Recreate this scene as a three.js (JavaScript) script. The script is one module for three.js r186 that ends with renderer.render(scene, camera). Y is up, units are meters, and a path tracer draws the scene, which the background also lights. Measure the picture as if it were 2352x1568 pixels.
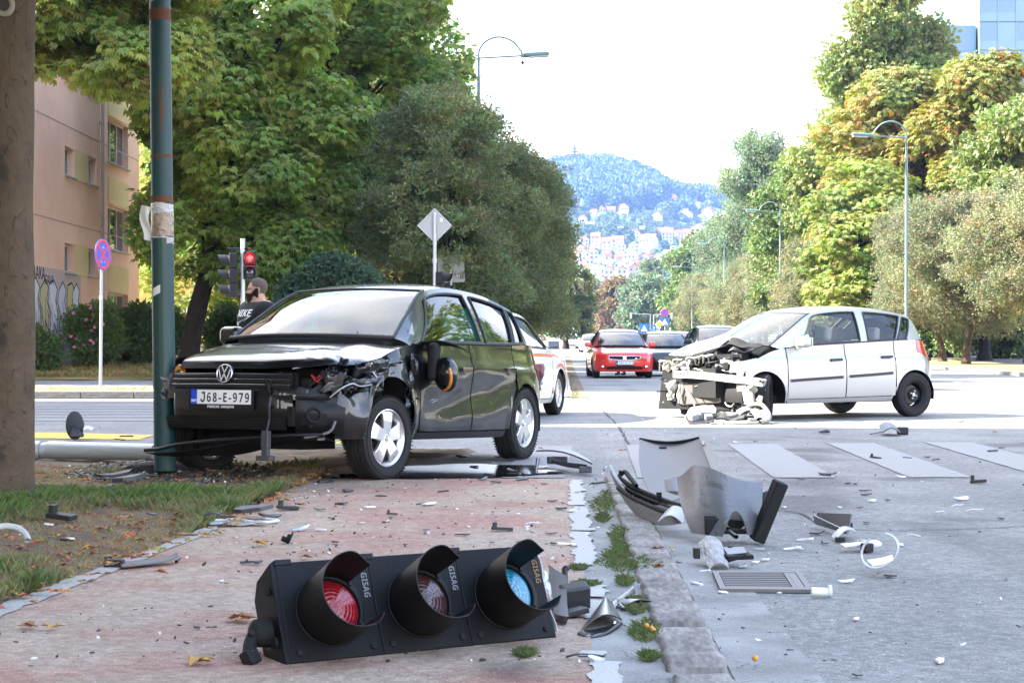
import * as THREE from 'three';
import { mergeGeometries, toCreasedNormals } from 'three/addons/utils/BufferGeometryUtils.js';
import { RoundedBoxGeometry } from 'three/addons/geometries/RoundedBoxGeometry.js';
import { FontLoader } from 'three/addons/loaders/FontLoader.js';
import { TextGeometry } from 'three/addons/geometries/TextGeometry.js';

// ---------------------------------------------------------------- camera, sky, sun, exposure
const W = 2352, HH = 1568, F = 4000, HOR = 789, CAMH = 1.03;
const scene = new THREE.Scene();
const camera = new THREE.PerspectiveCamera(2 * Math.atan(HH / 2 / F) * 180 / Math.PI, W / HH, 0.1, 6000);
camera.position.set(0, CAMH, 0);
camera.rotation.x = Math.atan((HOR - HH / 2) / F);
const renderer = new THREE.WebGLRenderer({ antialias: true });
renderer.setSize(1024, 682);
renderer.toneMapping = THREE.LinearToneMapping;
renderer.toneMappingExposure = 8.0;
renderer.shadowMap.enabled = true;

// small deterministic random and noise
function rng(seed) { let a = seed >>> 0; return () => { a = (a + 0x6D2B79F5) | 0; let t = Math.imul(a ^ (a >>> 15), 1 | a); t = (t + Math.imul(t ^ (t >>> 7), 61 | t)) ^ t; return ((t ^ (t >>> 14)) >>> 0) / 4294967296; }; }
function h3(x, y, z) { let h = Math.imul(x, 374761393) ^ Math.imul(y, 668265263) ^ Math.imul(z, 2147483647 - 1442695); h = Math.imul(h ^ (h >>> 13), 1274126177); return ((h ^ (h >>> 16)) >>> 0) / 4294967296; }
const sm = t => t * t * (3 - 2 * t), mod = (a, n) => ((a % n) + n) % n, lerp = (a, b, t) => a + (b - a) * t, clamp = (x, a = 0, b = 1) => Math.min(b, Math.max(a, x));
const sstep = (a, b, x) => sm(clamp((x - a) / (b - a)));
function n3(x, y, z) {
  const X = Math.floor(x), Y = Math.floor(y), Z = Math.floor(z), u = sm(x - X), v = sm(y - Y), w = sm(z - Z), k = (i, j, l) => h3(X + i, Y + j, Z + l);
  return lerp(lerp(lerp(k(0, 0, 0), k(1, 0, 0), u), lerp(k(0, 1, 0), k(1, 1, 0), u), v), lerp(lerp(k(0, 0, 1), k(1, 0, 1), u), lerp(k(0, 1, 1), k(1, 1, 1), u), v), w) * 2 - 1;
}
const fbm3 = (x, y, z, o = 4) => { let s = 0, a = .5; for (let i = 0; i < o; i++) { s += a * n3(x, y, z); x *= 2.03; y *= 2.03; z *= 2.03; a *= .5; } return s; };
function pn(x, y, p, seed) { const X = Math.floor(x), Y = Math.floor(y), u = sm(x - X), v = sm(y - Y), k = (i, j) => h3(mod(X + i, p), mod(Y + j, p), seed); return lerp(lerp(k(0, 0), k(1, 0), u), lerp(k(0, 1), k(1, 1), u), v); }
const pf = (x, y, p, seed, o = 4) => { let s = 0, a = .5, n = 0; for (let i = 0; i < o; i++) { s += a * pn(x * p, y * p, p, seed + i); n += a; p *= 2; a *= .55; } return s / n; };   // x, y in 0..1, repeats

// the sky: hazy white towards the horizon, blue overhead with soft white clouds
{
  const w = 1024, h = 512, d = new Float32Array(w * h * 4);
  for (let j = 0; j < h; j++) for (let i = 0; i < w; i++) {
    const el = ((j + .5) / h - .5) * Math.PI, az = (i + .5) / w * 2 * Math.PI, y = Math.sin(el), c = Math.cos(el);
    const up = clamp(y), hz = Math.pow(1 - up, 3.2);
    let r = lerp(.22, .84, hz), g = lerp(.31, .80, hz), b = lerp(.50, .73, hz);
    if (y > .02) {
      const q = 1.3 / (y + .28), cl = fbm3(c * Math.cos(az) * q + 5, 3.1, c * Math.sin(az) * q + 9, 4) + .01;
      const k = sstep(.0, .42, cl) * .85; r = lerp(r, .84, k); g = lerp(g, .81, k); b = lerp(b, .77, k);
    }
    if (y < 0) { r = .3; g = .3; b = .3; }
    d.set([r, g, b, 1], (j * w + i) * 4);
  }
  const t = new THREE.DataTexture(d, w, h, THREE.RGBAFormat, THREE.FloatType);
  t.mapping = THREE.EquirectangularReflectionMapping; t.magFilter = t.minFilter = THREE.LinearFilter; t.needsUpdate = true;
  scene.background = t; scene.environment = t;
}
const sun = new THREE.DirectionalLight(new THREE.Color(1, .94, .84), 4.6);
const SUN = new THREE.Vector3(-.80, .60, -.06).normalize();
sun.position.copy(SUN).multiplyScalar(120).add(new THREE.Vector3(0, 0, -30)); sun.target.position.set(0, 0, -30);
sun.castShadow = true; sun.shadow.mapSize.set(4096, 4096); Object.assign(sun.shadow.camera, { left: -90, right: 90, top: 90, bottom: -90, near: 1, far: 400 });
scene.add(sun, sun.target);
scene.fog = new THREE.FogExp2(new THREE.Color(.24, .40, .92), .00013);

// ---------------------------------------------------------------- helpers
const used = {};
function numbered(n) { const k = used[n] = (used[n] ?? -1) + 1; return k ? n + '_' + String(k).padStart(3, '0') : n; }
const V = (x, y, z) => new THREE.Vector3(x, y, z);
function G(px, py, y = 0) { const Z = F * (CAMH - y) / (py - HOR); return [(px - W / 2) * Z / F, y, -Z]; }          // where a line of sight meets the ground
function at(px, py, Z) { return [(px - W / 2) * Z / F, CAMH - (py - HOR) * Z / F, -Z]; }
const rise = Z => Math.max(0, Z - 60) * .0045;
function mat(color, o = {}) { const M = new THREE.MeshPhysicalMaterial({ roughness: .8, side: THREE.DoubleSide, ...o }); if (color !== null) { if (Array.isArray(color)) M.color.setRGB(...color); else M.color.set(color); } return M; }
function clean(g) { g = g.index ? g.toNonIndexed() : g; for (const k of Object.keys(g.attributes)) if (!['position', 'normal', 'uv'].includes(k)) g.deleteAttribute(k); if (!g.attributes.uv) g.setAttribute('uv', new THREE.Float32BufferAttribute(new Float32Array(g.attributes.position.count * 2), 2)); if (!g.attributes.normal) g.computeVertexNormals(); return g; }
function merge(l) { l = l.flat(Infinity).filter(Boolean); return l.length === 1 ? l[0] : mergeGeometries(l.map(clean)); }
function obj(name, geo, m, parent = scene, data) {
  if (Array.isArray(geo)) geo = merge(geo);
  const o = new THREE.Mesh(geo, m); o.name = parent === scene ? numbered(name) : name; o.castShadow = o.receiveShadow = true; parent.add(o);
  if (data) Object.assign(o.userData, data); return o;
}
function struct(name, geo, m, parent = scene) { return obj(name, geo, m, parent, parent === scene ? { kind: 'structure' } : undefined); }
function thing(name, label, category, pos = [0, 0, 0], turn = 0, group) {
  const o = new THREE.Group(); o.name = numbered(name); o.position.set(...pos); o.rotation.y = turn; scene.add(o);
  o.userData = { label, category }; if (group) o.userData.group = group; return o;
}
function one(name, label, category, geo, m, pos = [0, 0, 0], rot = [0, 0, 0], group) {
  const o = obj(name, geo, m); o.position.set(...pos); o.rotation.set(...rot, 'YXZ'); o.userData = { label, category }; if (group) o.userData.group = group; return o;
}
function copy(src, label, pos, turn, group) { const c = src.clone(); c.name = numbered(src.name.replace(/_\d+$/, '')); c.userData = { ...src.userData }; if (label) c.userData.label = label; if (group) c.userData.group = group; if (pos) c.position.set(...pos); if (turn !== undefined) c.rotation.y = turn; scene.add(c); return c; }
const T = (g, x = 0, y = 0, z = 0, rx = 0, ry = 0, rz = 0, s = 1) => { if (s !== 1) Array.isArray(s) ? g.scale(...s) : g.scale(s, s, s); if (rx) g.rotateX(rx); if (ry) g.rotateY(ry); if (rz) g.rotateZ(rz); return g.translate(x, y, z); };
const box = (w, h, d, x = 0, y = 0, z = 0, rx = 0, ry = 0, rz = 0, r = -1) => T(r === 0 ? new THREE.BoxGeometry(w, h, d) : new RoundedBoxGeometry(w, h, d, 2, r > 0 ? r : Math.min(w, h, d) * .16), x, y, z, rx, ry, rz);
const plain = (w, h, d, x = 0, y = 0, z = 0, rx = 0, ry = 0, rz = 0) => T(new THREE.BoxGeometry(w, h, d), x, y, z, rx, ry, rz);
const cyl = (r1, r2, h, x = 0, y = 0, z = 0, rx = 0, ry = 0, rz = 0, n = 20, open = false) => T(new THREE.CylinderGeometry(r1, r2, h, n, 1, open), x, y, z, rx, ry, rz);
const sph = (r, x = 0, y = 0, z = 0, s = [1, 1, 1], n = 14) => T(new THREE.SphereGeometry(r, n, Math.ceil(n * .7)).scale(...s), x, y, z);
const tor = (R, r, x = 0, y = 0, z = 0, rx = 0, ry = 0, rz = 0, arc = Math.PI * 2, a = 8, b = 32) => T(new THREE.TorusGeometry(R, r, a, b, arc), x, y, z, rx, ry, rz);
function bar(a, b, r1, r2 = r1, n = 10) { const A = V(...a), B = V(...b), d = B.clone().sub(A), g = new THREE.CylinderGeometry(r2, r1, d.length(), n); g.applyQuaternion(new THREE.Quaternion().setFromUnitVectors(V(0, 1, 0), d.normalize())); const m = A.add(B).multiplyScalar(.5); return g.translate(m.x, m.y, m.z); }
const tube = (pts, r, n = 24, k = 8) => new THREE.TubeGeometry(new THREE.CatmullRomCurve3(pts.map(p => V(...p))), n, r, k);
function lathe(pts, n = 32) { return new THREE.LatheGeometry(pts.map(p => new THREE.Vector2(...p)), n); }
function ext(pts, depth, bevel = 0, holes) { const s = pts instanceof THREE.Shape ? pts : new THREE.Shape(pts.map(p => new THREE.Vector2(...p))); for (const hp of holes || []) s.holes.push(hp instanceof THREE.Path ? hp : new THREE.Path(hp.map(p => new THREE.Vector2(...p)))); return new THREE.ExtrudeGeometry(s, { depth, bevelEnabled: bevel > 0, bevelSize: bevel, bevelThickness: bevel, bevelSegments: 2, curveSegments: 16 }); }
function grid(fn, nu, nv) {
  const p = [], uv = [], ix = [];
  for (let j = 0; j <= nv; j++) for (let i = 0; i <= nu; i++) { const q = fn(i / nu, j / nv); p.push(q[0], q[1], q[2]); uv.push(q[3] ?? i / nu, q[4] ?? j / nv); }
  for (let j = 0; j < nv; j++) for (let i = 0; i < nu; i++) { const a = j * (nu + 1) + i, b = a + 1, c = a + nu + 1, e = c + 1; ix.push(a, b, c, b, e, c); }
  const g = new THREE.BufferGeometry(); g.setAttribute('position', new THREE.Float32BufferAttribute(p, 3)); g.setAttribute('uv', new THREE.Float32BufferAttribute(uv, 2)); g.setIndex(ix); g.computeVertexNormals(); return g;
}
function slabOf(g, th) {   // gives a sheet a thickness: the sheet, its back and the rim between
  g.computeVertexNormals(); const P = g.attributes.position, N = g.attributes.normal, n = P.count, p = [...P.array], ix = [...g.index.array], uv = [...g.attributes.uv.array, ...g.attributes.uv.array];
  for (let i = 0; i < n; i++) p.push(P.getX(i) - N.getX(i) * th, P.getY(i) - N.getY(i) * th, P.getZ(i) - N.getZ(i) * th);
  const edges = new Map(); for (let i = 0; i < ix.length; i += 3) for (let k = 0; k < 3; k++) { const a = ix[i + k], b = ix[i + (k + 1) % 3], key = Math.min(a, b) + '_' + Math.max(a, b); edges.has(key) ? edges.set(key, null) : edges.set(key, [a, b]); }
  const m = ix.length; for (let i = 0; i < m; i += 3) ix.push(ix[i] + n, ix[i + 2] + n, ix[i + 1] + n);
  for (const e of edges.values()) if (e) ix.push(e[0], e[0] + n, e[1], e[1], e[0] + n, e[1] + n);
  const o = new THREE.BufferGeometry(); o.setAttribute('position', new THREE.Float32BufferAttribute(p, 3)); o.setAttribute('uv', new THREE.Float32BufferAttribute(uv, 2)); o.setIndex(ix); return toCreasedNormals(o, .7);
}
function table(rows) { return x => { if (x <= rows[0][0]) return rows[0][1]; for (let i = 1; i < rows.length; i++) if (x <= rows[i][0]) { const a = rows[i - 1], b = rows[i], t = (x - a[0]) / (b[0] - a[0]), p = rows[i - 2] || a, q = rows[i + 1] || b; const h = b[0] - a[0], m0 = i > 1 ? (b[1] - p[1]) / (b[0] - p[0]) * h : b[1] - a[1], m1 = i < rows.length - 1 ? (q[1] - a[1]) / (q[0] - a[0]) * h : b[1] - a[1]; return (2 * t ** 3 - 3 * t * t + 1) * a[1] + (t ** 3 - 2 * t * t + t) * m0 + (3 * t * t - 2 * t ** 3) * b[1] + (t ** 3 - t * t) * m1; } return rows[rows.length - 1][1]; }; }
const lin = rows => x => { if (x <= rows[0][0]) return rows[0][1]; for (let i = 1; i < rows.length; i++) if (x <= rows[i][0]) return lerp(rows[i - 1][1], rows[i][1], (x - rows[i - 1][0]) / (rows[i][0] - rows[i - 1][0])); return rows[rows.length - 1][1]; };
// flat polygon on the ground (x, z pairs), uv in metres
function flat(pts, y = 0) { const s = new THREE.Shape(pts.map(p => new THREE.Vector2(p[0], -p[1]))), g = new THREE.ShapeGeometry(s); g.rotateX(-Math.PI / 2); const P = g.attributes.position, uv = []; for (let i = 0; i < P.count; i++) { P.setY(i, y); uv.push(P.getX(i), P.getZ(i)); } g.setAttribute('uv', new THREE.Float32BufferAttribute(uv, 2)); g.computeVertexNormals(); return g; }
function tex(n, fn, srgb = true, rep = 1) {
  const d = new Uint8Array(n * n * 4);
  for (let j = 0; j < n; j++) for (let i = 0; i < n; i++) { const c = fn((i + .5) / n, (j + .5) / n, i, j), q = typeof c === 'number' ? [c, c, c] : c; for (let k = 0; k < 3; k++) d[(j * n + i) * 4 + k] = clamp(q[k]) * 255; d[(j * n + i) * 4 + 3] = 255; }
  const t = new THREE.DataTexture(d, n, n); t.wrapS = t.wrapT = THREE.RepeatWrapping; t.magFilter = t.minFilter = THREE.LinearFilter; t.repeat.set(rep, rep); if (srgb) t.colorSpace = THREE.SRGBColorSpace; t.needsUpdate = true; return t;
}
function canvasTex(w, h, draw) { const c = document.createElement('canvas'); c.width = w; c.height = h; draw(c.getContext('2d'), w, h); const t = new THREE.CanvasTexture(c); t.colorSpace = THREE.SRGBColorSpace; return t; }
const fontBold = await new FontLoader().loadAsync('fonts/droid/droid_sans_bold.typeface.json');
const text = (s, size, depth = .002) => { const g = new TextGeometry(s, { font: fontBold, size, depth, curveSegments: 3 }); g.computeBoundingBox(); const b = g.boundingBox; return g.translate(-(b.min.x + b.max.x) / 2, -(b.min.y + b.max.y) / 2, 0); };
const sr = (r, g, b) => [r, g, b].map(c => Math.pow(c, 2.2));
// the nearest thing one can find again, for the labels of small pieces
const marks = [[1740, 1340, 'by the drain grate'], [1650, 1160, 'by the broken bumper'], [2020, 1285, 'by the lamp ring'], [1915, 1220, 'by the bent trim strip'], [880, 1090, 'by the front wheel of the black car'], [1195, 1060, 'by the rear wheel of the black car'], [376, 1060, 'at the foot of the green pole'], [40, 1150, 'by the linden trunk'], [640, 1400, 'left of the fallen signal'], [950, 1270, 'behind the fallen signal'], [950, 1510, 'before the fallen signal'], [1340, 1420, 'by the glossy visor'], [330, 1300, 'by the dark flat strip'], [1340, 1200, 'on the white dashed line'], [1800, 1060, 'on the zebra crossing'], [2080, 1055, 'on the second zebra stripe'], [2050, 990, 'by the black box'], [1660, 980, 'by the wreckage of the silver car'], [1295, 1075, 'by the long black tray'], [560, 1215, 'by the clear strip'], [600, 1110, 'under the bumper of the black car'], [1000, 1170, 'in the middle of the red path'], [2200, 1160, 'on the grey road at the right'], [2100, 1480, 'on the empty grey road'], [160, 1420, 'at the white path border'], [160, 1250, 'in the grass of the verge'], [1470, 1400, 'on the kerb'], [760, 1180, 'between the verge and the fallen signal']];
function landmark(x, y) { let b = 1e9, t = ''; for (const [mx, my, s] of marks) { const d = Math.hypot(x - mx, (y - my) * 1.7); if (d < b) { b = d; t = s; } } return t; }

// ---------------------------------------------------------------- ground
const mixc = (a, b, t) => a.map((v, i) => lerp(v, b[i], clamp(t)));
const asphaltC = tex(1024, (u, v, i, j) => { const big = pf(u, v, 4, 11, 3), f = pf(u, v, 90, 3, 2), s = h3(i, j, 7); let c = mixc([.42, .412, .397], [.495, .482, .463], big * 1.4 - .2); const k = (f - .5) * .16 + (s - .5) * .13 + (h3(i >> 1, j >> 1, 5) > .965 ? .2 : 0) - (h3(i >> 1, j >> 1, 9) > .96 ? .12 : 0); return c.map(x => x + k); }, true, 1 / 2.7);
const asphaltB = tex(512, (u, v, i, j) => .5 + .5 * (pf(u, v, 110, 21, 2) - .5) + .3 * (h3(i, j, 3) - .5), false, 1 / 1.3);
const pathC = tex(1024, (u, v, i, j) => { const wear = pf(u, v, 5, 31, 5), f = pf(u, v, 100, 33, 2), s = h3(i, j, 17); let c = mixc([.59, .445, .385], [.605, .53, .462], sstep(.26, .60, wear)); const k = (f - .5) * .16 + (s - .5) * .13 + (h3(i >> 1, j >> 1, 5) > .975 ? .16 : 0); return c.map(x => x + k); }, true, 1 / 2.9);
const soilC = tex(512, (u, v, i, j) => { const a = pf(u, v, 8, 41, 5), s = h3(i, j, 5); return mixc([.33, .27, .20], [.50, .43, .33], a * 1.5 - .3).map(x => x + (s - .5) * .14); }, true, 1 / 1.7);
const lawnC = tex(512, (u, v, i, j) => { const a = pf(u, v, 7, 45, 5), s = h3(i, j, 5); return mixc([.42, .40, .20], [.64, .54, .34], a * 1.7 - .4).map(x => x + (s - .5) * .16); }, true, 1 / 4);
const stoneC = tex(512, (u, v, i, j) => { const a = pf(u, v, 4, 51, 4), b = pf(u, v * .25, 64, 53, 2); return mixc([.40, .375, .35], [.54, .515, .48], a * 1.3 - .1).map(x => x + (b - .5) * .22 + (h3(i, j, 2) - .5) * .07); }, true, 1 / .9);
const concC = tex(512, (u, v, i, j) => { const a = pf(u, v, 6, 55, 5); return mixc([.44, .43, .41], [.60, .585, .56], a * 1.6 - .3).map(x => x + (h3(i, j, 2) - .5) * .14 - (Math.abs(pf(u, v, 5, 77, 4) - .5) < .006 ? .12 : 0)); }, true, 1 / 1.5);
const dustC = tex(512, (u, v, i, j) => { const a = pf(u, v, 5, 171, 5), s = Math.abs(pf(u, v * .2, 30, 173, 3) - .5) < .006 ? .25 : 0, s2 = Math.abs(pf(u * .3, v, 24, 177, 3) - .5) < .004 ? .2 : 0; return clamp(.42 + a * .5 + s + s2 + (h3(i, j, 3) > .994 ? .25 : 0)); }, true, 1);
const scuffC = tex(512, (u, v, i, j) => { const a = pf(u, v, 4, 181, 5), s = Math.abs(pf(u, v * .15, 18, 183, 3) - .5) < .008 && a > .5 ? -.35 : 0, w = Math.abs(pf(u * .2, v, 14, 187, 3) - .5) < .006 && a < .5 ? .3 : 0, d = a > .68 ? -.25 * sstep(.68, .78, a) : 0; return clamp(.88 + (a - .5) * .25 + s + w + d); }, true, 1);
const M = {
  asphalt: mat('#fff', { map: asphaltC, roughness: .82, bumpMap: asphaltB, bumpScale: .004 }),
  path: mat('#fff', { map: pathC, roughness: .9, bumpMap: asphaltB, bumpScale: .006 }),
  soil: mat('#fff', { map: soilC, roughness: 1 }), lawn: mat('#fff', { map: lawnC, roughness: 1 }),
  stone: mat('#fff', { map: stoneC, roughness: .85, bumpMap: stoneC, bumpScale: .008 }), conc: mat('#fff', { map: concC, roughness: .9, bumpMap: asphaltB, bumpScale: .004 }),
  paint: mat([.40, .38, .345], { roughness: .7, bumpMap: asphaltB, bumpScale: .003 }), paintWorn: mat([.34, .32, .29], { roughness: .75, bumpMap: asphaltB, bumpScale: .004 }), borderPaint: mat([.42, .39, .34], { roughness: .9, bumpMap: asphaltB, bumpScale: .005 }), yellow: mat([.55, .36, .06], { roughness: .8 }),
  black: mat([.010, .010, .011], { roughness: .45, specularIntensity: .7 }), blackMatte: mat([.012, .012, .0125], { roughness: .75, specularIntensity: .5 }), dark: mat([.006, .006, .006], { roughness: .9 }), rubber: mat([.018, .0175, .017], { roughness: .8, specularIntensity: .6 }),
  steel: mat([.55, .56, .57], { roughness: .35, metalness: 1 }), galv: mat([.48, .49, .50], { roughness: .5, metalness: .6 }), chrome: mat([.8, .8, .8], { roughness: .08, metalness: 1 }), alloy: mat([.62, .62, .63], { roughness: .28, metalness: .85 }),
  grey: mat([.28, .28, .29], { roughness: .6 }), signalBlack: mat([.012, .0125, .0135], { roughness: .5, specularIntensity: .6 }), green: mat([.02, .13, .12], { roughness: .45 }), white: mat([.75, .75, .74], { roughness: .5 }),
};
// ground: one sheet to the foot of the hills
struct('ground', grid((u, v) => { const Z = -40 + 740 * v * v + 20 * v, x = (u - .5) * 900; return [x, rise(Z) - .03, -Z, x, Z]; }, 24, 90), M.lawn);
// the road: main carriageway and the street that crosses it
const ribbon = (xl, xr, zs, y, nx = 1) => grid((u, v) => { const k = v * (zs.length - 1), i = Math.min(zs.length - 2, Math.floor(k)), Z = lerp(zs[i], zs[i + 1], k - i), x = lerp(xl(Z), xr(Z), u); return [x, y + rise(Z), -Z, x, Z]; }, nx, (zs.length - 1) * 2);
const zR = [-30, 0, 10, 20, 30, 45, 60, 80, 120, 180, 260, 360, 480];
const L = (l, Z) => l + .0285 * Z;
// broad wear and stains: tyre tracks, drips, old patches
function stained(g, seed, amt = .3, tracks) { const P = g.attributes.position, c = new Float32Array(P.count * 3); for (let i = 0; i < P.count; i++) { const x = P.getX(i), z = P.getZ(i); let k = 1 + amt * (fbm3(x * .35, z * .22, seed, 4) * 1.3 + .6 * fbm3(x * 1.7, z * 1.1, seed + 5, 3)); const s = fbm3(x * 1.1, z * .9, seed + 9, 3); if (s > .28) k *= 1 - .5 * sstep(.28, .42, s); if (tracks) for (const l of tracks) k *= 1 - .13 * Math.exp(-(((x + .0285 * z - l) / .22) ** 2)); c.set([k * 1.01, k, k * .985], i * 3); } g.setAttribute('color', new THREE.BufferAttribute(c, 3)); return g; }
const roadM = M.asphalt.clone(), pathM = M.path.clone(), sidM = M.asphalt.clone(); roadM.vertexColors = pathM.vertexColors = sidM.vertexColors = true;
const zFine = []; for (let Z = -30; Z < 480; Z += Z < 4 ? 8 : Z < 32 ? .35 : Z < 70 ? 2 : 14) zFine.push(Z);
struct('road', stained(ribbon(Z => L(.40, Z), Z => L(14.5, Z), zFine, 0, 60), 3, .26, [1.5, 3.1, 4.9, 6.5, 8.4, 10]), roadM);
struct('cross_street', merge([flat([[-29, -16.6], [-2.6, -16.6], [-1.5, -13.15], [L(.4, 13.15), -13.15], [L(.4, 33), -33], [-29, -32.9]], 0), flat([[L(14.5, 20), -8], [90, -8], [90, -34], [L(14.5, 34), -34]], 0)]), M.asphalt);
struct('far_road', ribbon(Z => L(19.6, Z), Z => L(27, Z), [35, 60, 100, 200, 400], .0), M.asphalt);
// bicycle path: red wearing course, near piece and the far piece beyond the crossing
const pathL = Z => lin([[0, -2.5], [6.63, -1.95], [9.0, -1.71], [10.5, -1.62], [13.2, -1.5]])(Z);
{ const z = []; for (let Z = -4; Z < 13.2; Z += .14) z.push(Math.min(Z, 13.15)); struct('cycle_path', stained(ribbon(pathL, Z => L(.10, Z), z, .018, 30), 21, .22), pathM); }
struct('cycle_path_far', ribbon(Z => L(-2.05, Z), Z => L(.10, Z), [33, 45, 60, 90, 140, 220, 330], .02), M.path);
struct('path_edge', ribbon(Z => L(.08, Z), Z => L(.36, Z), [-4, 3, 8, 13.15], .014), M.conc);
struct('verge_far', ribbon(Z => L(.08, Z), Z => L(.5, Z), [33, 45, 60, 90, 140, 220, 330], .012), M.soil);
struct('footway_far', ribbon(Z => L(-6, Z), Z => L(-2.05, Z), [33, 60, 140, 330], .012), M.conc);
// white border and dashes
function ragged(pts, y, seed, amp = .012, thick = 0) { const r = rng(seed), out = []; for (let i = 0; i < pts.length; i++) { const a = pts[i], b = pts[(i + 1) % pts.length], n = Math.max(1, Math.round(Math.hypot(b[0] - a[0], b[1] - a[1]) / .035)); for (let k = 0; k < n; k++) { const x = lerp(a[0], b[0], k / n), z = lerp(a[1], b[1], k / n); out.push([x + fbm3(x * 16, z * 10, seed, 3) * amp * 2.6 + (r() - .5) * amp * .5, z + fbm3(x * 9, z * 16, seed + 40, 3) * amp * 2.6 + (r() - .5) * amp * .5]); } } return flat(out, y); }
const dash = (x0, x1, y0, y1, x2, x3) => { const q = (x, y) => { const g = G(x, y, .02); return [g[0], g[2]]; }; return [q(x0, y0), q(x1, y0), q(x3 ?? x1, y1), q(x2 ?? x0, y1)]; };
struct('path_border_line', [ragged([[-2.10, -5.2], [-2.0, -6.6], [-1.74, -9.0], [-1.66, -9.9], [-1.60, -9.9], [-1.64, -9.0], [-1.88, -6.6], [-1.98, -5.2]], .0225, 4, .009)], M.borderPaint);
struct('dashed_line', [dash(1309, 1336, 1102, 1160, 1310, 1345), dash(1311, 1349, 1163, 1218, 1314, 1358), dash(1314, 1360, 1221, 1297, 1318, 1367), dash(1330, 1390, 1345, 1372, 1325, 1394), dash(1338, 1396, 1380, 1420, 1340, 1400), dash(1366, 1420, 1518, 1600, 1362, 1432), dash(1330, 1392, 1495, 1506)].map((p, i) => ragged(p, .0225, 30 + i, .016)), M.paint);
struct('far_dashed_line', ribbon(Z => L(.06, Z), Z => L(.20, Z), [33.2, 45, 60, 90, 140], .027), M.paint);
// zebra crossing
const zc = []; for (let k = -5; k <= 7; k++) { const x0 = 2.2 + 1.045 * k, s = .0435, z0 = 13.35 + .02 * k, z1 = 17.8 + .17 * k, e = k < -1 ? .0 : 0; zc.push(ragged([[x0 - s * (z1 - z0) * 0 - .195, -z0], [x0 + .29, -z0], [x0 + .5, -z1], [x0, -z1]], .006 + e, 60 + k, .006)); }
const zebraMat = M.paintWorn.clone(); zebraMat.color.setRGB(.225, .212, .20);
zc.forEach((g, i) => struct('zebra_stripe', g, zebraMat));
const zl = []; for (let k = 0; k < 6; k++) struct('zebra_stripe', ragged([[-9.6, -(23.2 + k * 1.05)], [-4.7, -(23.2 + k * 1.05)], [-4.7, -(23.72 + k * 1.05)], [-9.6, -(23.72 + k * 1.05)]], .006, 80 + k, .01), zebraMat);
struct('yellow_line', [ragged([[-9.5, -19.9], [-4.0, -18.6], [-4.0, -19.6], [-9.5, -21.6]], .006, 91, .02), ragged([[-3.4, -18.2], [-1.2, -17.6], [-1.2, -18.1], [-3.4, -18.8]], .006, 92, .02)], M.yellow);
// lane lines further up
{ const g = []; for (let Z = 34; Z < 170; Z += 9) for (const l of [3.6, 6.9, 10.4]) { g.push(grid((u, v) => { const z = Z + v * 3.4, x = L(l, z) + u * .13; return [x, .006 + rise(z), -z, x, z]; }, 1, 2)); } struct('lane_line', g, M.paint); }
struct('stop_line', flat([[L(.7, 33), -33.2], [L(10.5, 33), -33.2], [L(10.5, 33), -33.65], [L(.7, 33), -33.65]], .006), M.paint);
// darker repaired strip and its joint in the near road
{ const j = []; const q = (x, y) => { const g = G(x, y); return [g[0], g[2]]; };
  const crack = (pts, w, seed) => { const r = rng(seed), a = [], b = []; const P = pts.map(p => q(...p)), c = new THREE.CatmullRomCurve3(P.map(p => V(p[0], 0, p[1]))); for (let i = 0; i <= 60; i++) { const p = c.getPoint(i / 60), d = c.getTangent(i / 60), k = w * (.5 + r()), o = (r() - .5) * w * 2; a.push([p.x - d.z * k + o, p.z + d.x * k]); b.unshift([p.x + d.z * k + o, p.z - d.x * k]); } return flat([...a, ...b], .004); };
  j.push(crack([[2420, 1206], [2200, 1216], [1990, 1218], [1890, 1205], [1830, 1178], [1760, 1170]], .006, 3), crack([[1500, 1110], [1460, 1060], [1440, 1015], [1425, 985], [1380, 940], [1340, 905], [1318, 870]], .012, 5), crack([[1130, 1330], [1180, 1230], [1130, 1160]], .003, 9));
  struct('road_joint', j, mat([.05, .045, .04], { roughness: 1 })); }
// puddle of coolant and oil under the black car
{ const r = rng(12), p = [], q = []; for (let i = 0; i < 60; i++) { const a = i / 60 * 6.283, k = 1 + .5 * fbm3(Math.cos(a) * 2, Math.sin(a) * 2, 3); p.push([-.35 + Math.cos(a) * .75 * k, -14.0 + Math.sin(a) * .55 * k]); q.push([-.75 + Math.cos(a) * .85 * k, -13.3 + Math.sin(a) * .24 * k]); }
  struct('puddle', [flat(p, .021), flat(q, .0255)], mat([.012, .011, .010], { roughness: .06 })); }
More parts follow.
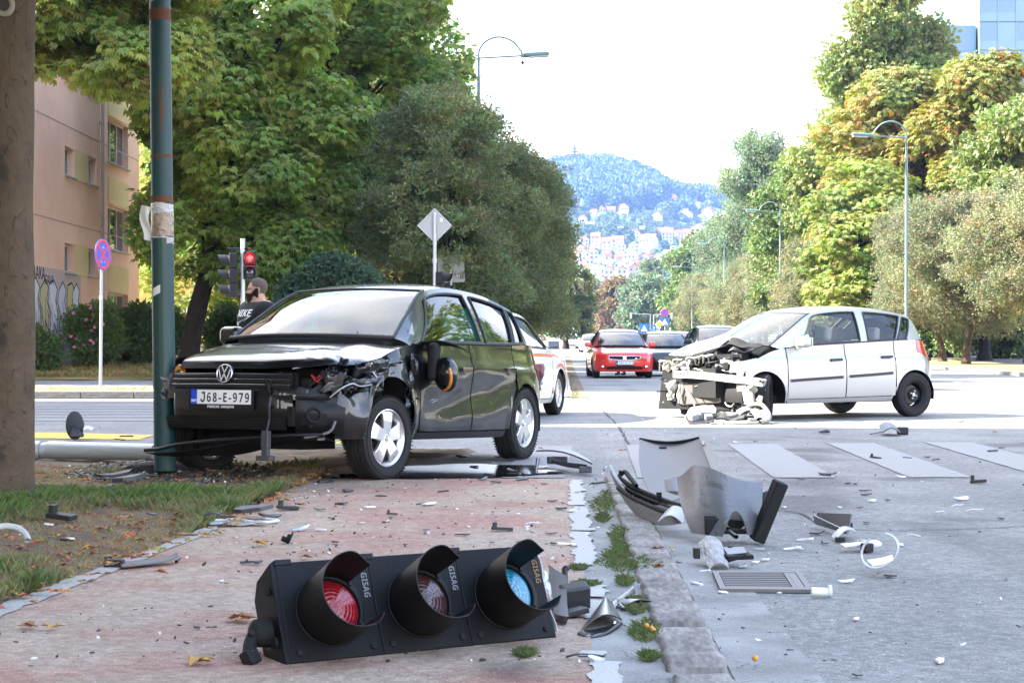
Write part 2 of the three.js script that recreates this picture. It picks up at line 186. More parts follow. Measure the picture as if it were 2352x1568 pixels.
// kerb stones, each its own piece of the kerb
const kerb = thing('kerb', 'low worn stone kerb between the red cycle path and the road', 'kerb');
{ const r = rng(3), zs = [4.2, 5.35, 6.2, 7.35, 8.25, 9.2, 10.15, 10.95, 11.6, 12.3, 13.1]; const gs = [];
  for (let i = 0; i < zs.length - 1; i++) { const a = zs[i] + .012, b = zs[i + 1] - .012, tw = (r() - .5) * .012, hh = .03 + r() * .01; const s = n => (r() - .5) * .018 + n;
    const g = grid((u, v) => { const z = lerp(a, b, v), e = Math.min(u, 1 - u) * 10, ev = Math.min(v, 1 - v) * 14, drop = (e < 1 ? (1 - e) ** 2 * .02 : 0) + (ev < 1 ? (1 - ev) ** 2 * .014 : 0); const x = L(lerp(.315, .53, u), z) + fbm3(z * 7, u * 3, i) * .018; return [x, hh + tw * (u - .5) - drop + fbm3(x * 12, z * 9, 2) * .007 - (e < .01 || ev < .01 ? .03 : 0), -z, x * 1 + i, z]; }, 12, 26); obj('kerbstone', g, M.stone, kerb); }
  const rr = []; for (let i = 0; i < 22; i++) rr.push(box(.99, .14, .2, -5.6 - i, .07, -32.75 - (i > 0 ? 0 : .0), 0, (r() - .5) * .01)); const far = thing('kerb', 'grey kerb across the side street in front of the pink building', 'kerb'); rr.forEach(g => obj('kerbstone', g, M.stone, far));
  const k3 = thing('kerb', 'pale kerb along the right side of the main road below the olive trees', 'kerb'); const kg = box(.22, .16, 1.96, 0, 0, 0); for (let i = 0; i < 40; i++) { const Z = 42 + i * 2; const o = obj('kerbstone', kg, M.conc, k3); o.position.set(L(14.6, Z), .05 + rise(Z), -Z); } }
struct('gutter', ribbon(Z => L(.53, Z), Z => L(.80, Z), [3, 6, 9, 12.6], .004), mat('#fff', { map: concC, color: '#cfc9c0', roughness: .9, bumpMap: asphaltB, bumpScale: .004 }));
// verge round the linden and the pole
const vergeY = (x, z) => .035 + .03 * fbm3(x * 2.2, z * 2.2, 4) + .02 * fbm3(x * 9, z * 9, 1);
struct('verge', grid((u, v) => { const Z = lerp(4.5, 16.6, v), xr = pathL(Math.min(Z, 13.2)) - .02 + .10 * fbm3(Z * 2.4, 1, 1) + (Z > 13 ? (Z - 13) * .35 : 0), x = lerp(-9, xr, Math.pow(u, .55)); return [x, vergeY(x, Z) + (1 - sstep(0, .14, (xr - x))) * -.035, -Z, x, Z]; }, 80, 90), M.soil);
// ground in front of the pink building
struct('side_footway', flat([[-60, -32.9], [-5.2, -32.9], [-4.4, -36], [-4.6, -50], [-8, -47], [-60, -44]], .10), M.conc);
struct('dry_lawn', grid((u, v) => { const x = lerp(-40, -4.4 - 1.2 * v, u), Z = lerp(44.2, 78, v); return [x, .12 + .25 * sstep(44, 56, Z) + .05 * fbm3(x * .8, Z * .8, 1), -Z, x, Z]; }, 60, 40), M.lawn);
struct('dry_verge', grid((u, v) => { const x = lerp(-14, -6.5, u), Z = lerp(33.2, 36.2, v); return [x, .125 + .03 * fbm3(x * 2, Z * 2, 5), -Z, x, Z]; }, 40, 16), M.lawn);
struct('right_lawn', grid((u, v) => { const Z = lerp(40, 400, v * v), x = L(lerp(15, 19.4, u), Z); return [x, .1 + rise(Z), -Z, x, Z]; }, 6, 60), M.lawn);
struct('right_park', grid((u, v) => { const Z = lerp(40, 400, v * v), x = L(lerp(27, 90, u), Z); return [x, .12 + rise(Z), -Z, x, Z]; }, 6, 60), M.lawn);
// road gully with its slotted grate
{ const g = thing('drain_grate', 'rusty slotted drain grate set in the gutter beside the kerb', 'drain', [0, 0, 0]); const A = G(1637, 1319), B = G(1838, 1319), C = G(1868, 1363), D = G(1655, 1361);
  const P = (u, v) => [0, 2].map(k => lerp(lerp(A[k], B[k], u), lerp(D[k], C[k], u), v)); const strip = (u0, u1, v0, v1, y) => { const q = [P(u0, v0), P(u1, v0), P(u1, v1), P(u0, v1)]; return T(ext(q.map(p => [p[0], -p[1]]), .012, .002).rotateX(-Math.PI / 2), 0, y - .012, 0); };
  const bars2 = (u0, u1, v0, v1, y) => flat([P(u0, v0), P(u1, v0), P(u1, v1), P(u0, v1)], y - .001); const iron = mat([.13, .118, .108], { roughness: .55, metalness: .35 });
  struct('pit', flat([P(.02, .02), P(.98, .02), P(.98, .98), P(.02, .98)], .0085), M.dark, g);
  obj('frame', [strip(0, 1, 0, .1, .016), strip(0, 1, .9, 1, .016), strip(0, .06, .1, .9, .016), strip(.94, 1, .1, .9, .016), strip(.80, .84, .12, .88, .015)], iron, g);
  for (let i = 0; i < 8; i++) obj('slat', bars2(.075, .79, .115 + i * .0985, .115 + i * .0985 + .052, .0145), iron, g);
  obj('slat', strip(.85, .925, .12, .88, .0145), iron, g); }

// ---------------------------------------------------------------- trees
function leafGeo(list) { // list of [origin, dir, up, length, width]: folded leaves of four triangles
  const p = []; const v = (a, s, b, t, c, w) => [a.x + s.x * b + t.x * c + (w ? w.x : 0), a.y + s.y * b + t.y * c + (w ? w.y : 0), a.z + s.z * b + t.z * c + (w ? w.z : 0)];
  for (const [o, d, n, l, w] of list) { const s = d.clone().cross(n).normalize(), up = s.clone().cross(d).normalize(); const lift = up.clone().multiplyScalar(w * .28), drop = up.clone().multiplyScalar(-l * .12);
    const A = v(o, d, 0, s, 0), B = v(o, d, l * .55, s, w * .5, lift), C = v(o, d, l, s, 0, drop), D = v(o, d, l * .55, s, -w * .5, lift), E = v(o, d, l * .5, s, 0); p.push(...A, ...E, ...B, ...E, ...C, ...B, ...A, ...D, ...E, ...E, ...D, ...C); }
  const g = new THREE.BufferGeometry(); g.setAttribute('position', new THREE.Float32BufferAttribute(p, 3)); g.computeVertexNormals(); return g;
}
const rdir = r => { const z = r() * 2 - 1, a = r() * 6.2832, k = Math.sqrt(1 - z * z); return V(k * Math.cos(a), z, k * Math.sin(a)); };
function chestnutTwig(seed, n = 5) { const r = rng(seed), l = []; for (let i = 0; i < n; i++) { const a = i / n * 6.283 + r(), d = V(Math.cos(a), .25 - r() * .5, Math.sin(a)).normalize(), o = d.clone().multiplyScalar(.10 + r() * .14).add(V(0, r() * .2 - .1, 0)); const nrm = V(d.x * .3, 1, d.z * .3).add(rdir(r).multiplyScalar(.35)).normalize(); const side = d.clone().cross(nrm).normalize(), f = side.clone().cross(nrm).negate().normalize(); for (let k = -3; k <= 3; k++) { const q = k * .62, dd = f.clone().multiplyScalar(Math.cos(q)).add(side.clone().multiplyScalar(Math.sin(q))).add(V(0, -.28, 0)).normalize(), len = (.19 - Math.abs(k) * .028) * (.8 + r() * .35); l.push([o, dd, nrm, len, len * .36]); } } return leafGeo(l); }
function smallTwig(seed, n = 26, L0 = .055, R = .26, wf = .55) { const r = rng(seed), l = []; const axes = [0, 1, 2, 3].map(() => rdir(r).add(V(0, .5, 0)).normalize()); for (let i = 0; i < n; i++) { const ax = axes[i % 4], o = ax.clone().multiplyScalar(R * (.15 + r() * .9)), d = rdir(r).add(ax.clone().multiplyScalar(.6)).normalize(), len = L0 * (.7 + r() * .6); l.push([o, d, rdir(r), len, len * wf]); } return leafGeo(l); }
const twigs = { chestnut: [chestnutTwig(1), chestnutTwig(2)], small: [smallTwig(3, 30, .07, .3), smallTwig(4, 30, .07, .3)], plane: [smallTwig(5, 18, .17, .45, .85)], fine: [smallTwig(6, 22, .15, .55, .5)], far: [smallTwig(8, 20, .34, .8, .6)], bush: [smallTwig(7, 22, .06, .16, .6)] };
const barkC = tex(512, (u, v, i, j) => { const a = pf(u, v * .999, 6, 61, 4), b = pf(u, v, 24, 63, 3), h = pf(u, v, 3, 66, 3), l = Math.abs(pf(u, v * .25, 20, 67, 3) - .5); let c = mixc([.25, .23, .205], [.46, .43, .385], a * .8 + b * .6 - .35); if (h > .60) c = mixc(c, [.38, .345, .29], .6); return c.map(x => x + (h3(i, j, 4) - .5) * .05 - (l < .012 ? .09 : 0)); });
const barkB = tex(512, (u, v) => pf(u, v * .5, 10, 61, 5), false);
const barkM = mat('#e6d6c2', { map: barkC, bumpMap: barkB, bumpScale: .02, roughness: .95 }), barkDark = mat('#8a8076', { map: barkC, bumpMap: barkB, bumpScale: .02, roughness: 1 });
const leafM = mat('#fff', { roughness: .62, transmission: 0, side: THREE.DoubleSide }); leafM.transmission = .58; leafM.thickness = 0; leafM.specularIntensity = .6;
function limb(a, b, r0, r1, sag, r) { const A = V(...a), B = V(...b), m = A.clone().lerp(B, .5).add(V((r() - .5) * sag, (r() - .3) * sag, (r() - .5) * sag)), c = new THREE.QuadraticBezierCurve3(A, m, B), n = 8, k = 9; return taper(c, n, k, t => lerp(r0, r1, t)); }
function taper(c, n, k, R, bump = 0) { const fr = c.computeFrenetFrames(n), P = new THREE.Vector3(), len = c.getLength(); return grid((u, v) => { const i = Math.round(v * n); c.getPoint(v, P); const a = u * Math.PI * 2, rr = R(v) * (1 + bump * fbm3(Math.cos(a) * 1.4, v * len * 1.1, Math.sin(a) * 1.4 + len)); const N = fr.normals[i], B = fr.binormals[i]; return [P.x + (N.x * Math.cos(a) + B.x * Math.sin(a)) * rr, P.y + (N.y * Math.cos(a) + B.y * Math.sin(a)) * rr, P.z + (N.z * Math.cos(a) + B.z * Math.sin(a)) * rr, u * Math.max(1, Math.round(R(.3) * 6.283)), v * len]; }, k, n); }
function crownMesh(lobes, n, kind, colors, seed, opt = {}) {
  const r = rng(seed), geos = twigs[kind], parts = [], s0 = opt.size || 1, vols = lobes.map(l => Math.pow(l[3] * l[4] * l[5], .72)), tot = vols.reduce((a, b) => a + b), m = new THREE.Matrix4(), q = new THREE.Quaternion(), e = new THREE.Euler(), list = [], hole = opt.hole ?? -.12, fq = opt.freq ?? .9;
  let tries = 0; while (list.length < n && tries++ < n * 6) {
    let k = r() * tot, i = 0; while (i < lobes.length - 1 && (k -= vols[i]) > 0) i++; const l = lobes[i], d = rdir(r); if (d.y < -.75 && r() < .6) continue;
    const rad = Math.pow(r(), .32) * (1 + .18 * fbm3(d.x * 3 + i, d.y * 3, d.z * 3)), p = V(l[0] + d.x * l[3] * rad, l[1] + d.y * l[4] * rad, l[2] + d.z * l[5] * rad);
    if (fbm3(p.x * fq + seed, p.y * fq * 1.3, p.z * fq, 3) < hole) continue;
    let deep = false; for (let j = 0; j < lobes.length && !deep; j++) { const o = lobes[j]; const x = (p.x - o[0]) / o[3], y = (p.y - o[1]) / o[4], z = (p.z - o[2]) / o[5]; if (x * x + y * y + z * z < .34) deep = true; } if (deep && r() < .8) continue;
    list.push([p, d]);
  }
  const im = new THREE.InstancedMesh(geos[seed % geos.length], leafM, list.length), col = new THREE.Color();
  list.forEach(([p, d], i) => { e.set((r() - .5) * .9 + d.z * .5, r() * 6.283, (r() - .5) * .9 - d.x * .5); q.setFromEuler(e); const s = s0 * (.75 + r() * .5); m.compose(p, q, V(s, s, s)); im.setMatrixAt(i, m);
    const t = clamp(.5 + fbm3(p.x * .7 + 9, p.y * .7, p.z * .7 + seed, 3) * 1.2 + (r() - .5) * .5), c = mixc(colors[0], colors[1], t), y = colors[2] && r() < (opt.third ?? .02) ? colors[2] : c; col.setRGB(...y.map(x => x * (.8 + r() * .4))); im.setColorAt(i, col); });
  im.name = 'crown'; im.castShadow = im.receiveShadow = true; im.userData.kind = 'stuff'; return im;
}
function tree(name, label, pos, o) {   // o: r trunk radius, h height of the fork, lobes [x,y,z,rx,ry,rz], n, kind, colors
  const t = thing(name, label, 'tree', pos, 0, o.group), r = rng(o.seed || 1), g = []; const lean = o.lean || [0, 0], top = [lean[0], o.h, lean[1]];
  g.push(taper(new THREE.CatmullRomCurve3([V(0, -.1, 0), V(lean[0] * .2 + (r() - .5) * .1, o.h * .35, lean[1] * .2), V(lean[0] * .6, o.h * .7, lean[1] * .6), V(...top)]), 16, 14, v => o.r * (1 - .35 * v + .5 * Math.exp(-v * o.h / .25)), .14));
  o.lobes.forEach((l, i) => { if (i < 14) { g.push(limb([top[0], top[1] * (i % 3 ? .97 : .8), top[2]], [l[0] * .9, l[1] + l[4] * .1, l[2] * .9], o.r * .5, o.r * .12, .5, r)); for (let k = 0; k < 2; k++) { const d = rdir(r); g.push(limb([l[0] * .7 + top[0] * .3, l[1] * .75 + top[1] * .25, l[2] * .7 + top[2] * .3], [l[0] + d.x * l[3] * .7, l[1] + d.y * l[4] * .7, l[2] + d.z * l[5] * .7], o.r * .2, o.r * .05, .4, r)); } } });
  obj('trunk', g, o.bark || barkDark, t); t.add(crownMesh(o.lobes, o.n, o.kind, o.colors, o.seed || 1, o)); return t;
}
function roundCrown(seed, H, R, base, n = 12) { const r = rng(seed), l = []; for (let i = 0; i < n; i++) { const f = (i + .5) / n, y = base + (H - base) * f, k = Math.sin(Math.PI * (.16 + .8 * f)), a = i * 2.4 + r(), s = R * (.42 + .2 * r()); l.push([Math.cos(a) * R * k * .62, Math.min(y, H - s * .7), Math.sin(a) * R * k * .62, s * (1 - .35 * f) + .3, s * .8 * (1 - .25 * f), s * (1 - .35 * f) + .3]); } l.push([0, (H + base) / 2, 0, R * .55, (H - base) * .42, R * .55]); return l; }
const C = { ch: [[.13, .23, .03], [.36, .44, .06], [.26, .20, .035]], chD: [[.11, .20, .03], [.29, .37, .055], [.16, .12, .03]], chY: [[.16, .23, .03], [.36, .40, .055], [.28, .18, .03]], lin: [[.10, .145, .05], [.26, .295, .105], [.26, .21, .07]], ol: [[.16, .18, .08], [.33, .335, .16], [.30, .24, .09]], pl: [[.17, .23, .05], [.34, .38, .10], [.34, .30, .06]], ye: [[.19, .23, .03], [.36, .33, .035], [.46, .25, .03]], gr: [[.10, .17, .04], [.22, .30, .07]], bl: [[.14, .21, .11], [.26, .34, .17]], or: [[.26, .15, .04], [.22, .20, .05]] };

// the linden by the path: only its trunk is in the picture, its crown shades the foreground
{ const t = thing('linden_tree', 'smooth grey street tree trunk in the grass verge at the left edge', 'tree', [-3.20, .02, -11.0]), r = rng(5), g = [];
  g.push(taper(new THREE.CatmullRomCurve3([V(-.03, -.15, 0), V(-.02, .5, 0), V(-.01, 1.5, 0), V(0, 3, 0), V(.05, 4.6, 0)]), 46, 30, v => .20 * (1 - .18 * v) + .10 * Math.exp(-v * 4.7 / .12), .12));
  g.push(limb([.05, 4.5, 0], [1.6, 7.2, -.6], .11, .04, .4, r), limb([.05, 4.5, 0], [-1.5, 7.5, .8], .11, .04, .4, r), limb([.05, 4.4, 0], [.2, 8.6, .9], .13, .04, .4, r));
  obj('trunk', g, barkM, t); obj('knot', [T(tor(.055, .017, 0, 0, 0, 0, 0, 0, 6.283, 8, 22), .0, 0, 0, 0, 0, .4, [1, 1.15, 1])], mat([.30, .26, .20]), t).position.set(.035, 3.12, .178);
  const hole = obj('knot_hollow', [cyl(.045, .045, .02, 0, 0, 0, Math.PI / 2)], mat([.05, .04, .03]), t); hole.position.set(.035, 3.12, .170);
  t.add(crownMesh(roundCrown(31, 12, 4.4, 5.2, 12), 4200, 'chestnut', C.lin, 31, { size: 1.25, hole: -.3 })); }
// big chestnuts on the left
const chest = (label, X, Z, H, R, base, seed, n, col, r = .26, hole = -.1, off = 0, lean = [off * .7, 0]) => tree('chestnut_tree', label, [X, .1, -Z], { r, h: base + 1.6, lobes: roundCrown(seed, H, R, base, 15).map(l => [l[0] + off, ...l.slice(1)]), n, kind: 'chestnut', colors: col, seed, size: 1.0, hole, lean });
chest('tall chestnut tree with thick trunk growing just behind the green pole, bright leaves low down', -9.2, 49, 14.5, 3.3, 3.0, 2, 10500, C.ch, .30, -.04, 1.75);
chest('dark chestnut tree above the roof of the black car, its trunk forking high', -7.0, 57, 17, 5.2, 5.2, 3, 12500, C.chD, .34, -.05);
chest('chestnut tree with the highest crown, last of the big chestnuts towards the road', -5.5, 68, 15.6, 4.5, 5, 4, 10000, C.chD, .3, -.05);
chest('chestnut tree whose sunny branches hang before the pink building at the top of the picture', -11.7, 41, 14, 2.5, 7.5, 5, 7800, C.chY, .14, -.02, 2.3, [.05, 0]);
chest('chestnut tree between the pink and the yellow building, half hidden', -10.6, 70, 13, 4.4, 2.8, 9, 6000, C.ch, .25);
// dark small-leaved street trees along the left of the main road
[[-1.75, 48, 8.0, 2.5], [-.95, 57, 8.1, 2.7], [-.35, 67, 8.5, 2.8], [.05, 79, 8.9, 2.9], [.45, 92, 9.0, 2.9], [.9, 108, 9.4, 3]].forEach(([x, Z, H, R], i) => tree('street_tree', ['dark small leaved street tree right behind the diamond sign', 'dark small leaved street tree, second from the diamond sign', 'dark small leaved street tree, third from the diamond sign', 'dark small leaved street tree, fourth from the diamond sign', 'dark street tree far up the cycle path, last but one', 'farthest dark street tree on the left of the road'][i], [x, .05 + rise(Z), -Z], { r: .13, h: 3, lobes: roundCrown(20 + i, H, R, 2.1, 13), n: 4400, kind: 'small', colors: C.lin, seed: 20 + i, size: 1.2, hole: -.02, freq: 1.3, third: .05, group: 'dark trees along the cycle path' }));
// olive green trees on the right
[[19.6, 62, 7.0, 3.6, 'bushy olive green tree at the right edge, its trunk in the sunny grass'], [23.4, 63, 7.6, 3.8, 'olive green tree cut off by the right edge of the picture'], [19.3, 74, 7.2, 3.6, 'olive green tree just above the tail of the silver car'], [20.3, 82, 7.6, 3.6, 'olive green tree with two leaning trunks behind the silver car'], [19.6, 94, 7.4, 3.6, 'olive green tree behind the roof of the silver car'], [20.0, 108, 7.6, 3.7, 'olive green tree behind the windscreen of the silver car'], [20.4, 124, 7.8, 3.7, 'olive green tree above the bonnet of the silver car'], [21, 144, 8, 3.8, 'olive green tree behind the dark waiting car'], [21.6, 168, 8, 3.9, 'olive green tree near the far blue signs'], [22.4, 198, 8.4, 4, 'last olive green tree of the row, above the far traffic lights']].forEach(([x, Z, H, R, label], i) => tree('olive_green_tree', label, [x, .1 + rise(Z), -Z], { r: .17, h: 2.3, lobes: roundCrown(40 + i, H, R, 2.2, 12), n: i < 5 ? 6000 : 3600, kind: 'small', colors: C.ol, seed: 40 + i, size: i < 5 ? 1.3 : 1.6, hole: -.06, freq: 1.2, lean: i === 3 ? [-.7, 0] : [(i % 3 - 1) * .25, .1], third: .05, bark: barkM, group: 'olive green trees along the right of the road' }));
// taller trees behind
const big = (name, label, px, Z, H, R, base, seed, kind, col, n, size, o = {}) => tree(name, label, [(px - W / 2) * Z / F, .1 + rise(Z), -Z], { r: .3, h: base + 2.5, lobes: roundCrown(seed, H, R, base, 14), n, kind, colors: col, seed, size, ...o });
big('yellow_chestnut', 'chestnut tree turning yellow and brown, the left one of the pair behind the lamp', 2070, 96, 16.2, 4.6, 3, 61, 'chestnut', C.ye, 6000, 1.6, { third: .12 });
big('yellow_chestnut', 'chestnut tree turning yellow at the right, below the glass tower', 2262, 92, 16.4, 4.6, 3, 62, 'chestnut', C.ye, 6000, 1.6, { third: .12 });
big('light_green_tree', 'low light green tree in front of the yellow chestnuts', 1985, 90, 10.5, 3.4, 2.4, 63, 'chestnut', C.chY, 3000, 1.5);
big('plane_tree', 'very tall pale green tree rising above the picture behind the yellow chestnut', 2040, 120, 27, 5.0, 4, 64, 'plane', C.pl, 6500, 1.7, { hole: -.06 });
big('plane_tree', 'pale green tree leaning left beside the tall one', 1945, 112, 15.5, 4.2, 3, 65, 'plane', C.pl, 3600, 1.6, { hole: -.06 });
big('maple_tree', 'dark green round tree between the second and the first lamp on the right', 1868, 116, 13.2, 3.8, 3, 66, 'plane', C.gr, 4200, 1.3);
big('poplar_tree', 'tall bluish tree with loose crown standing against the white sky', 1742, 158, 20, 4.2, 4, 67, 'fine', C.bl, 3000, 1.5, { hole: -.02, freq: .8 });
big('poplar_tree', 'bluish green tree below the loose tall one', 1690, 200, 15, 5, 2, 68, 'fine', C.bl, 2800, 1.9);
big('light_green_tree', 'light green tree cut by the right edge below the glass tower', 2372, 84, 12.6, 3.4, 4, 69, 'plane', C.pl, 2600, 1.5);
big('roadside_tree', 'green tree above the far right end of the road', 1612, 240, 15.5, 5.5, 2, 70, 'far', C.gr, 1700, 1.5);
big('roadside_tree', 'dull green tree right of the orange tree', 1490, 330, 13, 6, 1, 71, 'far', C.bl, 1500, 1.6);
big('roadside_tree', 'narrow bluish tree before the white terraced building', 1497, 380, 18, 3.6, 1, 72, 'far', C.bl, 1200, 1.6);
big('orange_tree', 'orange tinted tree at the far end of the road', 1418, 380, 14, 6, 1, 73, 'far', C.or, 1500, 1.6);
big('roadside_tree', 'yellow green tree at the far end of the road beside the orange one', 1352, 420, 15, 4.2, 1, 74, 'far', C.gr, 1200, 1.6);
big('roadside_tree', 'small dark tree at the end of the dark row on the left', 1300, 170, 8.5, 2.8, 1.6, 75, 'far', C.lin, 900, 1);
big('park_tree', 'green tree between the trunks of the olive row at the right', 2150, 104, 6.4, 3, .8, 76, 'plane', C.gr, 1500, 1.3);
big('park_tree', 'dark green tree behind the trunks near the right edge', 2290, 100, 6.2, 3.2, .8, 77, 'plane', C.gr, 1500, 1.3);
// trees outside the picture that shade the near road and are mirrored in the paintwork
[[-6.8, 3.5, 13, 4.4], [-5.6, -4.5, 13.5, 4.6]].forEach(([x, Z, H, R], i) => tree('linden_tree', ['street tree left of the linden trunk, outside the picture', 'street tree behind the camera on the left, outside the picture'][i], [x, .05, -Z], { r: .2, h: 4.4, lobes: roundCrown(80 + i, H, R, 4.6, 12), n: 3200, kind: 'chestnut', colors: C.lin, seed: 80 + i, size: 1.45, hole: -.3, group: 'street trees outside the picture on the left' }));
[[17, 31, 24, 6, 'nearest'], [23, 33.5, 18, 5, 'next'], [20.5, 40, 11, 4.6, 'first'], [26, 41, 13, 5, 'second'], [31, 36.5, 13, 5, 'third'], [36.5, 40, 13, 5, 'fourth']].forEach(([x, Z, H, R, w], i) => tree('street_tree', w + ' tree of the corner on the right, outside the picture, mirrored in the black car', [x, .05, -Z], { r: .2, h: 3, lobes: roundCrown(90 + i, H, R, 1.8, 12), n: 2600, kind: 'chestnut', colors: i % 2 ? C.chY : C.ch, seed: 90 + i, size: 1.6, group: 'street trees outside the picture on the right' }));

// ---------------------------------------------------------------- bushes, grass, fallen leaves
function bush(name, label, pos, lobes, n, colors, seed, extra) { const t = thing(name, label, 'bush', pos), r = rng(seed), g = []; lobes.forEach(l => { for (let k = 0; k < 3; k++) { const d = rdir(r); g.push(limb([l[0] * .3, 0, l[2] * .3], [l[0] + d.x * l[3] * .6, l[1] + d.y * l[4] * .5, l[2] + d.z * l[5] * .6], .018, .006, .2, r)); } }); obj('stem', g, barkDark, t); const c = crownMesh(lobes, n, 'bush', colors, seed, { size: 1.5, hole: -.2, freq: 2 }); c.name = 'leaves'; t.add(c); if (extra) extra(t, r); return t; }
const flowerG = merge([0, 1, 2, 3, 4].map(i => { const a = i * 1.2566; return T(new THREE.SphereGeometry(.03, 6, 5).scale(1, .45, 1), Math.cos(a) * .03, 0, Math.sin(a) * .03); })), pink = mat([.55, .16, .30]);
{ const b = at(205, 800, 50), c = at(285, 800, 54), d = at(335, 815, 52), e = at(92, 830, 47), f = at(520, 760, 62), g2 = at(735, 640, 44);
  bush('rose_bush', 'tall rose bush with a few pink flowers beside the graffiti', [b[0], .2, b[2]], [[0, .8, 0, .5, .7, .5], [.25, 1.5, 0, .5, .5, .5], [-.2, 1.3, .1, .4, .5, .4], [.5, .9, 0, .45, .5, .4]], 900, C.gr, 101, (t, r) => { for (let i = 0; i < 16; i++) { const o = obj('flower', flowerG, pink, t); o.position.set((r() - .4) * 1.2, .5 + r() * 1.4, .45 + r() * .2); o.rotation.set(1.2, r() * 6, 0); } });
  bush('hedge', 'clipped hedge with dry brown patches beside the pole', [c[0], .2, c[2]], [[-.6, .55, 0, .7, .6, .5], [.2, .6, 0, .7, .6, .5], [.9, .65, -.2, .6, .6, .5]], 1300, [[.07, .10, .03], [.15, .15, .05], [.24, .16, .06]], 102);
  bush('green_bush', 'dark green bush between the hedge and the green pole', [d[0] + .2, .2, d[2]], [[0, .7, 0, .7, .7, .5], [.3, 1.2, -.4, .6, .6, .5], [-.6, 1.4, -.6, .5, .6, .5]], 1100, C.gr, 103);
  bush('green_bush', 'small light green bush at the foot of the linden trunk far behind', [e[0], .2, e[2]], [[0, .5, 0, .5, .5, .4], [-.3, .8, 0, .4, .4, .4]], 600, C.gr, 104);
  bush('green_bush', 'feathery green bush before the yellow building', [f[0], .2, f[2]], [[0, 1.2, 0, .9, 1, .6], [.8, .9, 0, .7, .8, .5]], 900, C.gr, 105);
  bush('lilac_bush', 'big dark green bush behind the bearded man and the black car', [g2[0] + .2, .2, g2[2]], [[0, 1.0, 0, 1.1, 1, .7], [.5, 2, 0, .9, .8, .7], [-.5, 1.8, 0, .8, .8, .7], [.1, 2.5, 0, .6, .5, .6], [1.4, 1.2, 0, .9, .9, .7]], 3000, [[.045, .10, .05], [.10, .17, .08]], 106); }
function blades(name, label, n, place, seed, hgt, colors) { const r = rng(seed), g = new THREE.BufferGeometry(), p = []; for (let k = 0; k < 7; k++) { const a = r() * 6.28, x = (r() - .5) * .03, z = (r() - .5) * .03, w = .0035, b = .35 + r() * .6, dx = Math.cos(a), dz = Math.sin(a), h = .6 + r() * .5; p.push(x - dz * w, 0, z + dx * w, x + dz * w, 0, z - dx * w, x + dx * b * .4 * h + dz * w * .7, h * .62, z + dz * b * .4 * h, x - dz * w, 0, z + dx * w, x + dx * b * .4 * h + dz * w * .7, h * .62, z + dz * b * .4 * h, x + dx * b * h, h * .92, z + dz * b * h); }
  for (let i = 0; i < p.length; i += 3) { p[i] *= .05; p[i + 1] *= .05; p[i + 2] *= .05; } for (let i = 0; i < p.length; i++) p[i] *= 1; g.setAttribute('position', new THREE.Float32BufferAttribute(p, 3)); g.computeVertexNormals();
  const im = new THREE.InstancedMesh(g, leafM, n), m = new THREE.Matrix4(), q = new THREE.Quaternion(), col = new THREE.Color(); let i = 0, tries = 0; while (i < n && tries++ < n * 30) { const P = place(r); if (!P) continue; q.setFromAxisAngle(V(0, 1, 0), r() * 6.28); const s = hgt * (.5 + r()) * (P[3] || 1) / .05; m.compose(V(P[0], P[1], P[2]), q, V(Math.max(s, .6), s, Math.max(s, .6))); im.setMatrixAt(i, m); const t = P[4] ?? r(), c = mixc(colors[0], colors[1], t); col.setRGB(...c.map(x => x * (.75 + r() * .5))); im.setColorAt(i, col); i++; } im.count = i; im.name = numbered(name); im.userData = { label, category: 'grass', kind: 'stuff' }; im.castShadow = im.receiveShadow = true; scene.add(im); return im; }
const grassC = [[.13, .20, .045], [.38, .31, .16]];
blades('grass', 'short half dry grass of the verge round the trunk', 16000, r => { const Z = 5.5 + r() * 8.6, x = pathL(Math.min(Z, 13)) - .02 - Math.pow(r(), 1.1) * 2.6, d = fbm3(x * 1.3, Z * .9, 7, 3); if (d < -.02 + r() * .12 || (Z > 13.4 && x < -2.3)) return null; return [x, vergeY(x, Z) - .005, -Z, .7 + .8 * clamp(d * 2), clamp(.75 - d * 2.2 + (r() - .5) * .5)]; }, 201, .055, grassC);
blades('dry_grass', 'dry straw coloured grass on the verge', 12000, r => { const Z = 5.2 + r() * 9, x = pathL(Math.min(Z, 13)) + .02 - Math.pow(r(), 1.2) * 2.8, d = fbm3(x * 1.3, Z * .9, 7, 3); if (d > .12) return null; return [x, vergeY(x, Z) - .004, -Z, .45 + r() * .3, .85 + r() * .3]; }, 202, .035, [[.30, .23, .12], [.42, .32, .17]]);
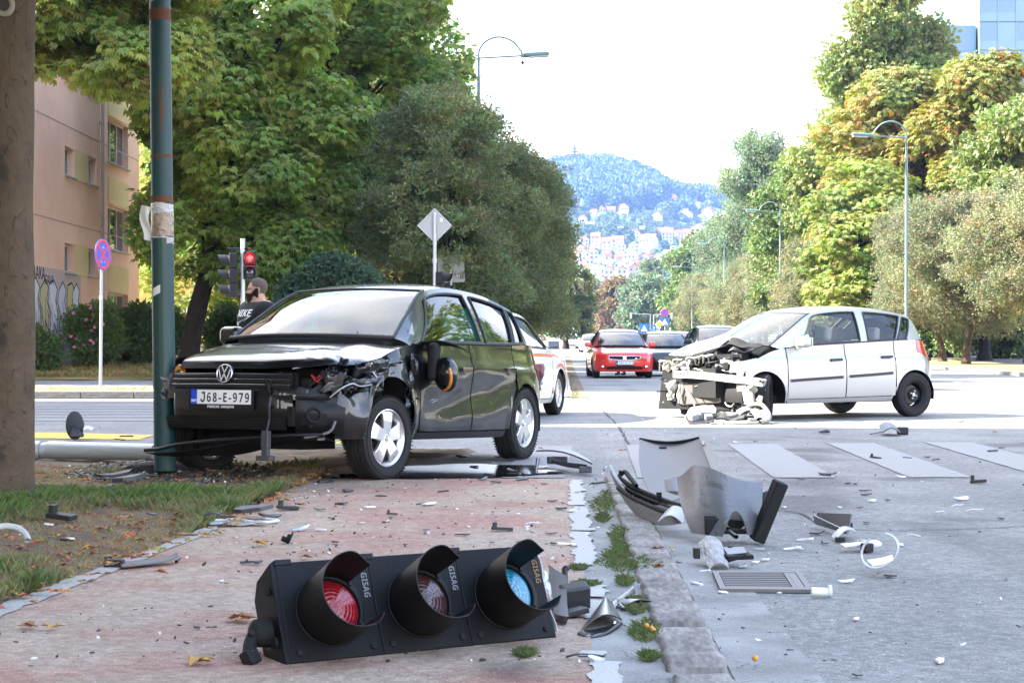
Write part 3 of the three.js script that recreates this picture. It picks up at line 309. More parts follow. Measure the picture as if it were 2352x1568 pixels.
{ const spots = [[1405, 1140, 22, 12], [1385, 1160, 22, 14], [1385, 1190, 12, 8], [1420, 1230, 16, 18], [1428, 1262, 18, 14], [1440, 1296, 52, 16], [1435, 1335, 14, 8], [1460, 1385, 12, 9], [1462, 1400, 12, 8], [1480, 1450, 30, 18], [1492, 1510, 12, 6], [1205, 1503, 14, 6], [1330, 1305, 12, 4], [1345, 1343, 22, 4], [1418, 1275, 26, 9], [1470, 1298, 30, 8], [1320, 905, 6, 12], [1312, 870, 6, 20], [690, 1096, 30, 9], [660, 1104, 26, 8], [600, 1080, 22, 6]];
  blades('weeds', 'green weeds growing from the joint between the kerb and the cycle path', 3800, r => { const s = spots[Math.floor(r() * spots.length)], a = r() * 6.28, k = Math.sqrt(r()); const p = G(s[0] + Math.cos(a) * s[2] * k * 1.25 * (.7 + .6 * r()), s[1] + Math.sin(a) * s[3] * k * 1.25 * (.7 + .6 * r()), .02); return [p[0], .018, p[2], .8, r() * .6]; }, 203, .022, [[.10, .165, .04], [.26, .25, .09]]);
  blades('dry_lawn_grass', 'dry yellow grass on the sunny lawn before the pink building', 9000, r => { const x = -24 + r() * 18, Z = 44.5 + r() * 16; return [x, .16 + .25 * sstep(44, 56, Z) , -Z, 1, r()]; }, 204, .14, [[.22, .22, .06], [.5, .36, .14]]); }
{ const lg = leafGeo([[V(-.05, 0, 0), V(1, .12, 0).normalize(), V(0, 1, 0), .085, .05], [V(-.02, 0, 0), V(.5, .2, .9).normalize(), V(0, 1, 0), .06, .035], [V(-.02, 0, 0), V(.5, .25, -.9).normalize(), V(0, 1, 0), .06, .035]]), cols = [[.30, .13, .05], [.36, .19, .08], [.24, .12, .06], [.42, .24, .07]].map(c => mat(c, { roughness: .9 })), r = rng(77);
  const spots = [[545, 1420], [560, 1423], [470, 1520], [455, 1518], [60, 1438], [785, 1355], [415, 1190], [420, 1193], [320, 1250], [640, 1295], [700, 1280], [120, 1440], [840, 1405], [580, 1450], [1120, 1460], [600, 1250], [365, 1325], [235, 1225], [55, 1270], [200, 1270], [690, 1160], [655, 1150], [490, 1195], [25, 1345], [52, 1370], [360, 1135], [150, 1310], [1000, 1265], [1065, 1300], [1430, 1035], [880, 1290], [1240, 1030], [1515, 1300], [1090, 985], [1510, 1260], [90, 1330], [280, 1290], [320, 1215], [440, 1150]];
  for (let i = 0; i < spots.length; i++) { const [x, y] = spots[i], p = G(x, y, .03); const o = one('fallen_leaf', 'brown dry leaf lying ' + landmark(x, y), 'leaf', lg, cols[i % 4], [p[0], .03 + (x < 560 && y < 1330 ? .02 : 0), p[2]], [0, r() * 6.28, (r() - .5) * .4], 'dry leaves on the verge and the cycle path'); o.scale.setScalar(.7 + r() * .5); } 
  const berry = new THREE.SphereGeometry(.010, 8, 6), bm = mat([.50, .24, .02], { roughness: .5 }); [[1497, 1446], [1062, 1305], [1735, 1515], [1485, 1440], [1500, 1450], [1190, 1305]].forEach(([x, y]) => { const p = G(x, y, .03); one('fallen_fruit', 'small orange fruit fallen on the ground', 'fruit', berry, bm, [p[0], .035, p[2]], [0, 0, 0], 'orange fruits on the path'); });
  const im = new THREE.InstancedMesh(lg, cols[1], 1500), m = new THREE.Matrix4(), q = new THREE.Quaternion(), c = new THREE.Color(); for (let i = 0; i < 1500; i++) { let x, Z, y; if (i < 700) { x = -14 + r() * 8; Z = 33.4 + r() * 2.6; y = .15; } else { Z = 5 + r() * 9; x = pathL(Z) + .15 - Math.pow(r(), 1.3) * 2.6; y = vergeY(x, Z) + .01; } q.setFromEuler(new THREE.Euler((r() - .5) * .5, r() * 6.28, (r() - .5) * .5)); const s = .35 + r() * .45; m.compose(V(x, y, -Z), q, V(s, s, s)); im.setMatrixAt(i, m); c.setRGB(.6 + r() * .9, .6 + r() * .8, .6 + r() * .5); im.setColorAt(i, c); } im.name = 'leaf_litter'; im.userData = { label: 'crumbled brown leaves strewn over the verge and the dry strip', category: 'leaf litter', kind: 'stuff' }; scene.add(im); }

// ---------------------------------------------------------------- cars: shape library
// car space: x from the front bumper rearwards, y up, z towards the car's left side
const paint = (c, o = {}) => mat(c, { roughness: .32, clearcoat: 1, clearcoatRoughness: .03, ...o });
const glassM = mat([.34, .40, .40], { roughness: .02, transmission: 1, thickness: 0, ior: 1.72, side: THREE.DoubleSide }), darkGlass = mat([.05, .07, .07], { roughness: .02, transmission: 1, thickness: 0, ior: 1.8 }), clearGlass = mat([.92, .94, .95], { roughness: .04, transmission: 1, thickness: 0, ior: 1.45 });
const seatM = mat([.03, .03, .032], { roughness: .95 }), plasticM = mat([.022, .022, .024], { roughness: .6 });
function shape(S) {
  const { L, W: Wd, fa, wb, aR, sill, belt0, n = 2.7, Lc = .78, Lr = .55 } = S, topY = table(S.top), nose = table(S.nose), tail = table(S.tail), sect = table(S.sect || [[0, .93], [.12, .972], [.4, 1], [.7, .992], [.79, .982], [.82, .965], [1, .93]]), side = table(S.plan || [[Lc, .985], [Lc + .7, 1], [L - Lr - .8, .995], [L - Lr, .955]]);
  const tu = u => .25 + .5 * (u - Lc) / (L - Lr - Lc), topT = t => t < .25 ? table(S.topFront)(t / .25) : t > .75 ? table(S.topRear)((t - .75) / .25) : topY(Lc + (t - .25) * 2 * (L - Lr - Lc));
  const lower0 = lin(S.low || [[0, sill], [L, sill]]);
  function low(t, f, y0) {
    let u, k; const yT = topT(t);
    const uAt = y => { if (t < .25) { const a = t / .25 * Math.PI / 2, c = Math.pow(Math.cos(a), 2 / n); return Lc - (Lc - nose(y)) * c; } if (t > .75) { const a = (1 - t) / .25 * Math.PI / 2, c = Math.pow(Math.cos(a), 2 / n); return (L - Lr) + (tail(y) - (L - Lr)) * c; } return Lc + (t - .25) * 2 * (L - Lr - Lc); };
    u = uAt(.45); let yb = y0 ?? lower0(u); if (y0 === undefined) for (const ax of [fa, fa + wb]) { const d = Math.abs(u - ax); if (d < aR) yb = Math.max(yb, S.wr + Math.sqrt(aR * aR - d * d)); }
    const y = lerp(yb, yT, f), g = clamp((y - sill) / (belt0 - sill)); u = uAt(y);
    k = t < .25 ? Math.pow(Math.sin(t / .25 * Math.PI / 2), 2 / n) * side(Lc) : t > .75 ? Math.pow(Math.sin((1 - t) / .25 * Math.PI / 2), 2 / n) * side(L - Lr) : side(u);
    let z = Wd * sect(g) * k;
    for (const ax of [fa, fa + wb]) { const d = Math.hypot(u - ax, y - S.wr); if (d < aR + .09 && t > .1 && t < .9) z += .012 * sstep(aR + .09, aR, d); }
    return [u, y, z];
  }
  const RT = [0, 1, 2].map(k => table(S.rail.map((r, i) => [i / (S.rail.length - 1), k === 0 ? r[1] : k === 1 ? r[2] : r[3]]))), BT = table(S.rail.map((r, i) => [i / (S.rail.length - 1), r[0]]));
  const rail = s => [RT[0](s), RT[1](s), RT[2](s)], belt = s => low(tu(BT(s)), 1);
  const house = (s, v) => { const a = belt(s), b = rail(s), o = Math.sin(v * Math.PI) * .018; return [lerp(a[0], b[0], v), lerp(a[1], b[1], v), lerp(a[2], b[2], v) + o]; };
  const cowl = v => { const a = rail(0), z = v * a[2]; return [a[0] - S.cowl * (1 - v * v), a[1] + .012 * (1 - v * v), z]; };
  const cross = (s, bow, crown) => v => { const a = rail(s); return [a[0] + bow * (1 - v * v), a[1] + crown * (1 - v * v), v * a[2]]; };
  return { S, low, rail, belt, house, cowl, cross, tu, topT };
}
const coons = (c0, c1, d0, d1, nu, nv, bulge) => grid((u, v) => { const A = c0(u), B = c1(u), Cc = d0(v), D = d1(v), p00 = c0(0), p10 = c0(1), p01 = c1(0), p11 = c1(1); const q = [0, 1, 2].map(k => (1 - v) * A[k] + v * B[k] + (1 - u) * Cc[k] + u * D[k] - ((1 - u) * (1 - v) * p00[k] + u * (1 - v) * p10[k] + (1 - u) * v * p01[k] + u * v * p11[k])); return bulge ? bulge(q, u, v) : q; }, nu, nv);
const M1 = (p, s) => [p[0], p[1], p[2] * s];
function patch(sh, t0, t1, f0, f1, nu, nv, s = 1, out = 0, y0, fx) { const F0 = typeof f0 === 'function' ? f0 : () => f0, F1 = typeof f1 === 'function' ? f1 : () => f1; const g = grid((u, v) => { const t = lerp(t0, t1, u), a = Math.abs(t), q = M1(sh.low(a, lerp(F0(t), F1(t), v), y0), t < 0 ? -s : s); if (out) { const e = M1(sh.low(a, lerp(F0(t), F1(t), v), y0), 1); const cx = sh.S.L / 2, l = Math.hypot((e[0] - cx) * .35, e[2]) || 1; q[0] += (e[0] - cx) * .35 / l * out; q[2] += Math.sign(q[2] || 1) * Math.abs(e[2]) / l * out; } return fx ? fx(q, t, v) : q; }, nu, nv); return g; }
const panel = (sh, s0, s1, v0, v1, nu, nv, s = 1, out = 0) => grid((u, v) => { const S0 = typeof s0 === 'function' ? s0(v) : s0, S1 = typeof s1 === 'function' ? s1(v) : s1, q = sh.house(lerp(S0, S1, u), lerp(v0, v1, v)); return [q[0], q[1] + out * .2, (q[2] + out) * s]; }, nu, nv);

// ---- wheels
function tyreGeo(R, w, rimR) { const h = w / 2, p = [[rimR - .006, -h * .78], [rimR + .012, -h * .92], [lerp(rimR, R, .5), -h], [R - .028, -h * .95], [R - .010, -h * .84]]; const rows = 4; for (let i = 0; i < rows; i++) { const a = -h * .74 + i * h * 1.48 / rows, b = a + h * 1.48 / rows; p.push([R - .003 + .003 * Math.cos(a / h), a + .004], [R, (a + b) / 2], [R - .003, b - .006], [R - .011, b - .003], [R - .011, b + .001]); } p.push([R - .010, h * .84], [R - .028, h * .95], [lerp(rimR, R, .5), h], [rimR + .012, h * .92], [rimR - .006, h * .78]); return toCreasedNormals(lathe(p, 72), .6).rotateX(Math.PI / 2); }
const sidewall = (R, rimR, w, z = 1) => [tor(lerp(rimR, R, .62), .004, 0, 0, z * w * .497, 0, 0, 0, 6.2832, 6, 64), tor(rimR + .014, .005, 0, 0, z * w * .46, 0, 0, 0, 6.2832, 6, 64)];
function treadBlocks(R, w) { const g = []; const n = 68; for (let i = 0; i < n; i++) { const a = i / n * 6.2832; for (const s of [-1, 1]) { const b = plain(.004, .016, w * .17, 0, 0, 0); b.rotateX(s * .18); b.translate(0, R - .0045, s * w * .40); b.rotateZ(a); g.push(b); } } return merge(g); }
// a wheel with its outer face towards +z
function wheelParts(root, o) {
  const w = new THREE.Group(); w.name = 'wheel'; root.add(w); const R = o.R, rr = o.rim, wd = o.w;
  obj('tyre', [tyreGeo(R, wd, rr), ...sidewall(R, rr, wd)], M.rubber, w); if (o.detail) obj('tread', treadBlocks(R, wd), mat([.012, .012, .012], { roughness: .9 }), w);
  const h = wd / 2, barrel = toCreasedNormals(lathe([[rr - .012, -h * .8], [rr - .03, -h * .6], [rr - .035, h * .4], [rr - .022, h * .62], [rr - .004, h * .74], [rr + .004, h * .82], [rr - .006, h * .84], [rr - .014, h * .76], [rr - .03, h * .6]], 60), .5).rotateX(Math.PI / 2);
  const rim = obj('rim', barrel, o.rimMat, w);
  if (o.style === 'star') { const g = []; for (let i = 0; i < 5; i++) { const s = new THREE.Shape(); s.moveTo(-.036, .030); s.lineTo(-.046, rr * .58); s.quadraticCurveTo(-.052, rr * .86, -.064, rr - .02); s.quadraticCurveTo(0, rr - .004, .064, rr - .02); s.quadraticCurveTo(.052, rr * .86, .046, rr * .58); s.lineTo(.036, .030); s.closePath(); const e = ext(s, .018, .007); const P = e.attributes.position; for (let k = 0; k < P.count; k++) { const y = P.getY(k), x = P.getX(k); P.setZ(k, P.getZ(k) + .012 * Math.sin(clamp(y / rr) * 3.1) - .010 * (1 - Math.abs(x) / .05) * clamp(y / rr * 1.5) + (y > rr * .8 ? -(y - rr * .8) * .25 : 0)); } e.computeVertexNormals(); g.push(T(e, 0, 0, h * .48, 0, 0, i * 1.2566)); } g.push(cyl(.072, .078, .03, 0, 0, h * .52, Math.PI / 2, 0, 0, 30)); obj('spoke', g, o.rimMat, w); for (let i = 0; i < 5; i++) { const a = i * 1.2566 + .628; obj('bolt', cyl(.010, .010, .02, Math.sin(a) * .056, Math.cos(a) * .056, h * .66, Math.PI / 2, 0, 0, 6), M.blackMatte, w); } obj('hub_cap', [cyl(.031, .033, .016, 0, 0, h * .70, Math.PI / 2, 0, 0, 28), T(badge(.027), 0, 0, h * .79)], M.chrome, w); }
  else if (o.style === 'steel') { const holes = []; for (let i = 0; i < 16; i++) { const a = i / 16 * 6.2832, p = new THREE.Path(); p.absellipse(Math.cos(a) * rr * .70, Math.sin(a) * rr * .70, .014, .011, 0, 6.2832, false, a); holes.push(p); } const s = new THREE.Shape(); s.absarc(0, 0, rr - .03, 0, 6.2832); const e = ext(s, .006, .002, holes), P = e.attributes.position; for (let k = 0; k < P.count; k++) { const d = Math.hypot(P.getX(k), P.getY(k)) / rr; P.setZ(k, P.getZ(k) + .03 * Math.exp(-(((d - .52) / .16) ** 2)) - .008 * sstep(.75, .95, d)); } e.computeVertexNormals(); obj('disc', [T(toCreasedNormals(e, .6), 0, 0, h * .28), cyl(.052, .056, .018, 0, 0, h * .36, Math.PI / 2, 0, 0, 24), tor(rr * .46, .010, 0, 0, h * .62)], M.blackMatte, w); for (let i = 0; i < 4; i++) { const a = i * 1.5708 + .4; obj('bolt', cyl(.011, .011, .02, Math.sin(a) * .05, Math.cos(a) * .05, h * .5, Math.PI / 2, 0, 0, 6), M.galv, w); } obj('hub_cap', cyl(.026, .028, .022, 0, 0, h * .5, Math.PI / 2, 0, 0, 20), M.galv, w); }
  else { const g = []; const k = o.spokes || 9; for (let i = 0; i < k; i++) g.push(T(box(.032, rr - .06, .016, 0, (rr - .05) / 2 + .03, 0), 0, 0, h * .55, 0, 0, i / k * 6.2832)); g.push(cyl(.07, .075, .024, 0, 0, h * .58, Math.PI / 2), tor(rr - .02, .016, 0, 0, h * .58, 0, 0, 0, 6.2832, 6, 36)); obj('spoke', g, o.rimMat, w); }
  obj('brake_disc', [cyl(rr * .66, rr * .66, .022, 0, 0, -.01, Math.PI / 2, 0, 0, 36), cyl(rr - .035, rr - .035, .006, 0, 0, -h * .7, Math.PI / 2, 0, 0, 30)], mat([.06, .055, .05], { roughness: .6, metalness: .4 }), w); return w;
}
// the round badge of two letters cut from the circle
function badge(R) { const st = (pts, w) => { const g = []; for (let i = 0; i < pts.length - 1; i++) { const [a, b] = [pts[i], pts[i + 1]], l = Math.hypot(b[0] - a[0], b[1] - a[1]); g.push(box(w, l + w * .55, R * .10, (a[0] + b[0]) / 2, (a[1] + b[1]) / 2, 0, 0, 0, Math.atan2(b[1] - a[1], b[0] - a[0]) - Math.PI / 2, R * .02)); } return g; }; const q = R / 1.0, w = R * .16; return merge([tor(R * .93, R * .085, 0, 0, 0, 0, 0, 0, 6.2832, 10, 44), ...st([[-.36 * q, .80 * q], [0, .10 * q], [.36 * q, .80 * q]], w), ...st([[-.74 * q, .48 * q], [-.33 * q, -.72 * q], [0, -.02 * q], [.33 * q, -.72 * q], [.74 * q, .48 * q]], w)]); }
function plateTex(txt, band = 'BIH') { return canvasTex(512, 112, (c, w, h) => { c.fillStyle = '#e9e9e6'; c.fillRect(0, 0, w, h); c.strokeStyle = '#222'; c.lineWidth = 5; c.strokeRect(2, 2, w - 4, h - 4); c.fillStyle = '#1d46c8'; c.fillRect(4, 4, 52, h - 8); c.fillStyle = '#fff'; c.font = 'bold 26px sans-serif'; c.textAlign = 'center'; c.fillText(band, 30, 92); c.fillStyle = '#141414'; c.save(); c.translate(290, 92); const wd = ch => ch === '-' ? 40 : 58; c.scale(.86, 1); c.font = 'bold 94px sans-serif'; let x = -[...txt].reduce((a, ch) => a + wd(ch), 0) / 2; for (const ch of txt) { if (ch === 'J') { c.lineWidth = 13; c.strokeStyle = '#141414'; c.beginPath(); c.moveTo(x + 16, -66); c.lineTo(x + 42, -66); c.lineTo(x + 42, -20); c.quadraticCurveTo(x + 42, -4, x + 26, -4); c.quadraticCurveTo(x + 10, -4, x + 10, -22); c.stroke(); x += wd(ch); continue; } c.save(); c.translate(x + wd(ch) / 2, 0); c.scale(ch === '-' ? 1 : .86, 1); c.fillText(ch, 0, 0); c.restore(); x += wd(ch); } c.restore(); }); }

// ---- a whole car; o.skip lists what a wreck has lost
function buildCar(root, sh, o) {
  const S = sh.S, { low, rail, house, cowl, cross, tu } = sh, P = o.paint, hi = o.hi, nx = hi ? 60 : 18, ny = hi ? 20 : 8, skip = new Set(o.skip || []), ok = n => !skip.has(n), gap = o.gap ?? .0016, trim = o.trim || plasticM;
  const tA = tu(o.doorA), tB = tu(o.doorB), tC = tu(o.doorC), three = o.doors === 3, dim = o.damage || (q => q);
  for (const s of [1, -1]) {
    const N = s > 0 ? 'L' : 'R';
    if (ok('fender' + N)) obj('fender', patch(sh, o.tF ?? .13, tA - gap, o.fF ?? 0, 1, nx, ny, s, 0, undefined, s > 0 ? dim : null), P, root);
    const door = (n, a, b) => { const g = obj(n, patch(sh, a + gap, b - gap, o.fSill ?? .085, 1, nx, ny, s, 0, undefined, s > 0 ? dim : null), P, root); const hm = (a * .18 + b * .82), q = low(hm, .74), e = low(hm + .02, .74); const hg = box(.19, .032, .045, 0, 0, 0); const ho = obj('handle', hg, o.handle || P, g); ho.position.set(q[0], q[1], (q[2] + .012) * s); ho.rotation.z = .04; const rc = obj('handle_recess', sph(.055, 0, 0, 0, [1.25, .6, .25]), o.recess || P, g); rc.position.set(q[0] - .01, q[1] - .02, (q[2] - .008) * s); return g; };
    const d1 = door('door', tA, three ? tC : tB); if (!three) door('door', tB, tC);
    if (o.strip) for (const [a, b] of three ? [[tA, tC]] : [[tA, tB], [tB, tC]]) obj('rubbing_strip', patch(sh, a + .008, b - .012, t => .385 + (t - tA) * .16, t => .435 + (t - tA) * .16, 20, 3, s, .012), plasticM, root);
    obj('quarter_panel', patch(sh, tC + gap, .80, 0, 1, nx, ny, s), P, root);
    obj('sill', patch(sh, tu(S.fa + S.aR) - .004, tu(S.fa + S.wb - S.aR) + .004, 0, (o.fSill ?? .085) - .012, 24, 4, s), o.sillMat || P, root);
    // wheel well and arch edge
    for (const ax of [S.fa, S.fa + S.wb]) { if (ax === S.fa && !ok('well' + N)) continue; const r = S.aR + .012; obj('wheel_arch', [grid((u, v) => { const a = Math.PI * (-.06 + 1.12 * u); return [ax - Math.cos(a) * r, Math.max(S.wr + Math.sin(a) * r, .17), s * lerp(S.W * .955, S.W * .42, v)]; }, 28, 4), grid((u, v) => { const a = Math.PI * (-.06 + 1.12 * u); return [ax - Math.cos(a) * r * v, Math.max(S.wr + Math.sin(a) * r * v, .17), s * S.W * .42]; }, 28, 4)], M.blackMatte, root); }
    // greenhouse: pillars, window frames, panes
    const w = o.windows, vf = .045, vt = .90;
    const pill = (a, b) => panel(sh, a, b, 0, 1, 6, 10, s); const gs = [panel(sh, 0, 1, .90, 1, 70, 3, s), panel(sh, 0, 1, 0, .05, 70, 2, s)]; let prev = 0; for (const [a, b] of w) { gs.push(panel(sh, prev, v => lerp(a[0], a[1], v), 0, 1, 8, 8, s)); prev = v => lerp(b[0], b[1], v); } gs.push(panel(sh, prev, 1, 0, 1, 10, 8, s)); obj('pillar', gs, P, root);
    w.forEach(([a, b, m]) => { const e = .006; obj('side_window', panel(sh, v => lerp(a[0], a[1], v) - e, v => lerp(b[0], b[1], v) + e, .035, .92, 20, 10, s, -.012), o.glass || glassM, root); const fr = []; const lp = []; for (let i = 0; i <= 14; i++) lp.push([lerp(a[0], b[0], i / 14), .05]); for (let i = 0; i <= 8; i++) lp.push([lerp(b[0], b[1], i / 8), .05 + .85 * i / 8]); for (let i = 14; i >= 0; i--) lp.push([lerp(a[1], b[1], i / 14), .9]); for (let i = 8; i > 0; i--) lp.push([lerp(a[0], a[1], i / 8), .05 + .85 * i / 8]); const pts = lp.map(([S_, v]) => { const q = house(S_, v); return V(q[0], q[1], (q[2] + .002) * s); }); fr.push(new THREE.TubeGeometry(new THREE.CatmullRomCurve3(pts, true, 'catmullrom', .02), hi ? 120 : 48, .012, 5, true)); obj('window_frame', fr, trim, root); });
    obj('belt_trim', tube(Array.from({ length: 12 }, (_, i) => { const q = house(lerp(.03, .93, i / 11), .03); return [q[0], q[1], (q[2] + .006) * s]; }), .009, 40, 5), trim, root);
    if (ok('mirror' + N)) { const q = low(tA + .03, 1); const m = obj('mirror', [T(new RoundedBoxGeometry(.13, .15, .21, 3, .05), q[0] + .03, q[1] + .07, (q[2] + .13) * s, 0, s * .18), box(.06, .05, .12, q[0] + .03, q[1] + .0, (q[2] + .01) * s)], o.mirror || P, root); obj('mirror_glass', box(.006, .11, .16, q[0] + .098, q[1] + .07, (q[2] + .14) * s, 0, s * .18), M.chrome, m); }
    if (ok('lamp' + N) && o.lamp) { const [t0, t1, f0, f1] = o.lamp; const lens = obj('headlight', patch(sh, t0, t1, f0, f1, 16, 8, s, .008), o.lampGlass || clearGlass, root); obj('lamp_housing', patch(sh, t0, t1, f0, f1, 12, 6, s, -.035), mat([.10, .10, .10], { roughness: .3, metalness: .5 }), lens); const b = low((t0 + t1) / 2, .8), bz = low(lerp(t0, t1, .3), .8); for (const q of [b, bz]) { const r = obj('reflector', [T(sph(.055, 0, 0, 0, [.6, 1, 1]), q[0] + .06, q[1] - .0, q[2] * .97 * s)], o.lampLit ? mat([.9, .88, .8], { roughness: .2, metalness: .3 }) : M.chrome, lens); } }
    if (o.tailLamp) { const [t0, t1, f0, f1] = o.tailLamp; obj('tail_lamp', patch(sh, t0, t1, f0, f1, 12, 8, s, .006), o.tailMat || mat([.45, .012, .012], { roughness: .12, clearcoat: 1 }), root); }
  }
  // front
  if (ok('bumper')) { obj('front_bumper', patch(sh, -(o.tF ?? .13), o.tF ?? .13, 0, t => lin(o.bumperTop)(Math.abs(t)), nx, ny, 1, 0, undefined, dim), P, root); for (const q of o.intakes || []) { const it = obj('air_intake', patch(sh, q[0], q[1], q[2], q[3], 14, 5, 1, .006), M.blackMatte, root); for (let i = 1; i < 4; i++) { const f = t => { const a = typeof q[2] === 'function' ? q[2](t) : q[2], b = typeof q[3] === 'function' ? q[3](t) : q[3]; return lerp(a, b, i / 4); }; obj('slat', patch(sh, q[0] + .002, q[1] - .002, f, t => f(t) + .012, 14, 1, 1, .011), M.black, it); } } }
  if (ok('bumper') && o.noseUp) obj('nose_panel', patch(sh, -(o.tF ?? .13), o.tF ?? .13, t => lin(o.bumperTop)(Math.abs(t)), 1, nx, 6, 1, -.004), o.noseUp, root);
  const hoodT = o.hoodT ?? .13, E = (i, s) => M1(low(lerp(hoodT, tu(S.rail[0][0]), i), 1), s);
  if (ok('hood')) obj('bonnet', coons(u => { const t = (u * 2 - 1) * hoodT; return M1(low(Math.abs(t), 1), t < 0 ? -1 : 1); }, u => cowl(u * 2 - 1), v => E(v, -1), v => E(v, 1), hi ? 50 : 16, hi ? 40 : 12, (q, u, v) => { const a = 1 - Math.pow(Math.abs(u * 2 - 1), 3), k = 4 * v * (1 - v); q[1] += a * (S.dome ?? .34) * (Math.pow(v, .55) - v) + (S.crease ?? .012) * Math.exp(-(((Math.abs(u - .5) - .34) / .05) ** 2)) * sstep(0, .3, v); return dim === o.damage && o.damage ? o.damage(q, 9, v) : q; }), P, root);
  // glass, roof, rear
  const sA = o.sA, sD = o.sD, side = (s0, s1, s) => v => M1(rail(lerp(s0, s1, v)), s);
  obj('windscreen', coons(u => cowl(u * 2 - 1), u => cross(sA, -S.bowA, .012)(u * 2 - 1), side(0, sA, -1), side(0, sA, 1), 24, 16, (q, u, v) => { const a = 4 * u * (1 - u) * 4 * v * (1 - v); q[0] -= .03 * a; q[1] += .02 * a; return q; }), o.screen || glassM, root);
  { const b = []; for (const s of [-1, 1]) b.push(tube(Array.from({ length: 9 }, (_, i) => { const q = rail(sA * i / 8); return [q[0] - .004, q[1] + .004, (q[2] - .012) * s]; }), .013, 20, 5)); b.push(tube(Array.from({ length: 9 }, (_, i) => { const q = cross(sA, -S.bowA, .012)(i / 4 - 1); return [q[0], q[1] + .002, q[2]]; }), .011, 20, 5)); b.push(tube(Array.from({ length: 9 }, (_, i) => { const q = cowl(i / 4 - 1); return [q[0] - .012, q[1] + .004, q[2]]; }), .02, 20, 5)); obj('screen_seal', b, trim, root); }
  obj('roof', coons(u => cross(sA, -S.bowA, .012)(u * 2 - 1), u => cross(sD, S.bowD, .018)(u * 2 - 1), side(sA, sD, -1), side(sA, sD, 1), 24, 24, (q, u, v) => { const a = 1 - (u * 2 - 1) ** 4, k = 4 * v * (1 - v); q[1] += a * k * S.roofCrown; return q; }), P, root);
  obj('rear_window', coons(u => cross(sD, S.bowD, .018)(u * 2 - 1), u => cross(1, S.bowD * .8, 0)(u * 2 - 1), side(sD, 1, -1), side(sD, 1, 1), 16, 10), o.rearGlass || darkGlass, root);
  obj('tailgate', patch(sh, .80 + gap, 1, 0, 1, 30, 12, 1), P, root); obj('tailgate', patch(sh, .80 + gap, 1, 0, 1, 30, 12, -1), P, root);
  obj('parcel_shelf', coons(u => cross(1, S.bowD * .8, 0)(u * 2 - 1), u => { const q = low(lerp(1, .80, Math.abs(u * 2 - 1)), 1); return M1(q, u < .5 ? -1 : 1); }, v => { const a = M1(rail(1), -1), b = M1(low(.80, 1), -1); return a.map((x, k) => lerp(x, b[k], v)); }, v => { const a = rail(1), b = low(.80, 1); return a.map((x, k) => lerp(x, b[k], v)); }, 16, 4), P, root);
  // inside: floor, dashboard, seats, wheel
  const inn = o.seat || seatM; const y0 = S.sill + .06;
  obj('underbody', [plain(S.L - 1.1, .10, S.W * 1.5, S.L / 2 + .15, y0, 0), plain(.9, .38, S.W * .9, S.fa, y0 + .22, 0), plain(.05, .5, S.W * 1.6, S.fa + S.aR + .10, y0 + .28, 0), plain(.05, .45, S.W * 1.6, S.fa + S.wb - S.aR - .08, y0 + .2, 0), plain(.8, .05, S.W * 1.4, S.fa + S.wb + .1, .78, 0)], M.dark, root);
  if (ok('lining')) obj('door_lining', [-1, 1].flatMap(s => [patch(sh, tA + .005, tC, .1, .99, 20, 3, s, -.07)]), o.lining || seatM, root);
  obj('dashboard', [T(new RoundedBoxGeometry(.42, .16, S.W * 1.55, 2, .06), o.doorA + .02, S.belt0 - .07, 0, 0, 0, -.12), box(.10, .14, .36, o.doorA + .12, S.belt0 - .0, .36)], seatM, root);
  obj('steering_wheel', T(tor(.175, .016, 0, 0, 0), o.doorA + .34, S.belt0 - .0, .36, 0, Math.PI / 2, .42), M.blackMatte, root);
  for (const [x, z] of [[o.seatX || o.doorA + .85, .37], [o.seatX || o.doorA + .85, -.37], [(o.seatX || o.doorA + .85) + .85, .37], [(o.seatX || o.doorA + .85) + .85, -.37]]) obj('seat', [T(new RoundedBoxGeometry(.16, .62, .46, 3, .06), x + .05, S.sill + .50, z, 0, 0, -.2), T(new RoundedBoxGeometry(.48, .16, .48, 3, .06), x - .2, S.sill + .22, z), T(new RoundedBoxGeometry(.12, .20, .27, 3, .055), x + .13, S.sill + .92, z, 0, 0, -.12), bar([x + .10, S.sill + .72, z - .06], [x + .12, S.sill + .86, z - .06], .008), bar([x + .10, S.sill + .72, z + .06], [x + .12, S.sill + .86, z + .06], .008)], inn, root);
  // wheels
  const wy = S.wr, zw = S.W * .925 - (o.wheel.w / 2) + .045; const list = [[S.fa, 1, o.steer || 0], [S.fa, -1, o.steer || 0], [S.fa + S.wb, 1, 0], [S.fa + S.wb, -1, 0]]; let first;
  for (const [x, s, st] of list) { let g; if (!first) g = first = wheelParts(root, { ...o.wheel, R: S.wr }); else { g = first.clone(); root.add(g); } g.position.set(x, wy, s * zw); g.rotation.y = (s > 0 ? 0 : Math.PI) + st; }
  if (ok('plate') && o.plate) { const q = low(0, o.plateF ?? .5); const pl = new THREE.Group(); pl.name = 'number_plate'; root.add(pl); pl.position.set(q[0] - .014, q[1], 0); pl.rotation.set(0, -Math.PI / 2, 0); obj('plate', T(new THREE.PlaneGeometry(.52, .112), 0, 0, .006), mat('#fff', { map: plateTex(o.plate, o.plateBand), roughness: .45 }), pl); obj('holder', box(.535, .135, .012, 0, -.008, -.001), M.blackMatte, pl); }
  return root;
}
function place(root, X, Z, deg, y = 0) { root.position.set(X, y, -Z); root.rotation.y = Math.PI / 2 - deg * Math.PI / 180; }   // deg: turn of the car away from facing the camera
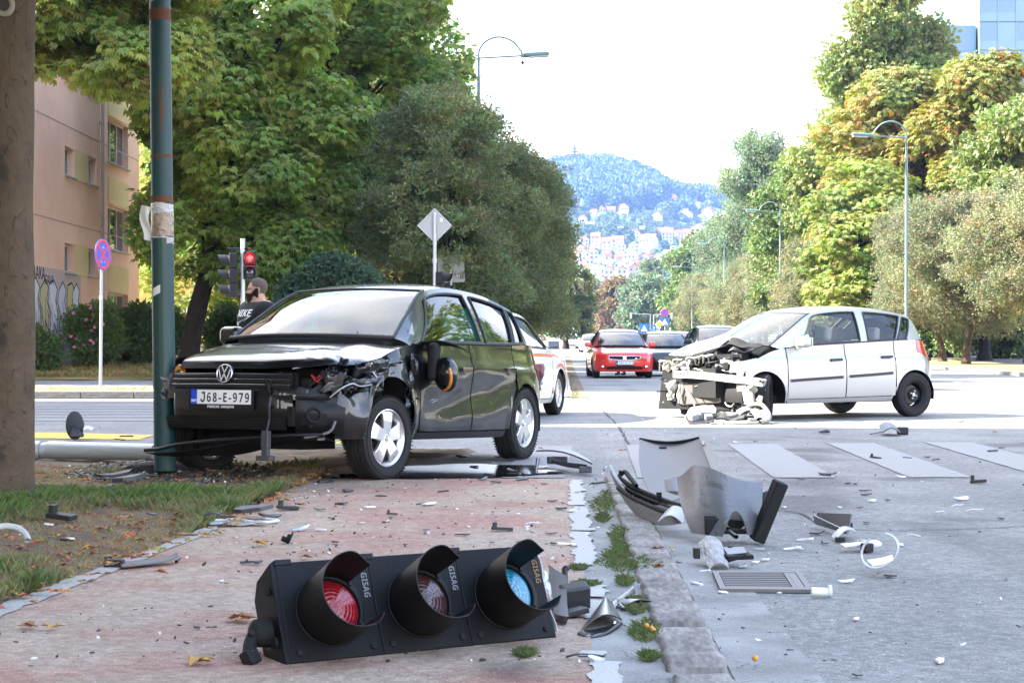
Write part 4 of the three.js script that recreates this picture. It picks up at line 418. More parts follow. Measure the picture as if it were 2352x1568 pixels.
// hatchback outlines
const golfS = { L: 4.2, W: .893, fa: .88, wb: 2.578, wr: .316, aR: .352, sill: .19, belt0: .95, n: 2.9, Lc: .72, Lr: .6, cowl: .20, bowA: .14, bowD: .07, roofCrown: .035, low: [[0, .20], [.5, .20], [1.2, .19], [3, .2], [3.9, .24], [4.2, .3]],
  top: [[.72, .80], [1.0, .875], [1.35, .93], [2.2, .955], [3.1, .985], [3.6, 1.02]], topFront: [[0, .70], [.4, .70], [.7, .725], [.9, .765], [1, .80]], topRear: [[0, 1.02], [.5, .98], [1, .95]], nose: [[.15, .10], [.3, .02], [.5, 0], [.6, .02], [.7, .07], [.8, .12]], tail: [[.2, 4.1], [.4, 4.19], [.6, 4.2], [.8, 4.14], [1, 4.05]],
  rail: [[1.22, 1.17, .965, .735], [1.5, 1.50, 1.165, .675], [1.9, 1.88, 1.365, .605], [2.25, 2.25, 1.432, .585], [2.65, 2.7, 1.440, .58], [3.0, 3.15, 1.418, .575], [3.3, 3.55, 1.368, .565], [3.5, 3.80, 1.300, .575], [3.62, 3.91, 1.02, .66]] };
const clioS = { L: 4.03, W: .853, fa: .83, wb: 2.575, wr: .302, aR: .338, sill: .20, belt0: .95, n: 2.5, Lc: .72, Lr: .62, cowl: .24, bowA: .15, bowD: .07, roofCrown: .03, low: [[0, .2], [3.1, .23], [3.6, .27], [4.03, .33]],
  top: [[.72, .80], [1.0, .90], [1.3, .945], [2.1, .985], [3.0, 1.03], [3.41, 1.05]], topFront: [[0, .70], [.4, .71], [.8, .77], [1, .81]], topRear: [[0, 1.05], [.5, 1.02], [1, .98]], nose: [[.15, .12], [.3, .03], [.5, 0], [.7, .08], [.85, .2]], tail: [[.2, 3.9], [.45, 4.0], [.6, 4.03], [.8, 3.98], [1.05, 3.85]],
  rail: [[1.10, 1.02, .965, .71], [1.42, 1.40, 1.19, .645], [1.75, 1.78, 1.395, .575], [2.1, 2.15, 1.455, .56], [2.5, 2.55, 1.468, .555], [2.85, 2.95, 1.452, .55], [3.1, 3.35, 1.405, .545], [3.25, 3.56, 1.325, .56], [3.40, 3.69, 1.055, .635]] };
// a bent sheet between four points in space (top left, top right, bottom right, bottom left)
function sheetP(P, nu, nv, bulge, th = .006) { return slabOf(grid((u, v) => { const b = bulge ? bulge(u, v) : [0, 0, 0]; return [0, 1, 2].map(k => lerp(lerp(P[0][k], P[1][k], u), lerp(P[3][k], P[2][k], u), v) + b[k]); }, nu, nv), th); }

// ---------------------------------------------------------------- the black hatchback against the pole
const blackPaint = paint([.0035, .0035, .004], { roughness: .35, specularIntensity: .5, clearcoatRoughness: .03 }), silverPaint = paint([.38, .375, .37], { metalness: .35, roughness: .36 }), golf = shape(golfS);
{ const root = thing('black_hatchback', 'black hatchback with crushed front wing and missing headlight, rammed against the green pole', 'car');
  const crush = (q, t, v) => { if (q[2] < -.50 && q[0] < 1.0) { const k = sstep(1.0, .45, q[0]), o = -.50 - q[2]; q[2] += o * .62 * k; q[0] += o * .35 * k; } if (t === 9) { const d = Math.hypot(q[0] - .25, (q[2] - .66) * 1.2), k = sstep(.55, .05, d); if (k > 0) { q[0] += k * .035; q[1] += k * (.03 * fbm3(q[0] * 7, q[2] * 7, 2) + .02); q[2] -= k * .03; } const e = sstep(.9, .3, q[0]) * Math.exp(-(((q[2] + .1) / .35) ** 2)); q[1] += 0 * e; return q; }
    if (q[2] < 0) return q; const d = Math.hypot((q[0] - .42) * .8, (q[1] - .82) * 1.25), k = sstep(.62, .08, d); if (k > 0) { const n = Math.abs(fbm3(q[0] * 4.5, q[1] * 4.5, 4, 2)) * 2, m = fbm3(q[0] * 9, q[1] * 9, 8, 2); q[0] += k * (.05 + .05 * n); q[2] -= k * (.05 + .09 * n + .03 * m); q[1] += k * .03 * m; }
    if (q[0] > 1.05) { const w = sstep(1.05, 1.35, q[0]) * sstep(3.6, 2.6, q[0]); q[2] += w * (.018 * fbm3(q[0] * 2.4, q[1] * 3.6, 6, 2) - .035 * Math.exp(-(((q[1] - .5 - (q[0] - 2) * .12) / .12) ** 2)) * sstep(1.2, 1.9, q[0])); } return q; };
  buildCar(root, golf, { paint: blackPaint, hi: true, doorA: 1.33, doorB: 2.30, doorC: 3.24, tF: .155, fF: 0, hoodT: .165, damage: crush, skip: ['lampL', 'mirrorL', 'plate', 'bumper'], bumperTop: [[0, .6], [.2, .7]], lamp: [.085, .185, .66, .985], tailLamp: [.78, .86, .62, .95], sA: .27, sD: .84, steer: -.15,
    windows: [[[.10, .24], [.475, .475]], [[.51, .515], [.735, .745]], [[.755, .765], [.90, .84]]], wheel: { w: .205, rim: .215, rimMat: M.alloy, style: 'star', detail: true }, sillMat: mat([.012, .012, .013], { roughness: .5 }) });
  // bumper skin in three pieces: the whole right part, the torn left part, the loose lower lip
  const fx = (q, t) => crush(q, t), bt = t => lin([[0, .62], [.06, .62], [.10, .66], [.155, .70]])(Math.abs(t));
  obj('front_bumper', [patch(golf, -.165, .075, .30, bt, 50, 12, 1, 0, undefined, fx)], blackPaint, root, { label: 'scratched black bumper skin under the badge' });
  obj('front_bumper', [toCreasedNormals(patch(golf, .079, .172, t => .06 + .05 * Math.sin(t * 60), t => lin([[.079, .72], [.11, .74], [.135, .79], [.172, .86]])(t) + .02 * Math.sin(t * 170), 46, 30, 1, .008, undefined, (q, t, v) => { const d = Math.hypot(q[0] - .26, (q[1] - .58) * 1.2), k = sstep(.30, .04, d); q[0] += k * (.05 + .035 * fbm3(q[1] * 14, q[2] * 14, 3, 2)); q[2] += k * (-.03 + .04 * fbm3(q[1] * 13, q[2] * 13, 9, 2)); return q; }), .55), tube([.079, .095, .11, .125, .14].map(t => { const q = golf.low(t, .585); return [q[0] - .012, q[1], q[2]]; }), .010, 20, 5)], mat([.006, .006, .0065], { roughness: .36, specularIntensity: .45 }), root, { label: 'torn scuffed left corner of the bumper' });
  const intake = obj('air_intake', patch(golf, -.11, .066, .12, .305, 30, 6, 1, -.02), M.blackMatte, root); for (let i = 0; i < 4; i++) obj('slat', patch(golf, -.105, .064, .14 + i * .042, .15 + i * .042, 30, 1, 1, -.006), M.black, intake);
  obj('fog_lamp_recess', [patch(golf, .090, .135, .20, .36, 12, 8, 1, .014), T(tor(.05, .010), .105, .37, .655, 0, -.75)], M.dark, root);
  obj('fog_lamp_surround', [box(.03, .14, .05, .05, .36, .50, 0, 0, .1), box(.02, .015, .22, .09, .29, .60, 0, -.7)], M.blackMatte, root);
  obj('spoiler_lip', [tube([[.16, .235, .70], [.05, .225, .5], [.0, .19, .1], [-.02, .14, -.4], [-.0, .10, -.6], [-.02, .09, -.70]], .014, 40, 6), slabOf(grid((u, v) => { const z = lerp(.68, -.70, u), y = lerp(.225, .07, sstep(0, 1, u)), x = lerp(.12, -.02, Math.sin(clamp(u * 1.4) * 1.57)); return [x + v * .25 + .02, y - v * .05 + .02 * Math.sin(u * 9) * v, z]; }, 30, 4), .004)], M.black, root);
  obj('bumper_tear_edge', [tube([[.23, .33, .76], [.20, .26, .74], [.14, .225, .66], [.10, .21, .58]], .012, 16, 5), box(.16, .012, .05, .17, .205, .68, 0, .5, .1)], mat([.12, .12, .12], { roughness: .5 }), root);
  // grille: backing, chrome edged bars, badge
  const gr = obj('grille', patch(golf, -.083, .07, .70, .94, 30, 4, 1, -.03), M.blackMatte, root); for (let i = 0; i < 3; i++) obj('slat', [patch(golf, -.083, .068, .725 + i * .075, .765 + i * .075, 30, 2, 1, -.004)], M.black, gr); for (let i = 0; i < 3; i++) obj('chrome_line', patch(golf, -.083, .068, .765 + i * .075, .778 + i * .075, 30, 1, 1, .0), mat([.5, .5, .5], { roughness: .25, metalness: 1 }), gr);
  obj('bumper_beam', [patch(golf, -.14, .10, .56, .70, 30, 3, 1, -.02)], blackPaint, root);
  const bd = obj('badge', T(badge(.068), 0, 0, .004), M.chrome, root); bd.position.set(.018, .66, -.045); bd.rotation.set(0, -Math.PI / 2, 0); bd.rotateX(-.12); const bb = obj('badge_plate', cyl(.068, .072, .012, 0, 0, -.006, Math.PI / 2, 0, 0, 32), M.black, bd);
  const pl = new THREE.Group(); pl.name = 'number_plate'; root.add(pl); pl.position.set(-.018, .49, -.045); pl.rotation.set(0, -Math.PI / 2, 0); pl.rotateZ(.0); obj('plate', T(new THREE.PlaneGeometry(.52, .112), 0, 0, .0075), mat('#fff', { map: plateTex('J68-E-979', 'BIH'), roughness: .4 }), pl); obj('holder', box(.545, .15, .012, 0, -.014, 0), M.blackMatte, pl); obj('dealer_name', T(text('PORSCHE  SARAJEVO', .017), 0, -.072, .006), M.white, pl);
  // open headlight bay with what is left inside
  obj('headlight_bay', [plain(.02, .28, .56, .46, .57, .42), plain(.26, .02, .56, .33, .49, .44)], M.dark, root);
  obj('engine_bay_parts', [box(.08, .15, .09, .30, .60, .34), box(.10, .12, .10, .36, .58, .46), cyl(.05, .05, .10, .33, .58, .57, 0, 0, .2), box(.04, .17, .025, .22, .60, .30), box(.05, .16, .02, .27, .59, .41), tube([[.24, .54, .5], [.22, .58, .55], [.28, .63, .6], [.34, .58, .63]], .01), tube([[.24, .52, .36], [.2, .55, .42], [.22, .52, .5]], .008)], mat([.012, .012, .012], { roughness: .6 }), root);
  obj('wire', [tube([[.22, .63, .60], [.2, .66, .57], [.2, .61, .62], [.23, .65, .64]], .006), tube([[.24, .60, .58], [.21, .63, .61], [.22, .66, .63]], .005)], mat([.30, .02, .015]), root);
  // crumpled sheet metal of the wing
  const r = rng(44); const cr = (c, a, b, sd, m, label) => obj('crumpled_sheet', toCreasedNormals(slabOf(grid((u, v) => { const x = c[0] + (u - .5) * a[0] + (v - .5) * b[0], y = c[1] + (u - .5) * a[1] + (v - .5) * b[1], z = c[2] + (u - .5) * a[2] + (v - .5) * b[2], n = Math.abs(fbm3(u * 2.6 + sd, v * 2.6, sd, 2)) * 2 - .3, m2 = fbm3(u * 5, v * 5 + sd, 4, 2); return [x - n * .035 + m2 * .015, y + m2 * .022 + n * .02, z + n * .055 + m2 * .02]; }, 24, 20), .002), .4), m, root, { label });
  const bareM = mat([.20, .20, .21], { roughness: .3, metalness: .5 });
  cr([.48, .68, .76], [.50, -.01, .06], [.05, .17, .04], 3, blackPaint, 'crumpled upper edge of the wing'); cr([.62, .64, .81], [.44, .0, .05], [.02, .24, .03], 5, blackPaint, 'creased wing metal above the front wheel'); cr([.46, .725, .66], [.30, .03, .05], [.03, .08, .06], 7, bareM, 'bare grey metal torn open on the wing'); cr([.24, .60, .735], [.10, 0, .10], [.05, .15, .02], 11, mat([.13, .125, .12], { roughness: .4, metalness: .2 }), 'scraped grey patch on the bumper corner'); cr([.46, .60, .83], [.40, .03, .03], [.02, .10, .0], 13, blackPaint, 'torn strip hanging before the wheel'); cr([.84, .72, .84], [.40, .05, .02], [0, .10, .03], 19, blackPaint, 'buckled arch edge'); cr([1.22, .66, .865], [.14, 0, .0], [0, .36, .02], 15, blackPaint, 'buckled rear edge of the wing'); cr([1.18, .46, .85], [.12, 0, 0], [0, .24, .02], 17, blackPaint, 'folded lower end of the wing'); cr([.40, .66, .62], [.16, .0, .1], [.02, .06, .02], 23, bareM, 'bright torn metal edge');
  obj('torn_edge', [tube([[.14, .69, .45], [.24, .72, .58], [.36, .76, .66], [.48, .79, .70], [.57, .78, .76], [.64, .72, .82], [.68, .66, .86]].map((p, i) => [p[0] + .02 * Math.sin(i * 5), p[1] + .012 * Math.cos(i * 7), p[2]]), .007, 60, 5), tube([[.18, .50, .74], [.22, .56, .80], [.32, .60, .84], [.4, .585, .86], [.56, .60, .87]], .007, 40, 5)], mat([.35, .35, .36], { roughness: .3, metalness: .6 }), root);
  // mirror hanging down from its stalk
  const mi = obj('mirror', [T(new THREE.SphereGeometry(.1, 24, 18).scale(.72, 1.15, 1.0), 0, 0, 0)], blackPaint, root, { label: 'mirror housing hanging upside down on the door' }); mi.scale.setScalar(1.2); mi.position.set(1.50, .70, 1.02); mi.rotation.set(.15, -.5, .22); obj('indicator', T(tor(.098, .011, 0, 0, 0, 0, Math.PI / 2, 0, 2.2), -.03, 0, 0, 2.6), mat([.55, .20, .04], { roughness: .2 }), mi);
  obj('mirror_arm', [slabOf(grid((u, v) => [1.36 + u * .16 + v * .22, .945 - .02 * u + .03 * Math.sin(u * 3) - v * .03, .84 + u * .26 - v * .02], 12, 6), .008), box(.15, .30, .08, 1.46, .80, .93, .08, .2, .12, .035), tube([[1.42, .92, .86], [1.46, .85, .92], [1.48, .78, .97]], .02)], M.blackMatte, root); obj('mirror_base', [slabOf(grid((u, v) => [1.26 + u * .12 + v * .02, .93 + v * .16 * u + .01, .80 - v * .04 + .008], 6, 6), .006)], M.grey, root);
  // right headlight seen beside the pole, with orange indicator
  obj('indicator', [T(sph(.05, 0, 0, 0, [.7, 1.2, 1]), .20, .67, -.555)], mat([.75, .26, .02], { roughness: .15, clearcoat: 1 }), root);
  // loose hose and duct hanging under the bumper
  obj('hanging_duct', [tube([[.03, .50, .34], [.0, .42, .35], [.03, .33, .33], [-.02, .24, .34]], .009), box(.05, .13, .06, -.03, .19, .345), box(.09, .035, .11, -.03, .06, .345), box(.045, .10, .05, -.03, .11, .345)], mat([.05, .05, .055], { roughness: .5 }), root); obj('broken_trim', [tube([[.02, .62, .30], [.0, .55, .34], [.03, .48, .33], [.0, .42, .37]], .010, 20, 5), box(.02, .08, .035, .02, .58, .32, .3)], M.blackMatte, root);
  obj('splash_guard', plain(.5, .12, .8, .80, .17, -.1), M.dark, root);
  obj('wiper', [tube([[.18, .73, -.02], [.30, .775, -.22], [.40, .795, -.34]].map(p => [p[0] - .02, p[1] + .012, p[2] * .8 + .18]), .005), tube([[.14, .73, .28], [.22, .757, .20], [.3, .78, .12]], .005)], M.blackMatte, root);
  obj('airbag', [T(sph(.1, 0, 0, 0, [4.5, 1.6, .5]), 2.9, 1.15, .50), T(sph(.1, 0, 0, 0, [.7, 2.2, .6]), 3.2, 1.05, .52), T(sph(.1, 0, 0, 0, [.6, 2.2, .5]), 2.05, 1.1, -.5), T(sph(.1, 0, 0, 0, [1.0, .5, .4]), 1.75, 1.22, -.5)], mat([.10, .42, .33], { roughness: .8 }), root);
  obj('scrape', [0, 1, 2, 3, 4, 5, 6].map(i => { const q = golf.low(golf.tu(1.58 + .03 * Math.sin(i * 3)), .47 - i * .014); return box(.09 + .04 * Math.sin(i * 5), .004, .003, q[0], q[1] , q[2] + .009 - .02, 0, 0, .15); }), M.grey, root);
  obj('bent_panel', toCreasedNormals(slabOf(grid((u, v) => { const n = fbm3(u * 5, v * 4, 2, 3); return [3.92 + u * .14, .62 + v * .24, .83 - u * .18 + n * .05]; }, 10, 12), .003), .4), paint([.35, .36, .40], { roughness: .3 }), root);
  place(root, -2.06, 12.55, 23.6, .155); root.rotation.order = 'YXZ'; root.rotation.z = -.0425; root.children.filter(c => c.name === 'wheel').forEach((c, i) => { if (i < 2) c.position.y -= .108; else c.position.y += .005; });   // its nose is pushed up, the front wheels hang
}
// ---------------------------------------------------------------- the silver hatchback with its front torn off
{ const sh = shape(clioS), root = thing('silver_hatchback', 'silver hatchback standing across the lane, its whole front torn off down to the radiator', 'car');
  buildCar(root, sh, { paint: silverPaint, hi: true, doorA: 1.20, doorB: 2.18, doorC: 3.06, tF: .19, fF: t => t < .218 ? .62 : 0, hoodT: .2, skip: ['bumper', 'lampL', 'lampR', 'plate', 'hood', 'fenderR', 'wellR'], bumperTop: [[0, .6]], tailLamp: [.765, .87, .60, .99], sA: .25, sD: .86, steer: .8, strip: true, glass: mat([.80, .85, .85], { roughness: .02, transmission: 1, thickness: 0, ior: 1.5 }), handle: plasticM, seat: mat([.30, .27, .23], { roughness: .95 }), windows: [[[.12, .25], [.49, .49]], [[.535, .54], [.74, .75]], [[.765, .775], [.90, .85]]], wheel: { w: .185, rim: .19, rimMat: M.blackMatte, style: 'steel' } });
  const light = mat([.25, .235, .21], { roughness: .5, metalness: .2 }), dirty = mat([.10, .09, .08], { roughness: .8 }), alu = mat([.40, .385, .35], { roughness: .42, metalness: .4 }), midg = mat([.14, .14, .145], { roughness: .45 });
  place(root, 2.2, 23.55, 60.5, .0); root.scale.setScalar(1.035); root.children.forEach(c => { if (c.name === 'wheel' && c.position.x < 1.2 && c.position.z > 0) { c.position.x += .05; c.position.z += .01; } }); root.updateMatrixWorld(true);
  const wp = (x, y, Z) => at(1470 + x * .3588, 670.5 + y * .3588, Z), zf = x => 24.15 - (x - 230) * .00222, q = (x, y, Z) => root.worldToLocal(V(...wp(x, y, Z))).toArray(), f = (x, y, dz = 0) => q(x, y, zf(x) + dz), r = rng(91), rr = (a, b) => lerp(a, b, r());
  obj('bonnet', sheetP([q(500, 298, 24.8), q(592, 297, 23.55), q(335, 414, 23.95), q(188, 404, 24.75)], 30, 36, (u, v) => [0, .05 * Math.sin(u * 3.14) * (1 - v) + .035 * Math.sin(v * 3.14) * (1 - u) - .05 * Math.sin(v * 3.14) * u + .012 * Math.sin(v * 11) * u, 0], .014), silverPaint, root, { label: 'buckled silver bonnet folded up along its near edge' });
  obj('bonnet_fold', [sheetP([q(588, 296, 23.6), q(792, 346, 23.2), q(742, 366, 23.15), q(552, 338, 23.55)], 16, 6, (u, v) => [0, .012 * Math.sin(u * 9), .03 * Math.sin(v * 3)], .012), sheetP([q(560, 340, 23.6), q(600, 330, 23.5), q(350, 415, 23.9), q(335, 402, 24.0)], 12, 8, null, .01)], M.blackMatte, root, { label: 'dark folded underside of the bonnet' });
  obj('scuttle', [sheetP([q(600, 350, 23.5), q(780, 352, 23.4), q(720, 388, 23.3), q(570, 385, 23.5)], 10, 5, (u, v) => [0, .02 * Math.sin(u * 7), 0], .02)], M.black, root);
  obj('engine', [sheetP([f(250, 410, .42), f(700, 400, .5), f(700, 760, .45), f(215, 745, .42)], 2, 2, null, .3), sheetP([f(480, 400, .25), f(690, 395, .3), f(690, 500, .3), f(480, 500, .25)], 3, 3, null, .12), sheetP([f(515, 575, .16), f(690, 590, .2), f(680, 770, .2), f(500, 760, .16)], 3, 3, null, .10)], M.dark, root);
  // clutter of the engine bay: brackets, boxes, pipes
  const bits = { a: [], b: [], c: [] }; const put = (k, g) => bits[k].push(g), spot = (x0, x1, y0, y1, z0, z1, n, size, ks) => { for (let i = 0; i < n; i++) { const p = f(rr(x0, x1), rr(y0, y1), rr(z0, z1)), s = size * rr(.5, 1.3), k = ks[Math.floor(r() * ks.length)], t = r(); put(k, t < .5 ? box(s * rr(.3, 1), s * rr(.3, 1.2), s * rr(.3, 1), ...p, rr(-.6, .6), rr(-1, 1), rr(-.6, .6)) : t < .75 ? cyl(s * .3, s * .34, s * rr(.5, 1.2), ...p, rr(-1.5, 1.5), 0, rr(-1, 1), 12) : tube([p, [p[0] + rr(-.1, .1), p[1] + rr(-.08, .05), p[2] + rr(-.1, .1)], [p[0] + rr(-.2, .2), p[1] + rr(-.12, .06), p[2] + rr(-.2, .2)]], s * .10, 12, 6)); } };
  spot(330, 690, 405, 505, .02, .25, 64, .10, 'bbbbac'); spot(150, 260, 510, 720, .0, .2, 34, .09, 'abcb'); spot(500, 690, 590, 750, .0, .16, 20, .10, 'bbc'); spot(240, 520, 540, 580, .0, .1, 14, .08, 'bca'); spot(230, 690, 720, 765, .0, .2, 18, .10, 'bbc'); spot(640, 740, 570, 730, .0, .15, 22, .08, 'abcb'); spot(440, 640, 410, 500, -.05, .05, 10, .09, 'ab');
  obj('engine_bay_parts', bits.b, M.blackMatte, root).userData.kind = 'stuff'; obj('pale_brackets', bits.a, light, root).userData.kind = 'stuff'; obj('grey_fittings', bits.c, midg, root).userData.kind = 'stuff';
  const beam = obj('crash_beam', [sheetP([f(228, 503, -.1), f(560, 528, -.12), f(560, 574, -.12), f(228, 548, -.1)], 16, 4, (u, v) => [0, .012 * Math.sin(u * 3.1), -.04 * Math.sin(u * 3.1)], .05), sheetP([f(558, 527, -.12), f(745, 548, -.1), f(735, 590, -.1), f(558, 575, -.12)], 10, 4, null, .05), sheetP([f(735, 546, -.1), f(816, 560, -.04), f(800, 602, -.04), f(725, 592, -.1)], 6, 4, null, .06)], alu, root); for (const [x, y] of [[262, 522], [300, 527], [770, 570], [790, 575]]) obj('beam_hole', sph(.016, ...f(x, y, -.16), [1, 1, 1], 8), M.dark, beam);
  const rad = new THREE.Group(); rad.name = 'radiator'; root.add(rad); const RA = f(288, 588, .0), RB = f(508, 560, -.02), RC = f(514, 702, -.02), RD = f(276, 720, .0), L3 = (a, b, t) => a.map((x, k) => lerp(x, b[k], t)); obj('radiator_core', sheetP([RA, RB, RC, RD], 2, 2, null, .03), dirty, rad); obj('radiator_frame', [bar(RA, RB, .014), bar(RB, RC, .020), bar(RC, RD, .014), bar(RA, RD, .022), bar(f(262, 590, -.02), f(256, 712, -.02), .030), bar(f(278, 590, -.02), f(270, 716, -.02), .024)], light, rad); obj('fin', Array.from({ length: 24 }, (_, i) => { const a = L3(RA, RD, (i + .7) / 25), b = L3(RB, RC, (i + .7) / 25), m = L3(a, b, .5); m[1] += .006 * Math.sin(i * 2.3); a[0] -= .02; b[0] -= .02; m[0] -= .022; return merge([bar(a, m, .0042, .0042, 5), bar(m, b, .0042, .0042, 5)]); }), mat([.36, .33, .28], { roughness: .5, metalness: .4 }), rad).userData.kind = 'stuff'; obj('torn_shroud', toCreasedNormals(sheetP([f(345, 590, -.07), f(500, 575, -.07), f(498, 640, -.07), f(352, 660, -.07)], 14, 8, (u, v) => [.015 * fbm3(u * 5, v * 5, 2), .03 * fbm3(u * 5, 2, v * 3), 0], .003), .4), M.blackMatte, rad); obj('stay', bar(f(355, 620, -.06), f(425, 720, -.06), .008), M.black, rad);
  const car = []; for (let i = 0; i < 12; i++) { const x = 130 + i * 28, y = 446 - i * 3.6; car.push(bar(f(x, y, -.06 + .03 * Math.sin(i * 3)), f(x - 6 + 12 * r(), y + 62 - i * 2, -.02), .015, .011, 6)); if (i % 3 !== 2) car.push(bar(f(x, y, -.06), f(x + 26, y - 4 + 8 * Math.sin(i * 2), -.06), .013, .013, 6)); } car.push(sheetP([f(126, 440, -.02), f(250, 452, -.04), f(246, 502, -.02), f(150, 500, 0)], 12, 6, (u, v) => [.03 * fbm3(u * 5, v * 4, 3), .02 * Math.sin(u * 14), 0], .02), bar(f(250, 470, -.05), f(330, 455, -.05), .022), bar(f(330, 425, -.04), f(470, 402, 0), .016), bar(f(300, 500, -.04), f(620, 516, .02), .008), sheetP([f(255, 455, -.06), f(330, 430, -.06), f(325, 500, -.04), f(262, 500, -.05)], 6, 6, (u, v) => [.03 * Math.sin(u * 12), 0, .02 * Math.sin(v * 8)], .012)); obj('front_carrier', car, light, root);
  obj('battery', [sheetP([f(615, 452, .05), f(672, 440, .05), f(668, 515, .05), f(608, 515, .05)], 3, 3, null, .10), sheetP([f(530, 432, .02), f(610, 438, .04), f(606, 462, .04), f(532, 455, .02)], 3, 3, null, .05)], light, root); obj('lamp_pod', [T(sph(.075, ...f(212, 600, -.05), [1, 1, 1]), 0, 0, 0), sheetP([f(165, 590, 0), f(240, 560, -.05), f(238, 700, -.02), f(190, 690, 0)], 8, 8, (u, v) => [.05 * fbm3(u * 4, v * 4, 8), 0, .04 * Math.sin(u * 5)], .01)], alu, root); obj('wing_remnant', sheetP([f(160, 560, .25), f(250, 600, .3), f(245, 730, .3), f(170, 700, .25)], 10, 10, (u, v) => [.04 * fbm3(u * 5, v * 5, 3), 0, .05 * fbm3(u * 4, v * 4, 9)], .006), silverPaint, root, { label: 'bent remnant of the far wing' });
  obj('suspension_leg', [sheetP([f(672, 600, -.08), f(730, 610, -.08), f(738, 722, -.05), f(690, 716, -.05)], 5, 8, (u, v) => [0, 0, .04 * Math.sin(u * 3)], .06), cyl(.05, .05, .10, ...f(722, 618, -.12), 0, 0, .8), sheetP([f(636, 585, -.05), f(700, 590, -.08), f(690, 650, -.06), f(642, 636, -.04)], 4, 4, null, .05), sheetP([f(765, 660, -.12), f(790, 668, -.12), f(780, 720, -.1), f(745, 690, -.1)], 3, 4, null, .01)], light, root);
  obj('hose', [tube([f(262, 600, -.1), f(240, 660, -.12), f(250, 690, -.12), f(268, 650, -.1)], .012), tube([f(295, 620, -.12), f(330, 690, -.16), f(352, 730, -.2), f(345, 770, -.25)], .008), tube([f(350, 490, -.08), f(420, 505, -.1), f(520, 500, -.05), f(640, 520, -.02)], .009), tube([f(545, 705, -.05), f(562, 728, -.06), f(590, 730, -.06), f(605, 708, -.05)], .010)], alu, root);
  // what hangs down and lies on the road before it is its own heap of wreckage
  const c0 = wp(560, 862, 22.3), d = thing('wreckage', 'tangle of bent brackets, lamp unit and cable under the torn silver car', 'wreckage', [c0[0], 0, c0[2]]), w = (x, y, Z) => { const p = wp(x, y, Z); return [p[0] - c0[0], p[1], p[2] - c0[2]]; };
  obj('lamp_unit', [sheetP([w(330, 765, 22.9), w(470, 752, 22.8), w(490, 800, 22.5), w(310, 815, 22.6)], 10, 6, (u, v) => [0, .05 * Math.sin(u * 3.1) * Math.sin(v * 3.1), 0], .06), box(.16, .11, .14, ...w(410, 785, 22.55), .2, .3), box(.12, .09, .12, ...w(345, 805, 22.5), .1, .5, .2), box(.10, .09, .1, ...w(440, 805, 22.45), .3, .2)], mat([.20, .20, .21], { roughness: .4 }), d); obj('lamp_bowl', [sheetP([w(295, 810, 22.7), w(490, 790, 22.6), w(470, 835, 22.25), w(320, 850, 22.25)], 14, 6, (u, v) => [0, -.02 * Math.sin(u * 3.1), .05 * Math.sin(u * 3.1)], .02)], M.black, d);
  obj('bent_bracket', [tube([w(500, 800, 22.6), w(600, 790, 22.6), w(660, 760, 22.7), w(720, 725, 22.7), w(780, 722, 22.6), w(822, 770, 22.5), w(822, 820, 22.3), w(770, 835, 22.2)], .03, 50, 6), sheetP([w(620, 765, 22.75), w(740, 722, 22.75), w(750, 740, 22.65), w(640, 792, 22.55)], 12, 4, (u, v) => [0, .02 * Math.sin(u * 5), 0], .012), sheetP([w(710, 765, 22.6), w(800, 745, 22.6), w(822, 815, 22.3), w(745, 815, 22.35)], 8, 8, (u, v) => [0, .02 * Math.sin(u * 6), .04 * Math.sin(v * 3.1)], .012)], light, d);
  obj('rail', [bar(w(345, 858, 22.05), w(800, 838, 22.3), .020), sheetP([w(440, 842, 22.35), w(700, 830, 22.4), w(715, 845, 22.2), w(445, 862, 22.1)], 8, 3, null, .02), box(.08, .06, .06, ...w(470, 850, 22.1)), box(.10, .07, .08, ...w(720, 825, 22.35), 0, .2), box(.03, .10, .04, ...w(534, 855, 22.05))], light, d); obj('black_flap', [sheetP([w(480, 785, 22.7), w(690, 790, 22.6), w(660, 828, 22.4), w(490, 822, 22.4)], 12, 4, (u, v) => [0, .02 * Math.sin(u * 8), 0], .02), sheetP([w(690, 755, 22.7), w(775, 745, 22.65), w(735, 790, 22.5), w(700, 785, 22.55)], 5, 4, null, .02), bar(w(440, 865, 22.0), w(530, 863, 22.0), .02)], M.black, d); obj('cable', [tube([w(352, 730, 23.0), w(330, 760, 22.8), w(296, 790, 22.6), w(290, 830, 22.4), w(310, 845, 22.3)], .010, 40, 6)], alu, d);
}
